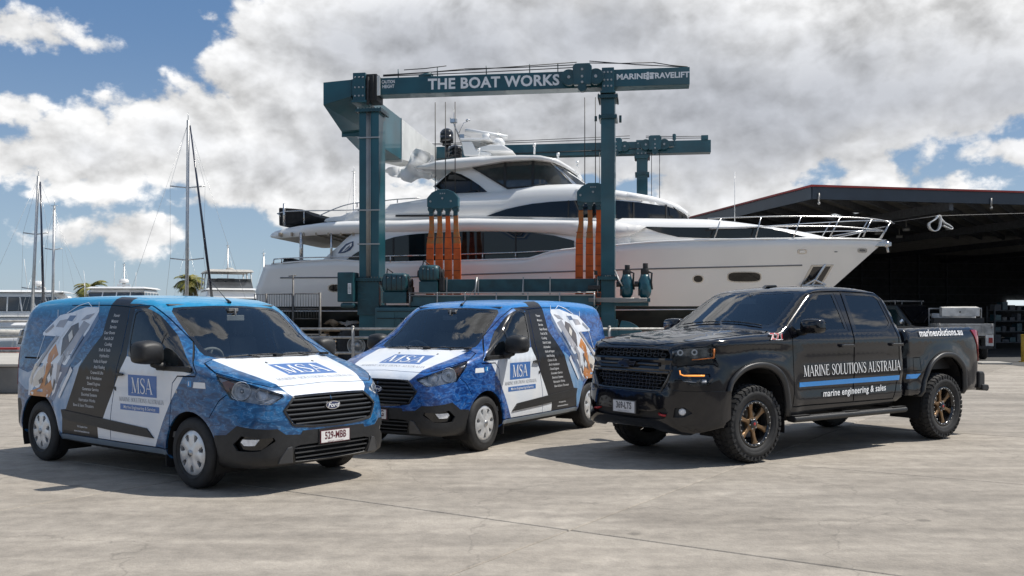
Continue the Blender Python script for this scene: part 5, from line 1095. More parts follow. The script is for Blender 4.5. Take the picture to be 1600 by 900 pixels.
        m = MB(); m.prism([(-4.68,.62),(-4.83,.60),(-4.86,.64),(-4.84,.69),(-4.68,.70)], sg*.70, sg*1.0, lambda p, y_: (p[0], y_, p[1])); obj('bumper_step', m, m_plastic, t, .015)
    m = MB(); m.box((-4.82,-.56,.66),(-4.74,.56,.88)); obj('rear_bumper', m, m_plastic, t, .02)
    m = MB(); m.prism([(-1.28,2.01),(-1.34,2.045),(-1.50,2.05),(-1.53,2.02)], -.035, .035, lambda p, y: (p[0], y, p[1]+.005)); obj('roof_fin', m, m_truck, t, .012)
    for (y0_, y1_, xo) in ((-.62,.02,0), (.05,.66,-.01)):
        m = MB(); ys = np.linspace(y0_, y1_, 7); q = s.top([(-.455+xo-.03*abs(y), abs(y)) for y in ys]); q[:, 1] = ys; q[:, 2] += .018; m.tube(q.tolist(), .008, 6); obj('wiper', m, m_plastic, t)
    # ---- cab interior
    m = MB(); m.box((-2.78,-.85,.62),(-2.74,.85,1.48)); m.box((-2.8,-.88,.56),(-.4,.88,.62)); m.box((-.55,-.8,.6),(-.5,.8,1.40)); m.box((-2.5,-.68,1.90),(-1.3,.68,1.915)); obj('cab_lining', m, m_cabin, t)
    m = MB(); m.prism([(-.50,1.45),(-.62,1.49),(-.80,1.50),(-.92,1.45),(-.94,1.25),(-.86,1.0),(-.5,1.0)], -.84, .84, lambda p, y: (p[0], y, p[1])); obj('dashboard', m, m_dash, t, .02)
    for x0_ in (0, -.95):
        for yy in (-.42, .42):
            st_ = bpy.data.objects.new('seat', None); C.objects.link(st_); st_.parent = t
            m = MB(); m.box((-1.55+x0_, yy-.25, .92), (-1.05+x0_, yy+.25, 1.08)); obj('seat_cushion', m, m_seat, st_, .04)
            m = MB(); m.prism([(-1.50,1.02),(-1.62,1.62),(-1.74,1.62),(-1.66,1.0)], yy-.25, yy+.25, lambda p, y: (p[0]+x0_, y, p[1])); obj('seat_back', m, m_seat, st_, .05)
            m = MB(); m.box((-1.72+x0_, yy-.13, 1.66), (-1.62+x0_, yy+.13, 1.83)); m.box((-1.68+x0_, yy-.05, 1.6), (-1.66+x0_, yy+.05, 1.67)); obj('headrest', m, m_seat, st_, .03)
    m = MB(); c0 = Vector((-1.02, -.40, 1.46)); nrm = Vector((-.9,0,.42)).normalized(); u = Vector((0,1,0)); v = nrm.cross(u); m.tube([tuple(c0 + (u*cos(2*PI*k/24) + v*sin(2*PI*k/24))*.19) for k in range(24)], .017, 8, closed=True)
    for a in (0, PI, -PI/2): m.tube([tuple(c0), tuple(c0 + (u*cos(a)+v*sin(a))*.18)], .02, 6)
    obj('steering_wheel', m, m_cabin, t)
    m = MB(); m.box((-1.02,-.12,1.80),(-1.0,.12,1.87)); m.cyl((-1.01,0,1.86),(-1.03,0,1.94),.012,8); obj('rear_view_mirror', m, m_cabin, t, .006)
    # ---- lettering
    for sg in (1, -1):
        fl = sg > 0; U = lambda a, x0_, L_: x0_ - sg*a
        def D(x0_, z0_, sl=0.): return lambda a, c_: (x0_ - sg*a, z0_ + c_ + sl*(a if sg > 0 else -a))
        m = MB(); decal(m, s, serif2d('MARINE SOLUTIONS AUSTRALIA', .128, .795), D(-1.80,1.015,.01), .007, 0, sg)
        obj('door_lettering', m, m_txtwhite, t)
        m = MB(); q = fill2d([(-.76,.822),(-.76,.876),(-2.845,.895),(-2.845,.835)], .12); decal(m, s, q, lambda a, c_: (a, c_), .005, 0, sg); q = fill2d([(-2.90,.838),(-2.90,.896),(-3.185,.900),(-3.11,.840)], .1); decal(m, b, q, lambda a, c_: (a, c_), .005, 0, sg); obj('side_stripe', m, m_flakeblue, t)
        m = MB(); decal(m, s, text2d('marine engineering & sales', .112, .0012, .22, .98, 'CENTER', 1.05), D(-1.80,.735,.018), .018, 0, sg); obj('door_lettering', m, m_txtwhite, t)
        m = MB(); decal(m, b, text2d('marinesolutions.au', .130, .0026, .12, .98, 'CENTER', 1.06), D(-3.70,1.425,.01), .014, 0, sg); obj('bed_lettering', m, m_txtwhite, t)
        m = MB(); q = text2d('Z71', .085, .005, .3, 1.4, 'CENTER', 1.15); decal(m, s, q, D(-.37,1.405), .016, 1, sg); q = text2d('Z71', .085, .001, .3, 1.4, 'CENTER', 1.15); decal(m, s, q, D(-.37,1.405), .021, 0, sg); q = fill2d([(-.08,-.024),(.10,-.024),(.09,-.032),(-.09,-.032)], .1); decal(m, s, q, D(-.37,1.405), .016, 1, sg); obj('trim_badge', m, [m_red2, m_txtwhite], t)
    for x in (0, -3.745): truck_wheel(t, x, 1); 
    ws = [c for c in t.children if c.name.startswith('wheel')]
    for x in (0, -3.745): truck_wheel(t, x, -1)
    return t
m_mesh2 = M('grille_mesh_black', (.03,.03,.032), .3, coat=.3); m_steeldark = M('dark_chrome', (.12,.12,.125), .2, metal=.9)
m_lensdark = M_glass('projector_glass', (.2,.2,.22)); m_platedge = M('plate_edge', (.3,.3,.3), .5); m_ink = M('plate_ink', (.02,.02,.025), .5)
make_truck((2.163, 11.598, 0), -2.533)
# ================================================================== the boat hoist (gantry frame coordinates: u along, v back, z up)
GA = -.143; GO = (-4.7, 31.3); GU = (cos(GA), sin(GA)); GV = (-sin(GA), cos(GA))
def gp(px, py, v=0.):
    k = (px - 800) / F; ox, oy = GO[0] + v*GV[0], GO[1] + v*GV[1]; u = (k*oy - ox) / (GU[0] - k*GU[1]); Y = oy + u*GU[1]
    return u, CH + (YH - py) / F * Y
m_teal = M('hoist_teal_paint', (.008,.086,.115), .36, coat=.3, var=.2, scale=.9, bump=.05)
m_teald = M('machinery_teal', (.010,.068,.088), .45, coat=.2, var=.2, scale=3)
m_tealg = M('engine_panel', (.03,.10,.125), .4, coat=.2, var=.15, scale=1.5)
m_orange = M('sling_webbing', (.80,.14,.02), .75, col2=(.55,.085,.014), scale=3, bump=.5, bscale=40)
m_slingw = M('worn_sling_end', (.34,.18,.07), .8, col2=(.55,.13,.02), scale=9)
m_cable = M('wire_rope', (.06,.06,.06), .5, metal=.5)
m_palegirder = M('pale_girder_paint', (.62,.63,.62), .45, var=.08, scale=1.5)
m_pipe = M('hydraulic_pipe', (.40,.40,.39), .4, metal=.6)
m_machblack = M('machine_black', (.02,.02,.021), .6, var=.2)
H = thing('boat_hoist', 'teal travelling boat hoist holding the white yacht in its slings', 'boat hoist', (GO[0], GO[1], 0), GA)
def gb(name, a, b, mat=None, par=None, bev=.012, **k): m = MB(); m.box(a, b); return obj(name, m, mat or m_teal, par or H, bev, **k)
BT, BB = 9.385, 8.845
# top beams
bn = gb('top_beam', (-.54,0,BB), (10.31,.62,BT)); bf = gb('top_beam', (-1.2,12.6,BB), (11.72,13.2,BT))
def girder():
    m = MB(); top = [(0,9.31),(6.4,9.40),(12.8,9.31)]; vs = [-.0, 2.05, 3.9, 6.4, 10.2, 12.8]; zb = [8.57, 8.0, 7.75, 7.74, 8.10, 8.75]
    for (u0, u1) in ((-1.49, -.545),):
        V_ = []; 
        for v, z in zip(vs, zb): V_ += [(u0, v, z), (u1, v, z+.06 if v else 8.82), (u1, v, float(np.interp(v, [0,6.4,12.8], [9.37,9.4,9.37]))), (u0, v, float(np.interp(v, [0,6.4,12.8], [9.31,9.36,9.31])))]
        n = len(vs); fs = [(0,1,2,3), (4*n-1,4*n-2,4*n-3,4*n-4)]
        mi = [0, 0]
        for i in range(n-1):
            for j in range(4): fs.append((4*i+j, 4*(i+1)+j, 4*(i+1)+(j+1)%4, 4*i+(j+1)%4)); mi.append(1 if i >= 3 else 0)
        m.v = V_; m.f = fs; m.m = mi; m.sm = [False]*len(fs)
    return obj('cross_girder', m, [m_teal, m_palegirder], H, .01)
gd = girder()
for v in (2.05, 6.4):     # stiffening seams on the girder
    m = MB(); m.box((-1.53, v-.03, 7.9 if v < 3 else 7.70), (-.52, v+.03, 9.42)); obj('flange', m, m_teal if v < 6 else m_palegirder, gd)
# legs
def leg(u0, u1, v0, v1, z1, z0=.9, far=False):
    L = gb('leg', (u0,v0,z0), (u1,v1,z1), m_teal)
    for z in ((z1-.02, 2.85) if not far else (z1-.02,)):
        m = MB(); m.box((u0-.10,v0-.10,z-.05),(u1+.10,v1+.10,z+.0)); m.box((u0-.10,v0-.10,z+.004),(u1+.10,v1+.10,z+.054))
        for k in range(9):
            uu = u0-.07 + (u1-u0+.14)*k/8; m.cyl((uu,v0-.075,z-.08),(uu,v0-.075,z+.085),.016,6,1)
        for k in range(6):
            vv = v0-.05 + (v1-v0+.1)*k/5; m.cyl((u1+.075,vv,z-.08),(u1+.075,vv,z+.085),.016,6,1); m.cyl((u0-.075,vv,z-.08),(u0-.075,vv,z+.085),.016,6,1)
        obj('bolted_flange', m, [m_teald, m_machblack], L)
    return L
l1 = leg(-.26,.40,-.06,.72,8.35); l2 = leg(7.57,8.00,-.06,.74,8.55); l3 = leg(8.50,8.98,12.55,13.35,8.75, far=True); l4 = leg(-.3,.3,12.55,13.35,8.75, far=True)
m = MB(); m.box((7.50,-.12,7.85),(8.07,.80,7.90)); m.box((7.50,-.12,7.905),(8.07,.80,7.955))
for k in range(9): m.cyl((7.53+.51*k/8,-.09,7.82),(7.53+.51*k/8,-.09,7.98),.016,6)
m.cyl((7.40,.1,7.80),(7.40,.1,7.96),.04,8); m.cyl((8.17,.1,7.74),(8.17,.1,7.96),.04,8); obj('bolted_flange', m, m_teald, l2)
m = MB(); m.box((8.43,12.48,7.9),(9.05,13.42,7.96)); m.box((8.43,12.48,7.965),(9.05,13.42,8.02)); obj('bolted_flange', m, m_teald, l3)
# leg heads clamping the beam
def head(u0, u1, v0, v1, z0, z1, par):
    m = MB(); m.box((u0,v0,z0),(u1,v1,z1)); m.box((u0-.05,v0-.05,z0-.02),(u1+.05,v1+.05,z0+.05)); o = obj('leg_head', m, m_teal, par, .01); m = MB()
    for a in (u0+.08, (u0+u1)/2, u1-.08):
        for z in (z0+.2, (z0+z1)/2, z1-.15): m.cyl((a,v0-.03,z),(a,v0+.01,z),.03,8)
    obj('bolt', m, m_pipe, o, kind='stuff')
    return o
head(-.44,-.02,-.16,.70,BB-.25,BT+.16,l1); m = MB(); m.box((.0,-.10,BB-.2),(.34,.66,BT+.12)); m.cyl((.06,-.14,8.5),(.06,-.14,9.4),.05,8); m.cyl((.22,-.12,8.7),(.22,-.12,9.45),.03,8); obj('winch_guard', m, m_machblack, l1, .01)
m = MB(); m.box((.36,-.13,BB-.05),(.46,-.1,BT+.05)); obj('guard_plate', m, m_palegirder, l1)
head(7.60,7.98,-.14,.72,BB-.2,BT+.04,l2); head(8.48,8.96,12.5,13.3,BB-.2,BT+.05,l3)
# trolleys with sheaves on the beam
def trolley(u, v, z, s, par):
    m = MB(); m.prism([(-.27,-.22),(.27,-.22),(.30,.28),(.22,.36),(-.22,.36),(-.30,.28)], v-.30, v-.06, lambda p, t: (u+p[0]*s, t, z+p[1]*s*1.15)); o = obj('trolley', m, m_teal, par, .02)
    m = MB()
    for du in (-.42*s, .42*s): m.cyl((u+du,v-.26,z+.0),(u+du,v-.08,z+.0), .25*s, 20)
    m.cyl((u,v-.3,z-.33*s),(u,v-.1,z-.33*s), .14*s, 14); obj('sheave', m, m_teald, o, .01)
    m = MB(); 
    for dz in (.22,.0,-.18): m.cyl((u,v-.33,z+dz*s),(u,v-.28,z+dz*s),.04*s,8)
    for du in (-.42*s,.42*s): m.cyl((u+du,v-.29,z),(u+du,v-.25,z),.05*s,8)
    obj('axle_pin', m, m_pipe, o, kind='stuff')
trolley(7.0, -.02, 9.13, 1.0, bn); trolley(1.95, .62, 9.36, .5, bn); trolley(9.3, 12.6, 9.2, .95, bf); trolley(7.6, 12.6, 9.15, .9, bf)
m = MB()
for u in (11.3,): m.box((u,12.55,BT),(u+.3,12.9,BT+.2))
for u in (10.1,): m.box((u,12.58,BT-.2),(u+.08,12.7,BT+.3)); m.cyl((u+.04,12.7,BT+.05),(u+.04,12.7,BT+.3),.08,8)
obj('end_sheave', m, m_teal, bf, .01)
# ropes along the top of the beams and hand line posts
def ropes(v, z, pts, par):
    m = MB()
    for (ua, za, ub, zb) in pts: m.tube([(ua,v,z+za),((ua+ub)/2,v,z+(za+zb)/2-.02),(ub,v,z+zb)], .016, 5)
    obj('wire_rope', m, m_cable, par)
ropes(.1, BT, [(.5,.12,6.8,.30),(.5,.10,3.2,.22),(3.2,.22,6.8,.22),(.5,.08,7,.14),(7.2,.32,10.2,.02),(7.2,.26,9.2,.20),(9.2,.2,10.25,.03),(1.2,.26,2.6,.34)], bn); ropes(12.7, BT, [(-1,.15,8.2,.28),(-1,.10,8.2,.16),(8.9,.25,11.5,.18),(8.9,.18,11.5,.10)], bf)
m = MB()
for u in (3.9,5.3,6.2,1.0,2.3): m.cyl((u,.12,BT),(u,.12,BT+.30),.018,6)
m.cyl((1.7,.1,BT+.02),(2.1,.1,BT+.08),.08,8); obj('rope_guide', m, m_teald, bn)
for u, z, l_ in ((3.0,.30,.3),): pass
m = MB(); m.tube([(6.5,12.55,9.02),(8.2,12.5,9.05),(10.1,12.5,9.08)], .02, 5); m.tube([(3.0,12.55,8.98),(6.5,12.55,9.02)], .02, 5); obj('wire_rope', m, m_cable, bf)
# lettering
def gtxt(name, txt, u, z, size, bold, sx, par, mat=None, v=-.004, sp=1., **k):
    m = MB(); place2d(m, text2d(txt, size, bold, 0, sx, 'CENTER', sp), lambda a, b: (u+a, v, z+b)); return obj(name, m, mat or m_txtwhite, par)
gtxt('lettering', 'THE BOAT WORKS', 4.14, 9.11, .47, .015, 1.0, bn, sp=1.06)
gtxt('lettering', 'MARINE', 8.53, 9.14, .24, .008, 1.12, bn); gtxt('lettering', 'TRAVELIFT', 9.69, 9.14, .24, .008, 1.06, bn)
m = MB()
for (a, b, c, d) in ((8.99,9.16,9.06,9.27),(9.08,9.18,9.20,9.25),(8.98,9.03,9.06,9.13),(9.08,9.05,9.20,9.16),(9.02,9.135,9.16,9.155)): m.box((a,-.008,b),(c,-.004,d))
obj('emblem', m, m_txtwhite, bn)
gtxt('lettering', 'CAUTION', .70, 9.25, .15, .003, .65, bn); gtxt('lettering', 'HEIGHT', .70, 9.10, .15, .003, .75, bn)
# hoist ropes and slings
def sling_set(u0, vs, zt, straps, zbot, label=None):
    m = MB()
    for du in (.25,.60,.93): m.cyl((u0+du, vs, BB),(u0+du, vs, zt+.3), .016, 6)
    obj('hoist_rope', m, m_cable, H)
    bl = MB(); bl.prism([(0,.02),(.0,.32),(.16,.50),(.38,.60),(.70,.60),(.92,.50),(1.06,.32),(1.06,.02),(.80,-.05),(.26,-.05)], vs-.16, vs+.16, lambda p, t: (u0+p[0], t, zt+p[1])); B_ = obj('hoist_block', bl, m_teal, H, .02)
    m = MB()
    for du, dz in ((.12,.2),(.82,.2),(.53,.30)): m.cyl((u0+du,vs-.20,zt+dz),(u0+du,vs-.15,zt+dz),.035,10)
    for k in range(3): m.box((u0+.44+k*.07,vs-.165,zt+.44),(u0+.48+k*.07,vs-.16,zt+.48))
    obj('pin', m, m_pipe, B_)
    for i, (us, wt) in enumerate(straps):
        m = MB(); m.cyl((u0+us,vs-.12,zt-.05),(u0+us,vs+.12,zt-.05),.11,12); m.box((u0+us-.07,vs-.08,zt-.28),(u0+us+.07,vs+.08,zt-.05)); obj('shackle', m, m_teald, B_, .01)
        m = MB(); P = [(zt-.26,.075,0),(zt-.7,.08,.01),(zt-1.2,.115,.03*(i-1.5)),(zt-1.9,.125,.035*(i-1.5)),(zbot,.128,.04*(i-1.5))]
        for a, b in zip(P[:-1], P[1:]):
            mi = 1 if a[0] > zt-.9 and (i+1) % 3 else 0
            m.add([(u0+us-a[1]+a[2],vs-.03,a[0]),(u0+us+a[1]+a[2],vs-.03,a[0]),(u0+us+b[1]+b[2],vs-.03,b[0]),(u0+us-b[1]+b[2],vs-.03,b[0]),(u0+us-a[1]+a[2],vs+.03,a[0]),(u0+us+a[1]+a[2],vs+.03,a[0]),(u0+us+b[1]+b[2],vs+.03,b[0]),(u0+us-b[1]+b[2],vs+.03,b[0])],
                  [(0,3,2,1),(4,5,6,7),(0,4,7,3),(1,2,6,5)], mi)
        for z in np.arange(zt-1.0, zbot, -.37): m.box((u0+us-.112+.03*(i-1.5),vs-.034,z-.012),(u0+us+.112+.03*(i-1.5),vs+.034,z+.012), 2)
        # the sling passes inboard under the hull
        m.add([(u0+us-.14+.04*(i-1.5),vs-.03,zbot),(u0+us+.14+.04*(i-1.5),vs-.03,zbot),(u0+us+.14,vs+2.2,.62),(u0+us-.14,vs+2.2,.62)], [(0,1,2,3)])
        m.add([(u0+us-.14,vs+2.2,.62),(u0+us+.14,vs+2.2,.62),(u0+us+.14,6.4,.56),(u0+us-.14,6.4,.56)], [(0,1,2,3)])
        obj('sling', m, [m_orange, m_slingw, m_slingseam], H)
m_slingseam = M('sling_stitching', (.30,.06,.02), .8)
sling_set(1.70, 1.35, 5.30, [(.12,.1),(.40,.1),(.68,.1),(.95,.1)], 1.75); sling_set(6.72, 1.35, 5.42, [(.12,.1),(.42,.1),(.70,.1),(.96,.1)], 1.75)
for u0 in (1.9, 6.9):
    for du in (0,.35,.7):
        m = MB(); m.cyl((u0+du,11.9,BB),(u0+du,11.9,5.4),.016,6); obj('hoist_rope', m, m_cable, H)
for u in (9.15,9.5,7.35): 
    m = MB(); m.cyl((u,12.4,BB),(u,12.4,5.4),.016,6); obj('hoist_rope', m, m_cable, H)
# pipes down the left leg
m = MB()
for k, u in enumerate((.02,.06,.10,.14)): m.cyl((u-.02,-.085,2.9),(u-.02,-.085,8.3),.016 + .006*(k == 1),6)
for z in (7.45,5.1,4.0): m.box((-.30,-.11,z-.02),(.44,-.065,z+.02))
obj('hydraulic_pipe', m, m_pipe, l1)
# lower side beam, deck with rail, engine house and winches
sb = gb('side_beam', (2.35,.0,2.44), (7.55,.55,2.845), m_teald); gb('side_beam', (.05,.0,1.62), (7.57,.9,2.02), m_teald)
m = MB()
for u in (2.38,2.62,3.65,5.1,5.95,7.45): m = MB(); m.box((u,-.05,2.35),(u+.035,-.0,2.9)); obj('bracket', m, m_pipe, sb)
m = MB(); m.tube([(3.62,-.06,2.9),(3.60,-.12,2.6),(3.55,-.12,2.2),(3.3,-.2,1.9)], .03, 6); obj('hose', m, m_pipe, sb); m = MB(); m.tube([(5.12,-.06,2.88),(5.10,-.1,2.4),(5.05,-.1,1.9)], .02, 6); obj('hose', m, m_pipe, sb)
m = MB()
for z in (2.40,2.32): m.cyl((1.45,-.35,z),(7.40,-.35,z),.022,8)
for u in (1.5,2.4,3.3,4.3,5.3,6.3,7.38): m.cyl((u,-.35,1.95),(u,-.35,2.42),.022,8)
obj('walkway_rail', m, m_pipe, H)
gb('walkway_panel', (1.5,-.30,1.98), (7.42,-.26,2.30), m_tealg); gb('walkway', (.4,-.42,1.90), (7.45,.0,1.95), m_teald)
eh = gb('engine_house', (.42,-.55,1.05), (3.3,-.0,1.93), m_tealg, bev=.02)
for k, (a, b, c, d) in enumerate(((.50,1.12,1.05,1.85),(1.15,1.12,1.9,1.85),(2.0,1.12,2.85,1.85))): gb('access_panel', (a,-.572,b), (c,-.552,d), m_tealg, eh, .004)
gb('vent', (1.25,-.58,1.40), (1.75,-.573,1.60), m_teald, eh, .003)
m = MB()
for z in (.16,.55,.8): m.cyl((.5,-.60,1.1+z*.9),(3.2,-.60,1.1+z*.9),.012,6)
obj('pipe', m, m_machblack, eh)
def drum(name, u0, u1, v, z, r, par=H):
    """compact ribbed winch motor in a rounded casing"""
    m = MB(); q = [(r*1.02*abs(cos(2*PI*k/28))**.62*(1 if cos(2*PI*k/28) > 0 else -1), r*.95*abs(sin(2*PI*k/28))**.62*(1 if sin(2*PI*k/28) > 0 else -1)) for k in range(28)]
    secs = [(u0,.78),(u0+.05,.96),(u0+.10,1.),(u1-.12,1.),(u1-.05,.93),(u1,.74)]; o_ = len(m.v); K = 28
    for u, sc in secs: m.v += [(u, v+a*sc, z+b*sc) for a, b in q]
    for i in range(len(secs)-1):
        for k in range(K): m.f.append((o_+i*K+k, o_+i*K+(k+1)%K, o_+(i+1)*K+(k+1)%K, o_+(i+1)*K+k)); m.m.append(0); m.sm.append(True)
    m.f.append(tuple(range(o_+K-1, o_-1, -1))); m.f.append(tuple(range(o_+5*K, o_+6*K))); m.m += [0,0]; m.sm += [False,False]
    m.box((u0+.02,v-.30,z-r-.30),(u1-.02,v+.3,z-r*.85)); o = obj(name, m, m_teald, par, .015)
    m = MB()
    for k in range(4): a = u0+.14+(u1-u0-.3)*k/3; m.box((a,v-r*1.04,z-r*.7),(a+.018,v-r*.9,z+r*.7))
    m.cyl((u1,v,z),(u1+.12,v,z),.15,14); m.cyl((u0-.08,v,z),(u0,v,z),.12,12); m.tube([(u0+.1,v-.1,z+r*.9),(u0+.15,v-.2,z+r+.12),(u0+.35,v-.25,z+r*.95)],.02,6); m.tube([(u1-.1,v-.2,z-r*.6),(u1+.1,v-.35,z-.2),(u1+.05,v-.3,z+.2)],.022,6); m.box((u1+.02,v-.2,z-r-.25),(u1+.16,v+.1,z-.12)); obj('motor_fitting', m, [m_machblack], o, .004)
    m = MB()
    for (a, b) in ((.25,.5),(.5,.45),(.75,.5)): m.cyl((u0+(u1-u0)*a,v-r*1.06,z+r*b),(u0+(u1-u0)*a,v-r*.95,z+r*b),.022,8)
    obj('bolt', m, m_pipe, o, kind='stuff'); return o
drum('winch', .62, 1.42, -.15, 2.72, .34); drum('winch', 1.78, 2.42, -.05, 3.02, .30)
# control cabinet left of the leg
cb = gb('control_cabinet', (-.88,-.42,2.12), (-.34,.20,3.08), m_teald, bev=.03); gb('rounded_tank', (-.80,-.40,1.92), (-.32,.18,2.10), m_teald, cb, .08)
gb('notice', (-.52,-.428,2.38), (-.41,-.423,2.72), m_txtwhite, cb, .001)
m = MB()
for k in range(7): m.box((-.505,-.431,2.42+.04*k),(-.425,-.4285,2.435+.04*k))
obj('notice_print', m, m_ink, cb)
m = MB()
for k in range(4): m.cyl((-.30,-.1+.0*k,2.2+.2*k),(.0,-.1,2.2+.2*k),.03,8)
m.box((-.3,-.12,1.7),(.42,.76,2.85)); obj('leg_box', m, m_teald, l1, .02)
# wheels with fenders
def hub(u, v, par=H):
    m = MB(); pr = [(.30,-.26),(.33,-.29),(.50,-.31),(.62,-.29),(.70,-.22),(.70,.22),(.62,.29),(.50,.31),(.33,.29),(.30,.26)]; m.lathe(pr, (u,v,.70), 'y', 48); m.f = [f for f in m.f]; w = obj('wheel', m, m_rubber, par)
    m = MB()
    for k in range(30):
        a = 2*PI*k/30
        for sg in (1,-1):
            vs_ = []
            for rr_ in (.69,.725):
                for (aa, yy) in ((a,.0),(a+.10,.0),(a+.16,.27*sg),(a+.06,.27*sg)): vs_.append((u+rr_*cos(aa), v+yy, .70+rr_*sin(aa)))
            m.add(vs_, [(4,5,6,7),(0,1,5,4),(1,2,6,5),(2,3,7,6),(3,0,4,7)])
    obj('tread', m, m_rubber, w, kind='stuff')
    m = MB(); m.lathe([(.31,-.27),(.29,-.28),(.27,-.24),(.26,-.12),(.14,-.10),(.12,-.20),(.02,-.21)], (u,v,.70), 'y', 36)
    for k in range(8): a = 2*PI*k/8; m.cyl((u+.20*cos(a),v-.15,.70+.20*sin(a)),(u+.20*cos(a),v-.09,.70+.20*sin(a)),.02,6)
    obj('wheel_rim', m, m_pipe, w)
for v in (.35, 12.95):
    for u in (-.40, 7.9): hub(u, v)
    for u in (.12, 7.78):
        m = MB(); m.prism([(-.38,1.05),(-.38,1.30),(-.30,1.48),(-.10,1.56),(.30,1.56),(.34,1.05)], v-.38, v+.38, lambda p, t: (u+p[0], t, p[1])); obj('wheel_yoke', m, m_teal, H, .03)
    m = MB(); q = [(8.2+.75*cos(R(a)), .80+.72*sin(R(a))) for a in range(0, 100, 10)] + [(8.1,1.2),(8.1,.9)]; m.prism(q, v-.32, v+.32, lambda p, t: (p[0], t, p[1])); obj('fender', m, m_teal, H, .01)
# hydraulic motors by the right leg
gb('motor_shelf', (8.0,-.25,2.10), (9.10,.35,2.22), m_teal); gb('motor_bracket', (8.0,-.2,1.98), (9.05,.3,2.09), m_teald)
for i, (u, hh) in enumerate(((8.37,.0),(8.93,.05))):
    m = MB(); v = .0
    m.tube([(u,v,2.23),(u,v,2.34),(u,v,2.46),(u,v,2.78),(u,v,2.88),(u,v,2.96)], [.12,.19,.21,.20,.15,.13], 18); m.cyl((u,v-.2,2.6),(u,v-.26,2.6),.07,12); o = obj('hydraulic_motor', m, m_teal, H)
    m = MB(); m.cyl((u,v,2.96),(u,v,3.10+hh),.13,10); m.cyl((u+.02,v,3.1),(u+.02,v-.0,3.26+hh),.08,8); m.tube([(u+.1,v,3.05),(u+.22,v-.1,3.0),(u+.2,v-.1,2.7),(u+.23,v,2.5)], .03, 6); m.cyl((u-.32,v-.1,2.66),(u-.2,v-.1,2.66),.09,10); m.box((u-.2,v-.24,2.3),(u-.14,v-.2,2.5)); obj('motor_fitting', m, m_machblack, o, .003)
m = MB()
for k in range(5): m.tube([(7.2,-.30-.01*k,2.12+.025*k),(8.1,-.33,2.10+.03*k),(9.0,-.31,2.13+.02*k)], .012, 5)
m.tube([(8.0,-.1,3.1),(8.15,-.2,2.75),(8.25,-.2,2.6)], .025, 6); m.tube([(7.5,-.2,2.0),(7.3,-.3,1.7),(7.35,-.25,1.4)], .025, 6); obj('hydraulic_pipe', m, m_pipe, H)
for k in range(9): m = MB(); m.box((7.2+random.uniform(-.1,.25),-.28,2.95-k*.23),(7.36+random.uniform(-.05,.25),-.1,3.08-k*.23)); obj('valve', m, m_machblack, H, .01)
# ================================================================== the white motor yacht in the slings
YV = 6.5
m_gel = M('white_gelcoat', (.84,.84,.83), .22, coat=.6, var=.03, scale=.5)
m_hullw = M('hull_paint', (.83,.82,.80), .25, coat=.6, var=.03, scale=.4)
m_antif = M('antifouling', (.018,.024,.024), .35, col2=(.05,.055,.05), scale=1.2, coat=.3)
m_yglass = M('yacht_dark_glass', (.007,.008,.010), .05, coat=.1, var=.2, scale=.8, spec=.5)
m_yglass2 = M_glass('pilothouse_glass', (.16,.17,.17))
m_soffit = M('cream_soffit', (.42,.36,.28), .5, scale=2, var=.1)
m_rail = M('stainless_rail', (.60,.60,.60), .22, metal=.9)
m_canvas = M('black_canvas', (.02,.02,.022), .8, var=.3, bump=.6, bscale=8)
m_yline = M('grey_coving_line', (.16,.16,.17), .4)
Y = thing('motor_yacht', 'big white motor yacht with dark curved windows hanging in the slings', 'yacht', (GO[0]+YV*GV[0], GO[1]+YV*GV[1], 0), GA)
def Yp(px, py, w=3.25): u, z = gp(px, py, YV - w); return (u, z)
def Ypoly(pts, w): return [Yp(a, b, w) for a, b in pts]
_sh = [(424,413),(469,409),(524,406),(588,411),(711,408),(807,405),(831,404),(849,397),(868,392),(895,389),(961,383.4),(1018,378.4),(1118,374.6)]
SH = [Yp(a, b, 3.2) for a, b in _sh]; XB, ZB = gp(1385, 374.6, YV); XS = gp(396, 468, YV-3.1)[0]
SH += [(gp(1200,373,YV-2.4)[0], gp(1200,373,YV-2.4)[1]), (gp(1290,372.5,YV-1.3)[0], gp(1290,372.5,YV-1.3)[1]), (XB, ZB)]
SHx = np.array([a for a, b in SH]); SHz = np.array([b for a, b in SH])
sheer = lambda x: float(np.interp(x, SHx, SHz))
x2, z2 = gp(1303, 447.5, YV); STEM = (XB - x2) / (ZB - z2)
def xstem(z): return XB - STEM*(ZB - z) if z > 1.7 else XB - STEM*(ZB - 1.7) - 2.2*(1.7 - z)
def xtrans(z): return XS + max(0, z - 2.6)*.42
def hw(x, z):
    """half breadth of the hull at x, z"""
    xs, xt = xstem(z), xtrans(z); t = (x - xt) / max(xs - xt, .1); t = min(max(t, 0), 1)
    p = (1 - max(0, (t - .48)/.52)**2.1) if t > .48 else 1 - .06*((.48 - t)/.48)**2
    f = float(np.interp(z, [.6,1.4,2.0,2.6,3.4,4.6], [.05,.62,.90,.955,.985,1.0])); fl = 1 - .18*max(0, (t-.55)/.45)*(1 - min(1, max(0, (z-1.8)/2.6)))
    return 3.25*p*f*fl
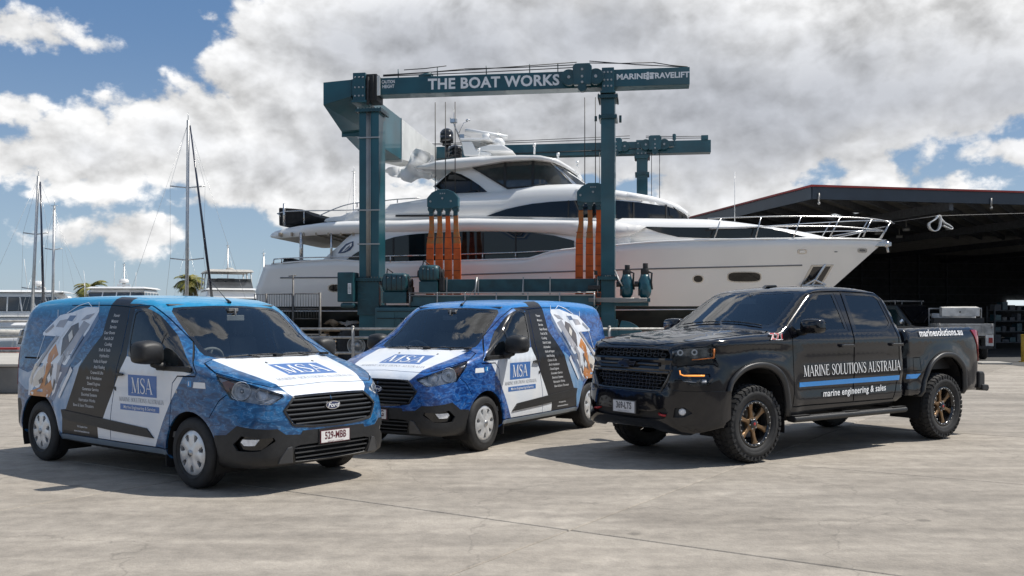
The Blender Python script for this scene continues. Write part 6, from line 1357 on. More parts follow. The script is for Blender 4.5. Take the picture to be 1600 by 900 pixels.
def hull():
    m = MB(); NT, n1 = 72, 12; cols = []
    for i in range(NT+1):
        t = (i/NT); t = t + .0; col = []
        for k in range(n1+1):
            # levels from keel to sheer
            zf = k/n1; xg = xtrans(3) + t*(XB - xtrans(3)); zs = sheer(xg); z = .62 + (2.02-.62)*min(1, zf*3) if zf < 1/3 else 2.02 + (zs-2.02)*(zf-1/3)*1.5
            xs, xt = xstem(z), xtrans(z); x = xt + t*(xs - xt); col.append((x, hw(x, z), z))
        cols.append(col)
    for sg in (-1, 1):
        o = len(m.v)
        for col in cols: m.v += [(x, sg*w, z) for x, w, z in col]
        for i in range(NT):
            for k in range(n1):
                a, b, c, d = o+i*(n1+1)+k, o+(i+1)*(n1+1)+k, o+(i+1)*(n1+1)+k+1, o+i*(n1+1)+k+1
                m.f.append((a,b,c,d) if sg < 0 else (d,c,b,a)); m.m.append(1 if k < n1/3 else 0); m.sm.append(k != 3 and k != 4)
        if sg < 0: O1 = o
    # transom and deck
    for k in range(n1): m.f.append((O1+k, O1+k+1, o+k+1, o+k)); m.m.append(0 if k >= 4 else 1); m.sm.append(False)
    for i in range(NT): m.f.append((O1+i*(n1+1)+n1, O1+(i+1)*(n1+1)+n1, o+(i+1)*(n1+1)+n1, o+i*(n1+1)+n1)); m.m.append(0); m.sm.append(False)
    return obj('hull', m, [m_hullw, m_antif], Y)
HU = hull()
def on_hull(px, py, out=.012):
    w = 3.2
    for _ in range(12): u, z = gp(px, py, YV - w); w = .5*w + .5*hw(u, z)
    return np.array([u, -(w + out), z])
def hpatch(name, pts, mat, par, out=.012, mirror=True, closed_spline=0, thick=.0):
    if closed_spline: pts = spline(pts, closed_spline, True)
    V, T = fill2d([tuple(p) for p in pts], 9.); P = [on_hull(a, b, out) for a, b in V]; m = MB()
    m.add(P, T, 0, True); a = obj(name, m, mat, par); m = MB(); m.add([p*np.array([1,-1,1]) for p in P], [t[::-1] for t in T], 0, True); obj(name, m, mat, par); return a
def hline(name, pts, r, mat, par, out=0., mirror=True):
    P = [on_hull(a, b, out) for a, b in pts]; m = MB(); m.tube(P, r, 6); a_ = obj(name, m, mat, par); m = MB(); m.tube([p*np.array([1,-1,1]) for p in P], r, 6); obj(name, m, mat, par); return a_
line = lambda a, b, n: [(a[0]+(b[0]-a[0])*i/n, a[1]+(b[1]-a[1])*i/n) for i in range(n+1)]
hline('rubbing_strake', line((438,434),(640,433),8) + line((700,430),(962,422),10) + line((1000,420.5),(1253,414.5),12), .028, m_yline, HU)
hline('boot_line', line((420,486),(640,486),8) + line((700,486),(1300,482),22), .02, m_prwhite, HU, .01)
hline('gunwale_cap', [(a, b-.5) for a, b in _sh] + [(1200,373),(1290,372.5),(1340,373.2),(1378,374.4)], .035, m_gel, HU, -.02)
oval2 = lambda cx, cy, a, b, n=22, e=1.: [(cx+a*abs(cos(2*PI*i/n))**e*(1 if cos(2*PI*i/n) > 0 else -1), cy+b*abs(sin(2*PI*i/n))**e*(1 if sin(2*PI*i/n) > 0 else -1)) for i in range(n)]
for (cx, cy, a, b, e) in ((524,450,10,5,.8),(1091,436,7,5,.9),(1163,433,25,7,.55)):
    f = hpatch('porthole', oval2(cx, cy, a+2, b+1.5, 22, e), m_rail, HU, .010); hpatch('porthole_glass', oval2(cx, cy, a, b, 22, e), m_yglass, f, .022)
f = hpatch('anchor_pocket', [(1268,414),(1303,413.5),(1283,448),(1250,448)], m_rail, HU, .012); hpatch('pocket_recess', [(1271,417),(1298,416.5),(1281,446),(1255,446)], m_mesh, f, .02)
m = MB(); p = on_hull(1276, 433, .12); m.tube([p + np.array([-.45,0,-.75]), p, p + np.array([.28,0,.45])], .06, 8); m.box(tuple(p + np.array([-.55,-.12,-.45])), tuple(p + np.array([.25,.0,-.28]))); m.tube([p + np.array([-.5,-.05,-.35]), p + np.array([-.1,-.08,-.1]), p + np.array([.3,-.05,-.30])], .05, 6); obj('anchor', m, m_rail, f, .02)
for (x0, y0, x1, y1) in ((1246,389.5,1261,397),(1340,388,1355,395)):
    f = hpatch('fairlead', oval2((x0+x1)/2, (y0+y1)/2, (x1-x0)/2, (y1-y0)/2, 16, .5), m_rail, HU, .012); hpatch('fairlead_hole', oval2((x0+x1)/2, (y0+y1)/2, (x1-x0)/2-3, (y1-y0)/2-2, 14, .5), m_yline if x0 > 1300 else m_gel, f, .02)
hpatch('exhaust', oval2(1306, 393.5, 3, .8), m_yline, HU)

def skin(name, poly, W_, mat, par, rnd=.15, mats=None, step=.35, under=None):
    """superstructure tier: outline in side view, half-breadth W_(x, z), rounded edges"""
    V, T = fill2d(poly, step); Q = np.array(V); P = np.array(poly, float)
    # extra ring just inside the edge for the rounding
    d = -sdf(P, Q[:, 0], Q[:, 1]); d = np.maximum(d, 0); dd = np.minimum(d, rnd); drop = rnd - np.sqrt(np.maximum(rnd**2 - (rnd-dd)**2, 0))
    w = np.array([W_(a, b) for a, b in V]) - drop; m = MB(); n = len(V)
    m.add([(a, -ww, b) for (a, b), ww in zip(V, w)], T, 0, True); m.add([(a, ww, b) for (a, b), ww in zip(V, w)], [t[::-1] for t in T], 0, True)
    bd = [i for i in range(n) if d[i] < 1e-5]
    cnt = {}
    for t in T:
        for k in range(len(t)): e = (t[k], t[(k+1) % len(t)]); cnt[tuple(sorted(e))] = cnt.get(tuple(sorted(e)), []) + [e]
    for k, e in cnt.items():
        if len(e) == 1:
            a, b = e[0]; nz = V[b][0] - V[a][0]
            m.f.append((b, a, n + a, n + b)); m.m.append(1 if (under and under(V[a], V[b])) else 0); m.sm.append(False)
    return obj(name, m, mat, par)
def patch(name, pts, W_, wpx, mat, par, out=.02, step=.5, smooth=0, **k):
    if smooth: pts = spline(pts, smooth, True)
    poly = [Yp(a, b, wpx) for a, b in pts]; V, T = fill2d(poly, step); m = MB()
    m.add([(a, -(W_(a, b)+out), b) for a, b in V], T, 0, True); r_ = obj(name, m, mat, par); m = MB(); m.add([(a, W_(a, b)+out, b) for a, b in V], [t[::-1] for t in T], 0, True); obj(name, m, mat, par); return r_
def Wc(w0, xa, xb, lean=0., zb=4., nose=2.):
    def f(x, z): t = max(0, (x - xa)/(xb - xa)); return max(.02, (w0 - lean*(z - zb))*(1 - min(1, t)**nose))
    return f
S1 = spline
# A  main deck house
WA = lambda x, z: min(2.95, hw(x, 4.0)*.93)
PA = [Yp(a, b, 2.95) for a, b in [(500,407),(522,388),(540,371),(556,360),(620,355),(895,356),(985,362),(985,385),(895,395),(807,412),(588,416),(506,412)]]
TA = skin('deck_house', PA, WA, m_gel, Y, .10)
GA1 = [(537,409),(546,402),(558,394),(572,387),(588,380.5),(602,375),(616,370.5),(634,367.5),(652,365.5),(690,363),(727,362),(780,362),(833,364),(865,368),(897,376),(897,388.5),(868,391.5),(858,394),(849,397),(842,401),(831,403.5),(807,404.5),(711,407.5),(590,410)]
g1 = patch('saloon_window', GA1, WA, 2.95, m_yglass, TA, .03)
for x in (615, 755, 806): patch('mullion', [(x-1.2,364 if x > 700 else 372),(x+1.2,364 if x > 700 else 372),(x+1.2,408),(x-1.2,408)], WA, 2.95, m_machblack, g1, .05)
patch('maker_emblem', [(527,396),(531,390),(540,381),(552,376.5),(552,384),(547,391),(538,395)], WA, 2.95, m_navy, TA, .02)
for q in ([(533,394),(541,384),(550,379),(549,384),(541,391)],): patch('emblem_figure', q, WA, 2.95, m_txtwhite, TA, .03); patch('emblem_figure', [(537,392),(543,386),(547,383),(546,386),(541,390)], WA, 2.95, m_navy, TA, .04)
# B  the long upper deck slab with its aft overhang
WB = lambda x, z: min(3.3, hw(min(x, XB), 4.4)*.97)*(1 - .10*max(0, (gp(430,360,3.2)[0]-x+.6)))
PB = [Yp(a, b, 3.3) for a, b in [(407.8,366),(411,362),(418,358.5),(440,354),(463,350.6),(500,346),(536,343.6),(580,342.8),(620,343),(680,341),(727,339.5),(800,341),(895,343),(961,345),(1010,352),(985,366),(961,371),(925,370),(895,367),(865,363.5),(833,361.5),(780,360.3),(727,360),(655,360.5),(620,362.5),(558,362.5),(497,365),(455,368.5),(420,370),(410.6,368.6)]]
zu = Yp(500, 357, 3.3)[1]
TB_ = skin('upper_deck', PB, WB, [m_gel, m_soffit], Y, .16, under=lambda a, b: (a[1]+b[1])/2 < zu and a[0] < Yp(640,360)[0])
m = MB(); a, b = Yp(425,369,3.0), Yp(560,363,3.0)
for k in range(7):
    x = a[0] + (b[0]-a[0])*(k+.5)/7; m.box((x-.03,-2.9,a[1]+.0),(x+.03,2.9,a[1]+.14))
obj('soffit_rib', m, m_soffit, TB_)
for px_ in (470, 517, 505):
    u, z0 = Yp(px_, 408, 2.9); m = MB()
    for sg in ((-1,) if px_ == 470 else (-1, 1) if px_ == 517 else (1,)): m.cyl((u, sg*2.85, z0-.1), (u, sg*2.85, z0+1.05), .07 if px_ == 470 else .045, 10)
    if px_ == 470: m.cyl((u, 2.85, z0-.1), (u, 2.85, z0+1.05), .07, 10)
    obj('overhang_post', m, m_rail, Y)
# aft deck seat and clutter seen over the bulwark
m = MB(); u, z0 = Yp(440, 411, 2.5); m.box((u, -2.4, z0-.4), (u+1.1, 2.4, z0+.12)); m.box((u, -2.4, z0+.12), (u+.25, 2.4, z0+.2)); obj('aft_sofa', m, m_canvas, Y, .05)
# C  forward trunk
WCf = lambda x, z: max(.05, min(2.85, hw(min(x, XB), 4.6)*.82))
def onC(px, py, o=0.):
    w = 2.5
    for _ in range(10): u, z = gp(px, py, YV - w); w = .5*w + .5*WCf(u, z)
    return (u, z)
PC = [onC(a, b) for a, b in [(880,343),(961,339.5),(1010,340),(1047,340.5),(1080,340.8),(1112,341.7),(1150,345.5),(1188,350.5),(1238,357.8),(1270,364),(1302,372),(1290,380),(1118,384),(961,392),(880,398)]]
TC = skin('forward_trunk', PC, WCf, m_gel, Y, .30)
def patchC(name, pts, mat, par, out):
    V, T = fill2d([onC(a, b) for a, b in pts], .5); m = MB(); m.add([(a, -(WCf(a,b)+out), b) for a, b in V], T, 0, True); r_ = obj(name, m, mat, par); m = MB(); m.add([(a, WCf(a,b)+out, b) for a, b in V], [t[::-1] for t in T], 0, True); obj(name, m, mat, par); return r_
g3 = patchC('trunk_window', [(1002,354),(1050,355.2),(1106,355.5),(1180,354.5),(1205,357.5),(1235,364),(1258,370.5),(1182,373),(1118,372.5),(1085,371.8),(1059,370.5),(1030,363.5)], m_yglass, TC, .03)
patchC('window_bar', [(1108,357),(1165,355.7),(1180,355.2),(1165,356.9),(1108,358)], m_gel, g3, .05)
# D  upper house
XD = Yp(1084, 330, 2.)[0]
WD = lambda x, z: max(.05, 2.55*(1 - max(0, (x - (XD-4.2))/4.4)**2.2) - .10*(z-5.5))
PD = [Yp(a, b, 2.4) for a, b in [(538,343),(541,337),(549,331),(558,325),(572,322.5),(588,322),(640,314),(675,308),(703,305),(730,303),(756,302.5),(780,298.5),(803,294.7),(830,290.5),(854,288),(896,286.5),(930,290),(961,296),(1018,302),(1045,307),(1062,312),(1075,320),(1080,326),(1081,332),(1084,343),(1000,350),(538,348)]]
TD = skin('upper_house', PD, WD, m_gel, Y, .22)
patch('bridge_window', [(761,338.7),(775,333.5),(793,327.5),(812,323),(833,319),(862,316),(895,314),(961,312.6),(1000,314),(1041,316.5),(1062,321),(1076,328),(1082,340),(961,341.5),(895,341)], WD, 2.4, m_yglass, TD, .035)
for x in (889, 990, 1042): patch('mullion', [(x-1.2,314),(x+1.2,314),(x+1.2,341),(x-1.2,341)], WD, 2.4, m_machblack, TD, .05)
patch('dark_recess', [(620,336.5),(700,336),(716,338.8),(700,339.6),(620,339.6)], WD, 2.4, m_machblack, TD, .02)
# roof brim over the front of the upper house
PDb = [Yp(a, b, 2.4) for a, b in [(900,296),(961,296),(1018,302),(1045,307),(1064,313),(1078,321),(1082,327),(1074,326),(1058,320),(1040,315.5),(1000,312.5),(961,311),(900,312)]]
skin('roof_brim', PDb, lambda x, z: WD(x, z)+.12, m_gel, TD, .12)
m = MB()
for k in range(5):
    y = -1.2 + .5*k; a = Yp(1074, 327, .0); m.tube([(a[0]-.25-abs(y)*.25, y, a[1]-.05), (a[0]+.15-abs(y)*.25, y, a[1]-.40)], .02, 5)
obj('window_wiper', m, m_machblack, TD)
# E  pilothouse with its hard top
WE = lambda x, z: max(.05, 2.05*(1 - max(0, (x - Yp(835,270,2)[0])/(Yp(945,270,2)[0]-Yp(835,270,2)[0]))**2.4) - .16*(z-6.2))
PE = [Yp(a, b, 2.0) for a, b in [(700,306),(688,302),(676,291),(690,277),(705,265),(739,258.5),(786,251),(832,248.5),(858,250),(880,261),(905,276.5),(925,290),(938,298),(930,303),(800,306)]]
m_in = MB()
TE = skin('pilothouse', PE, lambda x, z: WE(x, z), m_gel, Y, .06, step=.25)
m_yglassL = M('smoked_glass', (.035,.037,.036), .05, coat=1, col2=(.10,.10,.095), scale=.9, contrast=(.45,.62))
e1 = patch('pilothouse_window', [(739,260.8),(762,256.8),(785.8,253.4),(810,251.4),(832.5,250.2),(854,251.2),(880,263),(900,275),(917.5,286),(896,285.3),(840,288.5),(794,293.7),(765,276)], WE, 2.0, m_yglassL, TE, .03, .25)
for x, a, b in ((789,253,291), (832.5,250.5,288.5)): patch('mullion', [(x-2.,a),(x+2.,a),(x+2.,b),(x-2.,b)], WE, 2.0, m_machblack, e1, .05, .3)
patch('window_edge', [(739,260),(794,293),(896,285),(918,287),(920,288.5),(896,287.5),(793,296),(736,261)], WE, 2.0, m_machblack, e1, .045, .3)
patch('mullion', [(858,252),(862,253),(899,284.5),(893,285)], WE, 2.0, m_rail, e1, .06, .3)
e2 = patch('rear_window', [(705,267.5),(693,278),(680,291),(690,298),(703,303),(762,300.3),(750,290),(735,280),(720,272)], WE, 2.0, m_yglass, TE, .03, .25)
patch('window_streak', [(702,273),(712,272.5),(732,282),(700,280)], WE, 2.0, m_yglassL, e2, .045, .3)
PR = [Yp(a, b, 2.3) for a, b in [(645,261),(660,256),(684,250),(715,246.3),(747,243.7),(811,241.6),(843,242),(871,247),(888,255),(903,264.5),(897,266),(880,258),(862,251.5),(832,248.5),(786,251),(739,259),(705,264),(684,264.5),(655,263.5)]]
TR = skin('hard_top', PR, lambda x, z: max(.1, 2.3*(1 - max(0, (x - Yp(840,260,2)[0])/(Yp(925,260,2)[0]-Yp(840,260,2)[0]))**2.2)), m_gel, Y, .10, step=.25)
# people-high details inside show as helm seats behind the glass: left dark
# radar arch, domes, aerials
def Y3(px, py, w=0.): u, z = gp(px, py, YV - w); return np.array([u, -w, z])

m = MB()
for sg in (-1, 1): m.prism([Yp(a, b, .6) for a, b in [(722,222),(738,222),(745,236),(768,240),(768,244),(726,244)]], sg*.55, sg*.75, lambda p, t: (p[0], t, p[1]))
m.prism([Yp(a, b, 0) for a, b in [(724,221),(770,221),(772,224),(740,225),(726,225)]], -.75, .75, lambda p, t: (p[0], t, p[1])); arch = obj('radar_arch', m, m_gel, TR, .03)
m = MB(); m.prism([Yp(a, b, 0) for a, b in [(742,242),(756,234),(770,230.5),(790,231),(806,241)]], -.7, .7, lambda p, t: (p[0], t, p[1])); obj('arch_fairing', m, m_gel, TR, .05)
c = Y3(779, 224); m = MB(); m.sphere(tuple(c), .26, 16, sc=(1,1,.85)); m.cyl(tuple(c - np.array([0,0,.28])), tuple(c), .24, 16); obj('satellite_dome', m, m_gel, TR)
c = Y3(698, 212, .5); m = MB(); m.sphere(tuple(c + np.array([0,0,.02])), .27, 16); m.cyl(tuple(c - np.array([0,0,.25])), tuple(c), .265, 16); m.cyl(tuple(c - np.array([0,0,.38])), tuple(c - np.array([0,0,.25])), .18, 12); m.cyl(tuple(c - np.array([0,0,.85])), tuple(c - np.array([0,0,.3])), .07, 8); obj('satellite_dome', m, m_gloss, TR)
c = Y3(711, 236, -.2); m = MB(); m.sphere(tuple(c), .30, 16, sc=(1,1,.8)); m.cyl(tuple(c - np.array([0,0,.3])), tuple(c), .29, 16); obj('satellite_dome', m, m_gloss, TR)
a, b = Y3(727, 203), Y3(793, 214); m = MB(); d = (b - a)/2; mid = (a + b)/2; m.tube([a, b], .075, 8); m.cyl(tuple(mid - np.array([0,0,.28])), tuple(mid - np.array([0,0,.03])), .16, 14); m.box(tuple(mid - np.array([.25,.25,.40])), tuple(mid + np.array([.15,.25,-.25]))); m.tube([mid - np.array([0,0,.4]), Y3(752,222)], .06, 6); obj('radar_scanner', m, m_gel, TR)
m = MB(); m.tube([Y3(725,232), Y3(711,198), Y3(708,188)], .035, 6); m.tube([Y3(709,196), Y3(709,182), Y3(709,170)], .012, 5); m.tube([Y3(709,190), Y3(703,184)], .012, 5); m.tube([Y3(717,208), Y3(725,192), Y3(731,190)], .018, 5); m.tube([Y3(717,210), Y3(735,214)], .012, 5)
m.sphere(tuple(Y3(731,188)), .07, 8, sc=(1.3,1,.8)); m.box(tuple(Y3(706,192) - np.array([.05,.1,.0])), tuple(Y3(712,186) + np.array([.05,.1,.0]))); m.box(tuple(Y3(720,218) - np.array([.04,.06,0])), tuple(Y3(724,210) + np.array([.04,.06,0]))); obj('aerial_mast', m, m_rail, TR)
for (px_, py_, h_) in ((835,241,.28),(872,249,.12),(748,243,.15),(902,262,.12)):
    m = MB(); c = Y3(px_, py_, 1.2); m.cyl(tuple(c), tuple(c+np.array([0,0,h_])), .035, 8); m.cyl(tuple(c+np.array([0,0,h_])), tuple(c+np.array([0,0,h_+.12])), .055, 8); obj('deck_light', m, m_gel, TR)
# rails
def rail_(name, segs, r=.022, par=Y, w=3.1):
    m = MB(); m_far = MB()
    for s_ in segs:
        P = []
        for (a, b) in s_:
            if w == 'bow':
                ww = 2.
                for _ in range(10): u, z = gp(a, b, YV - ww); ww = .5*ww + .5*max(.02, hw(min(u, XB-.02), ZB)*.97)
                P.append(np.array([u, -ww, z]))
            else: u, z = gp(a, b, YV - w); P.append(np.array([u, -w, z]))
        m.tube(P, r, 6); m_far.tube([p*np.array([1,-1,1]) for p in P], r, 6)
    obj(name, m_far, m_rail, par); return obj(name, m, m_rail, par)
rail_('bow_rail', [spline([(1106,341.5),(1160,339.5),(1224,338),(1270,338),(1312,339),(1345,340.5),(1371,343),(1390,347),(1397,349.5)], 3).tolist(), spline([(1109,357),(1180,354.5),(1250,353.5),(1297,353.5),(1345,356.5),(1385,361)], 3).tolist(),
   [(1115.7,374),(1126,342.5)], [(1180.6,372.5),(1189,339.5)], [(1240,371.7),(1251.7,338)], [(1297,370),(1313,339)], [(1348.6,370),(1362,342.5)], [(1376.5,373),(1391,348)], [(1300,369),(1340,362),(1385,354)]], .024, w='bow')
u, z = gp(1397, 349.5, YV); m = MB(); m.tube([np.array([gp(1390,347,YV-.25)[0], -.25, z+.08]), np.array([u, 0, z]), np.array([gp(1390,347,YV-.25)[0], .25, z+.08])], .024, 6); obj('bow_rail', m, m_rail, Y)
m = MB(); c = Y3(1372,382); m.sphere(tuple(c + np.array([.3,0,0])), .14, 8); m.box(tuple(c - np.array([.3,.1,.08])), tuple(c + np.array([.45,.1,.08]))); m.tube([c + np.array([.3,0,0]), c + np.array([.35,0,-.3])], .05, 6); obj('bow_roller', m, m_rail, Y, .02)
rail_('side_rail', [[(588,400.5),(655,399)], [(655,399),(710,397.5),(755,396),(806,394.5),(868,391.5)], [(754,396),(754,406)], [(805.5,394.5),(805.5,404)], [(428,405),(445,403.5),(480,402.5),(530,401.5),(588,400.5)], [(428,405),(427,412)], [(440,404),(440,411)], [(610,400),(610,410)]], .024, w=3.15)
rail_('upper_deck_rail', [[(433,334),(445,330.5),(470,329.5),(495,329),(545,328.5),(588,326)], spline([(499,337),(512,331),(525,325.5),(540,320.5),(558,317),(588,315),(620,311.5),(655,309.5)], 3).tolist(), [(434,333),(439,339)], [(475,330),(475,349)], [(558,317),(558,324)], [(621,311),(621,317)]], .022, w=2.7)
m = MB(); 
for (a, b, c, d) in ((444,318,444,352),): 
    for w in (-2.7, 2.7): u, z = gp(a, b, YV-2.7); u2, z2_ = gp(c, d, YV-2.7); m.cyl((u, w, z), (u, w, z2_), .05, 8)
obj('rail_post', m, m_rail, Y)
CV = MB(); q = Ypoly([(439.5,322.5),(450,324.5),(462,327),(476,329),(482,333),(494,337),(486,343),(470,350),(455,352),(440,351)], 2.5); CV.prism(q, -2.5, 2.3, lambda p, t: (p[0]+.12*sin(t*3), t, p[1]+.05*sin(t*5+p[0]*3))); o = obj('canvas_cover', CV, m_canvas, None, .05); o.location = Y.location; o.rotation_euler = Y.rotation_euler; tag(o, 'black canvas cover lashed to the aft upper deck rail of the yacht', 'canvas cover')
rail_('upper_deck_seat', [], .02) if False else None
m = MB(); q = [Yp(a, b, 2.2) for a, b in [(502,345),(506,341),(515,338),(530,336.5),(545,330),(545,345)]]; m.prism(q, -2.0, 2.0, lambda p, t: (p[0], t, p[1])); obj('sun_lounge', m, m_gel, Y, .04)
# whip aerials
m = MB(); 
for (a, b, c, d, w) in ((1148,268,1148,346,1.5),): P = [Y3(a,b,w), Y3(c,d,w)]; m.tube(P, .012, 5)
obj('whip_aerial', m, m_gel, Y)
# ---- crumpled shrink wrap hanging between the hoist girder and the yacht roof
m_film = M('plastic_film', (.88,.88,.87), .3, coat=.3, var=.03, scale=2, bump=.6, bscale=3)
def film(pts, thick, seed, name, label):
    rnd = random.Random(seed); V, T = fill2d([Yp(a, b, 1.) for a, b in pts], .16); m = MB(); k = len(V)
    off = [(.25*sin(4*a+seed)*cos(5*b) + .15*sin(9*a-8*b) + rnd.uniform(-.07,.07)) for a, b in V]
    m.add([(a + rnd.uniform(-.04,.04), -1.2 + o_, b + rnd.uniform(-.04,.04)) for (a, b), o_ in zip(V, off)], T, 0, True)
    m.add([(a + rnd.uniform(-.04,.04), -1.2 + o_*.6 + thick, b + rnd.uniform(-.04,.04)) for (a, b), o_ in zip(V, off)], [t[::-1] for t in T], 0, True)
    o = obj(name, m, m_film); o.location = Y.location; o.rotation_euler = Y.rotation_euler; tag(o, label, 'plastic sheeting')
film([(602,271),(610,264),(624,260),(640,259),(660,265),(674,268),(680,275),(664,277),(648,276),(638,284),(630,281),(616,276)], .6, 3, 'plastic_film', 'crumpled clear plastic sheeting hanging under the aft edge of the yacht hard top')
film([(640,259),(644,240),(651,231),(660,238),(672,240),(678,250),(664,257),(652,262)], .6, 5, 'plastic_film', 'bunch of white plastic sheeting gathered at the tail of the yacht roof')
# keel blocks, cradle timbers under the hull, in their own right
m_timber = M('raw_timber', (.36,.24,.13), .85, col2=(.22,.15,.09), scale=5, stretch=(1,6,6))
def blocks(label, x, y, n, w=.9):
    t = thing('timber_stack', label, 'timber stack', (x, y, 0), GA, 'timber stacks by the hull')
    for k in range(n):
        m = MB(); a = .30
        if k % 2: m.box((-w/2, -.15, k*a*.5), (w/2, .15, k*a*.5 + a*.48))
        else: m.box((-w/2, -.35, k*a*.5), (-w/2+.25, .35, k*a*.5 + a*.48)); m.box((w/2-.25, -.35, k*a*.5), (w/2, .35, k*a*.5 + a*.48))
        obj('timber', m, m_timber, t, .01)
for i, (px_, D_, n, lab) in enumerate(((497,36,6,'timber blocks stacked under the stern, left of the hoist wheel'),(528,37.5,6,'timber blocks beside the hoist wheel under the hull'),(470,39,5,'timber blocks behind the boarding gate'),(640,38,4,'timber blocks behind the middle van'),(1000,38,5,'timber blocks below the yacht between the hoist leg and pickup'))):
    blocks(lab, (px_-800)/F*D_, D_, n, 1.1)
def beam_pile(label, px0, px1, D_, z):
    t = thing('timber_pile', label, 'timber pile', ((px0-800)/F*D_, D_, 0), -.03)
    L_ = (px1-px0)/F*D_
    for k in range(5):
        m = MB(); m.box((random.uniform(0,.1), -.5+.22*k, z), (L_+random.uniform(-.1,.1), -.32+.22*k, z+.16)); obj('beam', m, m_timber, t, .01)
    for x in (.2, L_-.3):
        m = MB(); m.box((x-.1,-.5,0),(x+.1,-.3,z)); m.box((x-.1,.3,0),(x+.1,.5,z)); obj('trestle', m, m_timber, t)
beam_pile('long timber beams on trestles behind the fence, left of the hoist wheel', 478, 545, 33.5, .62)
m_tarp = M('crumpled_tarp', (.50,.45,.38), .8, var=.2, scale=3, bump=1, bscale=5)
m = MB(); V, T = fill2d([(0,0),(1.9,0),(1.9,.9),(0,.9)], .12); m.add([(a, b, .10+.12*sin(5*a)*cos(7*b)+random.uniform(0,.10)) for a, b in V], T, 0); o = obj('tarpaulin', m, m_tarp); o.location = (-6.9, 35.2, 1.25); tag(o, 'pale crumpled tarpaulin lying on boards under the yacht stern', 'tarpaulin')
m = MB(); m.box((-.1,.1,1.1),(2.0,.8,1.25)); m.box((0,.2,0),(.15,.4,1.1)); m.box((1.7,.2,0),(1.85,.4,1.1)); o = obj('work_bench', m, m_timber); o.location = (-6.9, 35.2, 0); tag(o, 'rough timber work bench under the yacht stern', 'work bench')
# ---- boarding platform with barred gates by the stern
bp = thing('boarding_platform', 'grey steel boarding platform with barred railings by the yacht stern', 'platform', ((395-800)/F*33.2, 33.2, 0))
m_barg = M('grey_steel_bars', (.16,.155,.15), .55, metal=.3, var=.2)
x_at = lambda p: (p-395)/F*33.2; z_at = lambda p: CH + (YH-p)/F*33.2
def panel(pa, pb, ya, yb):
    m = MB(); x0, x1, z0, z1 = x_at(pa), x_at(pb), z_at(yb), z_at(ya); m.tube([(x0,0,z0),(x1,0,z0),(x1,0,z1),(x0,0,z1)], .022, 6, closed=True); f = obj('gate_frame', m, m_barg, bp)
    n = int((x1-x0)/.085); br = None
    for k in range(1, n):
        x = x0 + (x1-x0)*k/n
        if br is None: m = MB(); m.cyl((0,0,z0),(0,0,z1), .009, 5); br = obj('bar', m, m_barg, f); br.location = (x,0,0); bm_ = br.data
        else: c_ = bpy.data.objects.new('bar', bm_); C.objects.link(c_); c_.parent = f; c_.location = (x,0,0)
panel(398, 415, 460, 482); panel(417, 456, 459.5, 482); panel(461, 499, 459, 482); panel(461, 499, 483, 498); panel(430, 456, 484, 500)
for p_, ya in ((416,459),(458,430),(500,457)):
    m = MB(); m.cyl((x_at(p_),0,0),(x_at(p_),0,z_at(ya)), .045 if p_ != 458 else .035, 8); obj('post', m, m_barg, bp)
m = MB(); m.cyl((x_at(451),0,z_at(431.5)),(x_at(463),0,z_at(430.5)), .02, 6); obj('lamp_bracket', m, m_barg, bp)
m = MB(); m.box((x_at(395),-.1,.95),(x_at(500),1.6,1.03)); obj('deck_plate', m, m_barg, bp)
for p_ in (400, 430, 458, 498):
    m = MB(); m.cyl((x_at(p_),1.5,0),(x_at(p_),1.5,1.0),.04,8); m.cyl((x_at(p_),0,.5),(x_at(p_)+.6,1.4,.95),.02,6); obj('leg', m, m_barg, bp)
m = MB()
for k in range(4): m.box((x_at(474)+.3*k, -.3, .30+.2*k*.0), (x_at(474)+.3*k+.02, -.02, 1.0))
obj('ladder_rung', m, m_barg, bp)
# ================================================================== the open shed on the right
SD = 37.0; SX = 470/F*SD; SZ = CH + 203/F*SD
shed = thing('open_shed', 'dark open boat shed with red edged flat roof on the right', 'shed', (SX, SD, 0), math.atan2(.206, .978))
m_fascia = M('shed_fascia_paint', (.035,.048,.066), .45, var=.1, scale=1.5); m_redtrim = M('red_roof_trim', (.30,.03,.025), .5); m_zinc = M('zinc_roof_sheet', (.26,.25,.23), .5, metal=.3, var=.2, scale=2, stretch=(1,8,1))
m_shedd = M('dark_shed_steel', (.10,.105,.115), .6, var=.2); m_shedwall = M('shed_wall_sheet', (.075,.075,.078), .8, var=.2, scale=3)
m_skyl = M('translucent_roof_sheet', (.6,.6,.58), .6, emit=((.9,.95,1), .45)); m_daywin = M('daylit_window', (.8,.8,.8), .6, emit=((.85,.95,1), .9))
m_yellow = M('yellow_paint', (.55,.34,.03), .5, var=.15); m_floor = M('dark_floor', (.085,.083,.08), .7, coords='World', scale=.8, col2=(.05,.05,.05), bump=.2)
def sb_(name, a, b, mat, par=None, bev=.0): m = MB(); m.box(a, b); return obj(name, m, mat, par or shed, bev)
LA, LB = 46., 34.
rf = sb_('roof', (.02,.02,SZ-.06), (LA,LB,SZ), m_zinc)
sb_('fascia', (-.02,-.06,SZ-.47), (LA,.02,SZ-.0), m_fascia, rf); sb_('fascia', (-.06,.022,SZ-.47), (.018,LB,SZ-.0), m_fascia, rf)
sb_('roof_trim', (-.12,-.12,SZ+.004), (LA,.10,SZ+.075), m_redtrim, rf); sb_('roof_trim', (-.12,.104,SZ+.004), (.10,LB,SZ+.075), m_redtrim, rf)
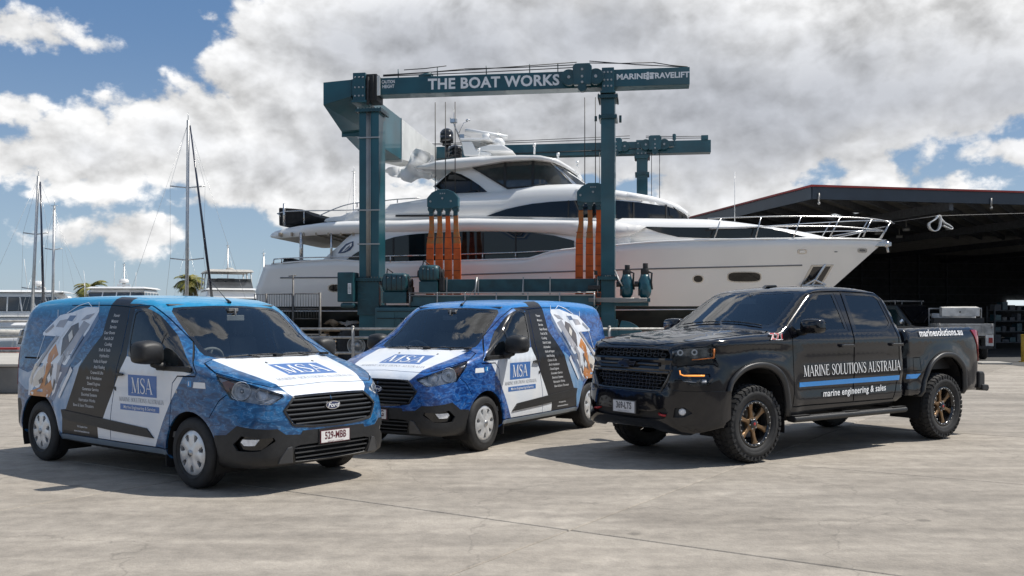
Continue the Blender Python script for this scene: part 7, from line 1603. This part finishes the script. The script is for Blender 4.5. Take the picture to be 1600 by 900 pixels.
# underside ribs of the roof sheeting and the rafters
m = MB()
for k in range(112): m.box((.1, .2+k*.3, SZ-.085), (LA-.1, .2+k*.3+.04, SZ-.061))
obj('roof_rib', m, m_zinc, rf, kind='stuff')
ang = math.atan2(.83,.55) - math.atan2(.206,.978)
for k in range(-12, 20):
    x0 = .3 + k*1.55; L_ = 24; p0 = np.array([x0, .05]); d = np.array([cos(ang), sin(ang)])
    t0 = max(0, (0.05 - x0)/d[0]) if x0 < 0.05 else 0
    a = p0 + d*t0; t1 = min(L_, (LA-.1-a[0])/d[0], (LB-.1-a[1])/d[1]); 
    if t1 < 1 or a[1] > LB-1: continue
    b = a + d*t1; m = MB(); n = np.array([-d[1], d[0]])*.06
    m.add([(*(a+n),SZ-.36),(*(a-n),SZ-.36),(*(b-n),SZ-.36),(*(b+n),SZ-.36),(*(a+n),SZ-.09),(*(a-n),SZ-.09),(*(b-n),SZ-.09),(*(b+n),SZ-.09)], [(0,3,2,1),(4,5,6,7),(0,1,5,4),(1,2,6,5),(2,3,7,6),(3,0,4,7)]); obj('rafter', m, m_shedd, shed)
for k, x in enumerate((6,14,22,30,38)): sb_('girder', (x,.1,SZ-.75), (x+.18,LB,SZ-.40), m_shedd)
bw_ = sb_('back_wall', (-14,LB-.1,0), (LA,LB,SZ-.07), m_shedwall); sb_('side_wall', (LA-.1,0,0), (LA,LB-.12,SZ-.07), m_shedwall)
sb_('left_wall', (-.02, 20, 0), (.06, LB-.1, SZ-.48), m_shedwall)
for k in range(28): sb_('wall_girt' if k > 17 else 'wall_post', *(((-12+k*2.5,LB-.25,0), (-12+k*2.5+.12,LB-.11,SZ-.1)) if k <= 17 else ((-13.9,LB-.3,.9+(k-18)*.62), (LA-.2,LB-.251,.98+(k-18)*.62))), m_shedd, bw_)
def shl(px, py, D): return Vector(shed.matrix_world.inverted() @ Vector(at(px, py, D))) if False else None
def toshed(X, Yw): a = math.atan2(.206,.978); dx, dy = X-SX, Yw-SD; return (dx*cos(a)+dy*sin(a), -dx*sin(a)+dy*cos(a))
# skylight strips
u, v = toshed(*at(1300,325,41)[:2]); 
for k in range(4):
    x, y, z = at(1305 + k*7.5, 321 + k*2.6, 46); a, b = toshed(x, y); sb_('skylight', (a-.14, b-.6, SZ-.10), (a+.12, b+.6, SZ-.088), m_skyl, rf)
for (px_, py_) in ((1585,472),(1575,474)):
    pass
w_ = sb_('window', (35.9, LB-.34, 2.55), (38.6, LB-.31, 2.98), m_daywin, bw_)
for px_, yv in ((1272,300),(1583,300)):
    a, b = toshed(*at(px_, 300, SD+.3)[:2]); m = MB(); m.cyl((a,-.10,SZ-.62),(a,-.10,SZ-.25),.035,8); m.sphere((a,-.10,SZ-.64),.06,8); obj('hanging_lamp', m, m_galv, shed)
for px_, D_ in ((1416,46),(1372,48),(1405,50),(1330,52)):
    x, y, z = at(px_, 372, D_); a, b = toshed(x, y); m = MB(); m.cyl((a,b,SZ-.9),(a,b,SZ-.75),.16,12); m.cyl((a,b,SZ-.75),(a,b,SZ-.4),.02,6); obj('high_bay_lamp', m, m_galv, shed)
g = MB(); g.add([(13.6,36.2,.004),(17.1,35.3,.004),(16.9,31.9,.004),(60,30.5,.004),(60,76,.004),(4,76,.004),(10.5,38,.004)], [(0,1,2,3,4,5,6)]); obj('shed_floor', g, m_floor, kind='structure')  # flat dark sheet, reaching out past the front of the roof
g = MB(); q = [at(1527,572,33.5), at(1575,573,33.0), at(1569,568,34.0), at(1527,567,34.4)]; g.prism([(16.2,33.2),(17.2,33.1),(17.3,34.2),(16.2,34.4)], .006, .06, lambda p, t: (p[0], p[1], t)); o = obj('loose_slab', g, m_quay); tag(o, 'thin pale concrete slab lying at the edge of the shed floor', 'slab')
# line with looped white sling
t = thing('hanging_sling', 'white webbing sling looped over a line across the shed opening', 'sling', at(1465,350,36.2))
m = MB(); P0 = Vector(at(1385,346,36.4)) - t.location; P1 = Vector(at(1640,330,38)) - t.location
def band(pts, w, nm, mat):
    m = MB(); P = np.array(pts); n = len(P)
    for i in range(n): m.v += [tuple(P[i] + np.array([0,-w/2,0])), tuple(P[i] + np.array([0,w/2,0]))]
    for i in range(n-1): m.f.append((2*i,2*i+1,2*i+3,2*i+2)); m.m.append(0); m.sm.append(True)
    o = obj(nm, m, mat, t); md = o.modifiers.new('s','SOLIDIFY'); md.thickness = .03; return o
band(spline([(-.05,0,.30),(.02,0,.36),(.10,0,.28),(.10,0,.0),(.02,0,-.22),(-.12,.05,-.30),(-.30,.05,-.20),(-.38,.0,-.02),(-.30,-.05,.08),(-.16,-.05,.16),(-.02,-.05,.30)], 4).tolist(), .26, 'band', m_gel)
band(spline([(.05,.05,.34),(.16,.05,.20),(.30,.05,.05),(.46,.05,-.04),(.62,.05,-.16),(.58,.0,-.22),(.40,.0,-.14),(.24,.0,-.05)], 4).tolist(), .24, 'band', m_gel)
m = MB(); m.tube([tuple(P0), (0,0,.36), tuple(P1)], .014, 5); m.box((.40,-.1,-.26),(.62,.1,-.14)); obj('line', m, m_barg, t); t.scale = (.85, .85, .85)
# work ute parked inside with its back to the yard
def make_ute(loc, rz):
    t = thing('work_ute', 'dusty white and grey tray ute backed into the shed entrance', 'ute', loc, rz)     # x forward, origin under rear axle
    m_dusty = M('dusty_white_paint', (.74,.73,.70), .55, var=.2, scale=3); m_tray = M('weathered_alloy', (.48,.48,.47), .55, metal=.3, var=.25, scale=4)
    m = MB(); m.box((-1.15,-.98,.92),(1.2,.98,1.0)); obj('tray_floor', m, m_tray, t, .01)
    for (a, b, nm) in (((-1.19,-.98,1.0),(-1.15,.98,1.38),'tail_board'), ((-1.14,.94,1.0),(1.2,.98,1.38),'side_board'), ((-1.14,-.98,1.0),(1.2,-.94,1.38),'side_board')):
        m = MB(); m.box(a, b); o = obj(nm, m, m_tray, t, .008); m = MB()
        if nm == 'tail_board':
            for y in (-.6,0,.6): m.box((-1.205,y-.02,1.02),(-1.191,y+.02,1.36))
            m.box((-1.2,-.96,1.30),(-1.191,.96,1.33)); m.cyl((-1.21,-.9,1.39),(-1.21,-.9,1.2),.02,6); m.cyl((-1.21,.9,1.39),(-1.21,.9,1.2),.02,6)
        else:
            y = a[1] + (.045 if a[1] > 0 else -.008)
            for x in (-.6,0,.6): m.box((x-.02,min(y,y+.006),1.02),(x+.02,max(y,y+.006),1.36))
        obj('board_rib', m, m_galv, o)
    m = MB(); m.box((1.16,-.98,1.0),(1.2,-.94,1.95)); m.box((1.16,.94,1.0),(1.2,.98,1.95)); m.box((1.16,-.98,1.95),(1.2,.98,2.0)); m.box((1.165,-.94,1.5),(1.195,.94,1.53)); obj('head_board', m, m_tray, t)
    m = MB(); m.prism([(.3,1.66),(.3,2.0),(.95,2.05),(1.05,1.66)], -.75, .6, lambda p, y: (p[0], y, p[1])); obj('tool_box', m, m_dusty, t, .02); m = MB(); m.box((.29,-.08,1.8),(.30,-.02,1.86)); m.box((.25,-.9,1.0),(1.1,.9,1.6)); obj('cargo', m, m_machblack, t, .02)
    for sg in (1,-1):
        m = MB(); m.prism([(-1.1,.55),(-1.14,.92),(-.6,.92),(-.5,.72),(.5,.72),(.6,.92),(1.15,.92),(1.15,.55),(.62,.55),(.5,.42),(-.5,.42),(-.62,.55)], sg*.80, sg*.97, lambda p, y: (p[0], y, p[1]+.0)) if False else m.box((-1.16,min(sg*.70,sg*.97),.52),(-1.06,max(sg*.70,sg*.97),.98)); obj('rear_corner', m, m_dusty, t, .02)
        m = MB(); m.box((-1.185,min(sg*.80,sg*.94),.66),(-1.161,max(sg*.80,sg*.94),.86)); obj('tail_light', m, m_red, t, .005)
        for x in (0, 3.05):
            m = MB(); m.lathe([(.2,-.11),(.34,-.12),(.37,-.08),(.37,.08),(.34,.12),(.2,.11)], (x,sg*.80,.37), 'y', 28); w = obj('wheel', m, m_rubber, t); m = MB(); m.lathe([(.21,.09*sg),(.18,.05*sg),(.01,.08*sg)], (x,sg*.80,.37), 'y', 20); obj('wheel_rim', m, m_steel, w)
        m = MB(); m.box((-.42,min(sg*.68,sg*.95),.78),(.42,max(sg*.68,sg*.95),.82)); m.box((-.46,min(sg*.68,sg*.95),.40),(-.42,max(sg*.68,sg*.95),.82)); obj('mud_guard', m, m_plastic, t)
    m = MB(); m.box((-1.15,-.5,.5),(3.6,-.35,.62)); m.box((-1.15,.35,.5),(3.6,.5,.62)); m.box((-1.22,-.95,.45),(-1.12,.95,.55)); m.cyl((0,-.8,.37),(0,.8,.37),.06); obj('chassis', m, m_machblack, t)
    m = MB(); m.prism([(1.35,.55),(1.3,1.15),(1.45,1.70),(1.6,1.78),(2.5,1.76),(3.05,1.20),(3.9,1.10),(4.1,.9),(4.1,.5)], -.86, .86, lambda p, y: (p[0], y*(1-.10*max(0, p[1]-1.1)), p[1])); cb_ = obj('cab', m, m_dusty, t, .04)
    m = MB(); m.add([(1.345,-.62,1.25),(1.345,.62,1.25),(1.435,.58,1.62),(1.435,-.58,1.62)], [(0,1,2,3)]); obj('rear_window', m, m_yglass, cb_)
    for sg in (1,-1):
        m = MB(); m.add([(1.5,sg*.868,1.2),(2.7,sg*.868,1.2),(2.35,sg*.82,1.66),(1.62,sg*.82,1.66)], [(0,1,2,3) if sg < 0 else (3,2,1,0)]); obj('side_window', m, m_yglass, cb_)
        m = MB(); m.box((2.6,sg*.9-.08,1.2),(2.66,sg*.9+.14*sg,1.38) if sg > 0 else (2.66,sg*.9+.08,1.38)); obj('wing_mirror', m, m_plastic, cb_, .02)
    return t
make_ute(at(1500, 556, 37.4)[:2] + (0,), R(74))
# dark van beside the ute: roof rack, mirror and side seen past the pickup
def make_dark_van(loc, rz):
    t = thing('parked_van', 'black van with a roof rack in the shed just behind the pickup cab', 'van', loc, rz)
    m_dv = M('dull_black_paint', (.012,.012,.013), .3, coat=.5, var=.2)
    m = MB(); m.prism([(-2.4,.35),(-2.45,1.9),(-2.3,2.15),(1.0,2.15),(1.75,1.35),(2.35,1.15),(2.45,.35)], -.92, .92, lambda p, y: (p[0], y*(1-.07*max(0,p[1]-1.2)), p[1])); b_ = obj('body', m, m_dv, t, .06)
    m = MB(); m.add([(1.12,-.75,2.06),(1.12,.75,2.06),(1.78,.80,1.40),(1.78,-.80,1.40)], [(0,1,2,3)]); obj('windscreen', m, m_yglass, b_)
    for sg in (1,-1):
        m = MB(); m.add([(.1,sg*.93,1.3),(1.5,sg*.93,1.3),(.95,sg*.88,1.95),(.1,sg*.88,1.95)], [(0,1,2,3) if sg < 0 else (3,2,1,0)]); obj('side_window', m, m_yglass, b_)
        m = MB(); m.sphere((1.45,sg*1.05,1.42),.12,10,sc=(.5,1,1.3)); obj('wing_mirror', m, m_chrome, b_)
        for x in (-1.6,1.5): m = MB(); m.lathe([(.2,-.11),(.34,-.12),(.36,0),(.34,.12),(.2,.11)], (x,sg*.85,.36), 'y', 24); obj('wheel', m, m_rubber, t)
        m = MB(); m.box((2.36,sg*.7-.12,.75),(2.44,sg*.7+.12,.95)); obj('headlight', m, m_reflect, b_, .01)
    m = MB(); m.tube([(-2.2,-.8,2.3),(1.0,-.8,2.3)],.025,6); m.tube([(-2.2,.8,2.3),(1.0,.8,2.3)],.025,6)
    for x in (-2.1,-1.1,-.1,.9): m.tube([(x,-.8,2.3),(x,.8,2.3)],.02,6); m.cyl((x,-.8,2.12),(x,-.8,2.3),.02,6); m.cyl((x,.8,2.12),(x,.8,2.3),.02,6)
    obj('roof_rack', m, m_galv, t); return t
make_dark_van(at(1392, 556, 41)[:2] + (0,), R(-62))
m = MB(); m.cyl((0,0,0),(0,0,.95),.12,16); m.cyl((0,0,.95),(0,0,1.0),.13,16); m.cyl((0,0,0),(0,0,.03),.2,16); o = obj('bollard', m, m_yellow, None, .01); o.location = at(1601, 568, 35.0)[:2] + (0,); tag(o, 'short yellow steel bollard at the extreme right edge of the shed', 'bollard')
# shelving with bits and pieces deep in the shed
for i, (px_, D_, lab) in enumerate(((1585, 50, 'cluttered workshop shelving deep in the shed, right of the ute'), (1350, 52, 'workshop shelving hidden in the dark behind the yacht bow'))):
    x, y, z = at(px_, 540, D_); t = thing('shelf_rack', lab, 'shelving', (x, y, 0), .2)
    for k in range(4): m = MB(); m.box((-1.4,-.3,.3+.55*k),(1.4,.3,.34+.55*k)); obj('shelf', m, m_shedd, t)
    for sx in (-1.38,1.36):
        for sy in (-.28,.28): m = MB(); m.box((sx-.03,sy-.03,0),(sx+.03,sy+.03,2.2)); obj('upright', m, m_shedd, t)
    rnd = random.Random(i)
    for k in range(4):
        for j in range(6):
            x0 = -1.3 + j*.43; h_ = rnd.uniform(.12,.42); m = MB(); m.box((x0,-.22,.345+.55*k),(x0+rnd.uniform(.2,.38),.2,.345+.55*k+h_)); obj('carton', m, rnd.choice([m_barg, m_shedd, m_teald, m_shedd]), t, .01)

# ================================================================== marina: palms, cruisers, yachts with masts
m_frond = M('palm_frond', (.13,.15,.03), .55, col2=(.24,.20,.04), scale=2); m_fdead = M('dead_frond', (.20,.14,.06), .8); m_trunk = M('palm_trunk', (.11,.085,.06), .9, var=.3, scale=6, bump=.6)
def palm(label, px_, py_top, D, seed, r=2.6):
    x, y, z = at(px_, py_top, D); rnd = random.Random(seed); t = thing('palm_tree', label, 'palm tree', (x, y, -.6))
    zt = z + .6 - r*.30; m = MB(); m.tube([(.25,0,0),(.12,0,zt*.4),(0,0,zt)], [.26,.2,.17], 10); m.tube([(0,0,zt-.5),(0,0,zt)], [.22,.30], 10); obj('trunk', m, m_trunk, t)
    for k in range(30):
        az = k*2.4 + rnd.uniform(-.2,.2); up = rnd.uniform(-.35,1.25) if k > 4 else -.7; L_ = r*rnd.uniform(.75,1.05); P = []; n = 12; e = up; p = np.array([0,0,zt]); 
        for i in range(n): P.append(p.copy()); p = p + L_/n*np.array([cos(az)*cos(e), sin(az)*cos(e), sin(e)]); e -= .145 if up > .2 else .09
        m = MB(); m.tube(P, [.03*(1-i/n)+.006 for i in range(n)], 4)
        for i in range(1, n):
            for q in range(3):
                c = P[i-1] + (P[i]-P[i-1])*q/3; d = P[i]-P[i-1]; d /= np.linalg.norm(d); sd = np.cross(d, [0,0,1]); sd /= max(np.linalg.norm(sd),1e-6); ll = .62*sin(PI*(i+q/3)/(n+.6))**.7 + .08
                for s in (1,-1):
                    tip = c + (sd*s*.75 + d*.55 + np.array([0,0,-.28+rnd.uniform(-.1,.1)]))*ll; w = d*.035; m.add([c-w, c+w, tip], [(0,1,2) if s > 0 else (2,1,0)])
        obj('frond', m, m_fdead if k <= 4 else m_frond, t)
    return t
palm('palm tree with a yellowish crown left of centre behind the cruisers', 141, 440, 74, 3, 1.8); palm('darker palm tree beside the tall mast', 297, 431, 80, 5, 1.7)
m_bwhite = M('boat_white', (.72,.72,.71), .3, coat=.4, var=.04, scale=1); m_bglass = M('boat_window', (.02,.024,.028), .08, coat=1, col2=(.07,.08,.09), scale=.7, contrast=(.45,.6)); m_bcanvas = M('cream_canvas', (.50,.48,.44), .8, var=.1); m_bnavy = M('navy_hull', (.012,.018,.04), .2, coat=.6)
def frust(m, x0, x1, w0, z0, x2, x3, w1, z1, mi=0):
    m.add([(x0,-w0,z0),(x1,-w0,z0),(x1,w0,z0),(x0,w0,z0),(x2,-w1,z1),(x3,-w1,z1),(x3,w1,z1),(x2,w1,z1)], [(0,3,2,1),(4,5,6,7),(0,1,5,4),(1,2,6,5),(2,3,7,6),(3,0,4,7)], mi)
def cruiser(label, loc, rz, L=12., B=4., fb=1.3, tiers=(), radar=True, hullm=None, name='motor_cruiser', rails=True, arch=False):
    """x forward from the stern; tiers = (z0, z1, x0, x1, halfwidth, rake, has_glass)"""
    t = thing(name, label, 'boat', loc, rz); m = MB(); NT, K = 18, 6
    for i in range(NT+1):
        s = i/NT; w = B/2*(1 - max(0,(s-.45)/.55)**2.2)*(1-.05*(1-s)); zs = fb + .5*s*s
        for k in range(K+1):
            f = k/K; z = -.5 + f*(zs+.5); x = s*(L - 1.6*(1-f)*s*s); ww = w*(.72+.28*f**.6)
            m.v.append((x, -ww, z))
    o = len(m.v); m.v += [(a, -b, c) for a, b, c in m.v[:o]]
    for i in range(NT):
        for k in range(K):
            a, b, c, d = i*(K+1)+k, (i+1)*(K+1)+k, (i+1)*(K+1)+k+1, i*(K+1)+k+1; m.f.append((a,b,c,d)); m.m.append(0); m.sm.append(True); m.f.append((o+d,o+c,o+b,o+a)); m.m.append(0); m.sm.append(True)
        m.f.append((i*(K+1)+K,(i+1)*(K+1)+K,o+(i+1)*(K+1)+K,o+i*(K+1)+K)); m.m.append(0); m.sm.append(False)
    for k in range(K): m.f.append((k,k+1,o+k+1,o+k)); m.m.append(0); m.sm.append(False)
    obj('hull', m, hullm or m_bwhite, t)
    for ti, (z0, z1, x0, x1, w, rk, gl) in enumerate(tiers):
        m = MB(); h = z1-z0; frust(m, x0, x1, w, z0, x0+rk*.3*h, x1-rk*h, w*.93, z1); c = obj('cabin', m, m_bwhite, t, .12)
        if gl:
            a, b = (.22, .82); e = .025; X = lambda f: (x0+rk*.3*h*f, x1-rk*h*f, w*(1-.07*f)); xa, xb_, wa = X(a); xc, xd, wb = X(b)
            m = MB(); frust(m, xa-e, xb_+e, wa+e, z0+a*h, xc-e, xd+e, wb+e, z0+b*h); g_ = obj('window_band', m, m_bglass, c, .05)
            m = MB(); n = 5
            for sg in (1,-1):
                for k in range(n+1):
                    f = k/n; m.add([(xa+(xb_-xa)*f-.04,sg*(wa+e+.01),z0+a*h),(xa+(xb_-xa)*f+.04,sg*(wa+e+.01),z0+a*h),(xc+(xd-xc)*f+.04,sg*(wb+e+.01),z0+b*h),(xc+(xd-xc)*f-.04,sg*(wb+e+.01),z0+b*h)], [(0,1,2,3) if sg < 0 else (3,2,1,0)])
            for k in range(1,4):
                y0, y1 = -wa+2*wa*k/4, -wb+2*wb*k/4
                for xx, xt, s_ in ((xb_+e+.012, xd+e+.012, 1), (xa-e-.012, xc-e-.012, -1)): m.add([(xx,y0-.04,z0+a*h),(xx,y0+.04,z0+a*h),(xt,y1+.04,z0+b*h),(xt,y1-.04,z0+b*h)], [(0,1,2,3) if s_ > 0 else (3,2,1,0)])
            obj('mullion', m, m_bwhite, g_)
        m = MB(); frust(m, x0-.25, x1-rk*h*.8+.35, w*1.02, z1+.003, x0-.1, x1-rk*h+.1, w*.9, z1+.13); obj('roof', m, m_bwhite, t, .05)
    zt = tiers[-1][1] + .13 if tiers else fb + .3; xm = (tiers[-1][2]+tiers[-1][3])/2 if tiers else L*.5
    if radar:
        m = MB(); m.cyl((xm,0,zt),(xm,0,zt+.3),.12,10); m.cyl((xm,0,zt+.3),(xm,0,zt+.5),.33,16); m.sphere((xm,0,zt+.5),.33,14,sc=(1,1,.35)); m.tube([(xm-.4,.7,zt),(xm-.45,.7,zt+1.1)],.02,5); m.tube([(xm-.4,-.8,zt),(xm-.6,-.8,zt+1.9)],.015,5); m.box((xm+.2,-.4,zt+.08),(xm+.3,.5,zt+.2)); obj('radar', m, m_bwhite, t)
    if arch:
        m = MB()
        for sg in (1,-1): m.tube([(xm-1.4,sg*1.5,zt-1.3),(xm-1.2,sg*1.45,zt-.1)],.05,6); m.tube([(xm+1.0,sg*1.4,zt-1.3),(xm+.8,sg*1.35,zt-.1)],.05,6)
        obj('hard_top_post', m, m_galv, t)
    if rails:
        m = MB(); P = []
        for i in range(9, NT+1):
            s = i/NT; w = B/2*(1 - max(0,(s-.45)/.55)**2.2)*.95; P.append((s*L, w, fb+.5*s*s+.6)); m.cyl((s*L,w,fb+.5*s*s),(s*L,w,fb+.5*s*s+.6),.015,5); m.cyl((s*L,-w,fb+.5*s*s),(s*L,-w,fb+.5*s*s+.6),.015,5)
        m.tube(P, .02, 5); m.tube([(a,-b,c) for a, b, c in P], .02, 5); obj('bow_rail', m, m_rail, t)
    return t
WZ = -1.25
def place(px_, D): return ((px_-800)/F*D, D, WZ)
cruiser('white cruiser with a dark wrap of windows at the far left edge', place(-52, 58), R(12), 11, 3.8, 1.7, ((2.2,2.9,1.5,8.5,1.7,.9,False),(2.9,4.35,1.8,6.2,1.65,.7,True)))
cruiser('low white sport cruiser left of the yellow palm', place(72, 66), R(28), 8.5, 3.2, 1.5, ((2.0,3.4,.6,6.5,1.45,1.3,True),(3.4,4.05,1.2,4.6,1.25,1.0,False)))
cruiser('broad white flybridge boat seen end on between the two palms', place(216, 72), R(-84), 13, 4.4, 1.9, ((2.0,3.5,1.,9.,2.0,.8,True),(3.5,4.85,1.4,5.8,1.95,.5,True)))
cruiser('tall white flybridge cruiser with an open hard top, right of the tall mast', place(346, 70), R(-66), 12, 4.4, 1.8, ((2.2,4.1,.8,8.6,1.95,1.1,True),(4.1,4.7,.8,5.6,1.7,.6,False)), arch=False, radar=False)
t_ = [o for o in bpy.data.objects if o.get('label', '').startswith('tall white flybridge')][0]
m = MB(); frust(m, .6, 5.0, 1.55, 5.95, .8, 4.8, 1.4, 6.12); m.sphere((2.2,.3,6.25),.3,12,sc=(1,1,.4)); obj('hard_top', m, m_bcanvas, t_, .04); m = MB()
for sg in (1,-1):
    for x in (.9,2.6,4.4): m.tube([(x-.1,sg*1.5,4.8),(x,sg*1.4,5.96)],.045,6)
obj('hard_top_post', m, m_bwhite, t_); m = MB(); frust(m, 3.9,4.9,1.5,4.85, 3.7,4.5,1.4,5.5); m.box((1.6,-.6,4.8),(2.4,.6,5.6)); obj('fly_screen', m, m_bglass, t_, .03)
cruiser('cruiser with a pale canvas canopy low at the far left, just beyond the railing', place(12, 44), R(8), 9, 3.2, 1.1, ((1.45,2.5,.8,6.2,1.35,.9,True),), radar=False, name='motor_cruiser')
cruiser('small navy hulled runabout moored beyond the left railing', place(-25, 37), R(6), 6.4, 2.3, 1.0, ((1.2,1.75,2.0,4.6,.9,.8,True),), radar=False, hullm=m_bnavy, name='motor_cruiser', rails=False)
cruiser('small white open runabout moored beyond the left railing', place(-10, 33), R(4), 5.6, 2.2, .95, ((1.15,1.55,2.2,4.2,.85,.8,True),), radar=False, name='motor_cruiser', rails=False)
cruiser('white cruiser half hidden behind the left van roof', place(120, 84), R(-80), 10, 3.8, 1.6, ((1.8,3.2,.8,7.,1.7,.9,True),(3.2,3.9,1.2,4.6,1.5,.7,False)))
m_pont = M('pontoon_deck', (.30,.27,.23), .85, var=.2, scale=3)
for k, (x0, x1, y_) in enumerate(((-34,-9.6,39.5),(-40,-9.8,52),(-50,-12,63))):
    m = MB(); m.box((x0,y_-.9,-1.15),(x1,y_+.9,-.75)); o = obj('pontoon', m, m_pont, None, .03); tag(o, ('nearest floating pontoon beyond the left railing','middle floating pontoon among the moored boats','farthest floating pontoon among the moored boats')[k], 'pontoon'); p_ = o
    for x in np.arange(x0+1, x1, 3.2): m = MB(); m.cyl((x,y_+.95,-1.8),(x,y_+.95,1.1-.3*k),.16,12); m.sphere((x,y_+.95,1.1-.3*k),.16,10); obj('mooring_pile', m, m_trunk, p_)
# dock boxes, stacked gear just beyond the left railing
GEAR = [(m_timber,.9,.5,.5),(m_bwhite,1.1,.5,.45),(m_barg,.5,.5,.8),(m_redtrim,.5,.4,.35),(m_timber,1.3,.35,.3),(m_bcanvas,.9,.6,.5),(m_machblack,.6,.5,.6),(m_bwhite,.6,.5,.9)]
labs = ['timber crate','white dock box','grey steel cabinet','red fuel box','low timber pallet box','cream canvas bundle','black gear case','tall white locker']
for k, (mt, a, b, c) in enumerate(GEAR):
    x, y = -14.5 + .72*k - (2.6 if k % 2 else 0), 28.6 + (k % 3)*.55; t = thing('dock_gear', labs[k] + ' on the quay beyond the left railing', 'box', (x, y, -.02 if y < 31 else 0), .1*k)
    for j in range(1 + k % 2):
        m = MB(); m.box((-a/2,-b/2,j*(c+.04)),(a/2,b/2,j*(c+.04)+c)); o = obj('box', m, mt, t, .02); m = MB(); m.box((-a/2-.02,-b/2-.02,j*(c+.04)+c-.06),(a/2+.02,b/2+.02,j*(c+.04)+c+.01)); obj('lid', m, mt, o, .01)
def sail(label, px_, py_top, D, lean=0., spread=((.4,1.4),(.7,1.1)), L=11., furl=None, px_base=None, thin=1.):
    X, Yd, zt = at(px_, py_top, D); t = thing('sailing_yacht', label, 'sailboat', (X, D, WZ), R(80 if furl is None else 20)); H_ = zt - WZ
    base = 0 if px_base is None else (px_base-px_)/F*D
    m = MB(); NT, K = 14, 4
    for i in range(NT+1):
        s = i/NT; w = 1.6*sin(PI*min(1,.12+.88*(1-s)))**.7*(1 if s < .98 else .1)
        for k in range(K+1): f = k/K; m.v.append((-L*.45+s*L*(1-.06*(1-f)), -w*(.5+.5*f**.5), -.4+f*(1.35+.2*s)))
    o = len(m.v); m.v += [(a,-b,c) for a, b, c in m.v[:o]]
    for i in range(NT):
        for k in range(K): a, b, c, d = i*(K+1)+k,(i+1)*(K+1)+k,(i+1)*(K+1)+k+1,i*(K+1)+k+1; m.f += [(a,b,c,d),(o+d,o+c,o+b,o+a)]; m.m += [0,0]; m.sm += [True,True]
        m.f.append((i*(K+1)+K,(i+1)*(K+1)+K,o+(i+1)*(K+1)+K,o+i*(K+1)+K)); m.m.append(0); m.sm.append(False)
    obj('hull', m, m_bwhite, t); m = MB(); frust(m, -1.5,2.2,1.0,.95, -1.2,1.8,.85,1.4); obj('coach_roof', m, m_bwhite, t, .06)
    rot = t.rotation_euler.z; bx = lambda X_: (X_*cos(rot), -X_*sin(rot)); b0 = bx(base)
    m = MB(); m.tube([(b0[0],b0[1],.9),(0,0,H_)], [.10*thin,.075*thin], 10); m.tube([(0,0,H_),(0,0,H_+.35)],.015,4); m.tube([(.0,-.2,H_+.02),(0,.2,H_+.02)],.015,4); mast = obj('mast', m, m_mast, t)
    for f, w in spread:
        m = MB(); z = .9 + (H_-.9)*f; c = (b0[0]*(1-f), b0[1]*(1-f)); d_ = bx(1.0); m.tube([(c[0]-d_[0]*w, c[1]-d_[1]*w, z+.08),(c[0],c[1],z),(c[0]+d_[0]*w,c[1]+d_[1]*w,z+.08)], .03, 5); obj('spreader', m, m_mast, t)
    m = MB(); d_ = bx(1.0)
    for s in (1,-1):
        pts = [(0,0,H_-.1)] + [(b0[0]*(1-f)+s*d_[0]*w, b0[1]*(1-f)+s*d_[1]*w, .9+(H_-.9)*f+.08) for f, w in sorted(spread, reverse=True)] + [(s*d_[0]*1.3, s*d_[1]*1.3, 1.0)]
        m.tube(pts, .006, 4); m.tube([(0,0,H_-.1),(s*L*.30,0,1.1)], .006, 4); m.tube([(b0[0]*.5,b0[1]*.5,.9+(H_-.9)*.5),(s*1.2,s*.6,1.0)], .005, 4)
    obj('stay', m, m_mast, t)
    m = MB(); m.cyl((-3.6,0,1.9),(0,0,2.0),.07,8); m.tube([(-3.5,0,2.05),(-1.8,0,2.15),(-.2,0,2.12)],[.12,.16,.14],8); obj('boom', m, m_bcanvas, t)
    if furl:
        (pa, ya), (pb, yb) = furl; A = Vector(at(pa, ya, D)) - Vector((X,D,WZ)); B_ = Vector(at(pb, yb, D)) - Vector((X,D,WZ)); q = [ (v.x*cos(rot), -v.x*sin(rot), v.z) for v in (A, (A+B_)/2, B_)]; m = MB(); m.tube(q, [.03,.055,.065], 8); obj('furled_jib', m, m_bnavy, t)
    return t
m_mast = M('mast_alloy', (.58,.58,.57), .35, metal=.6, var=.08)
sail('sailing yacht with the tallest mast and dark furled sail, rising over the left van', 294, 188, 43, spread=((.42,.75),(.72,.78)), furl=((297,196),(332,472)), px_base=291, thin=.9)
sail('sailing yacht with a dark furled sail at the far left', 60, 275, 46, spread=((.38,.55),(.68,.6)), furl=((63,284),(68,478)), px_base=47, thin=.85)
sail('sailing yacht with a twin backstay, second mast from the left', 85, 322, 55, spread=((.4,.6),(.7,.5)), px_base=81, thin=.9)
sail('distant sailing yacht with a bare mast between the two palms', 194, 413, 90, spread=((.6,.7),), thin=.8)
sail('distant sailing yacht with a bare mast behind the open hard top cruiser', 356, 384, 88, spread=((.6,.7),), thin=.8)
sail('distant sailing yacht with a bare mast just left of the big yacht stern', 412, 396, 86, spread=((.6,.7),), thin=.8)
sail('distant sailing yacht whose mast shows beside the hoist leg', 553, 268, 75, spread=((.5,.7),(.75,.6)), thin=.9)
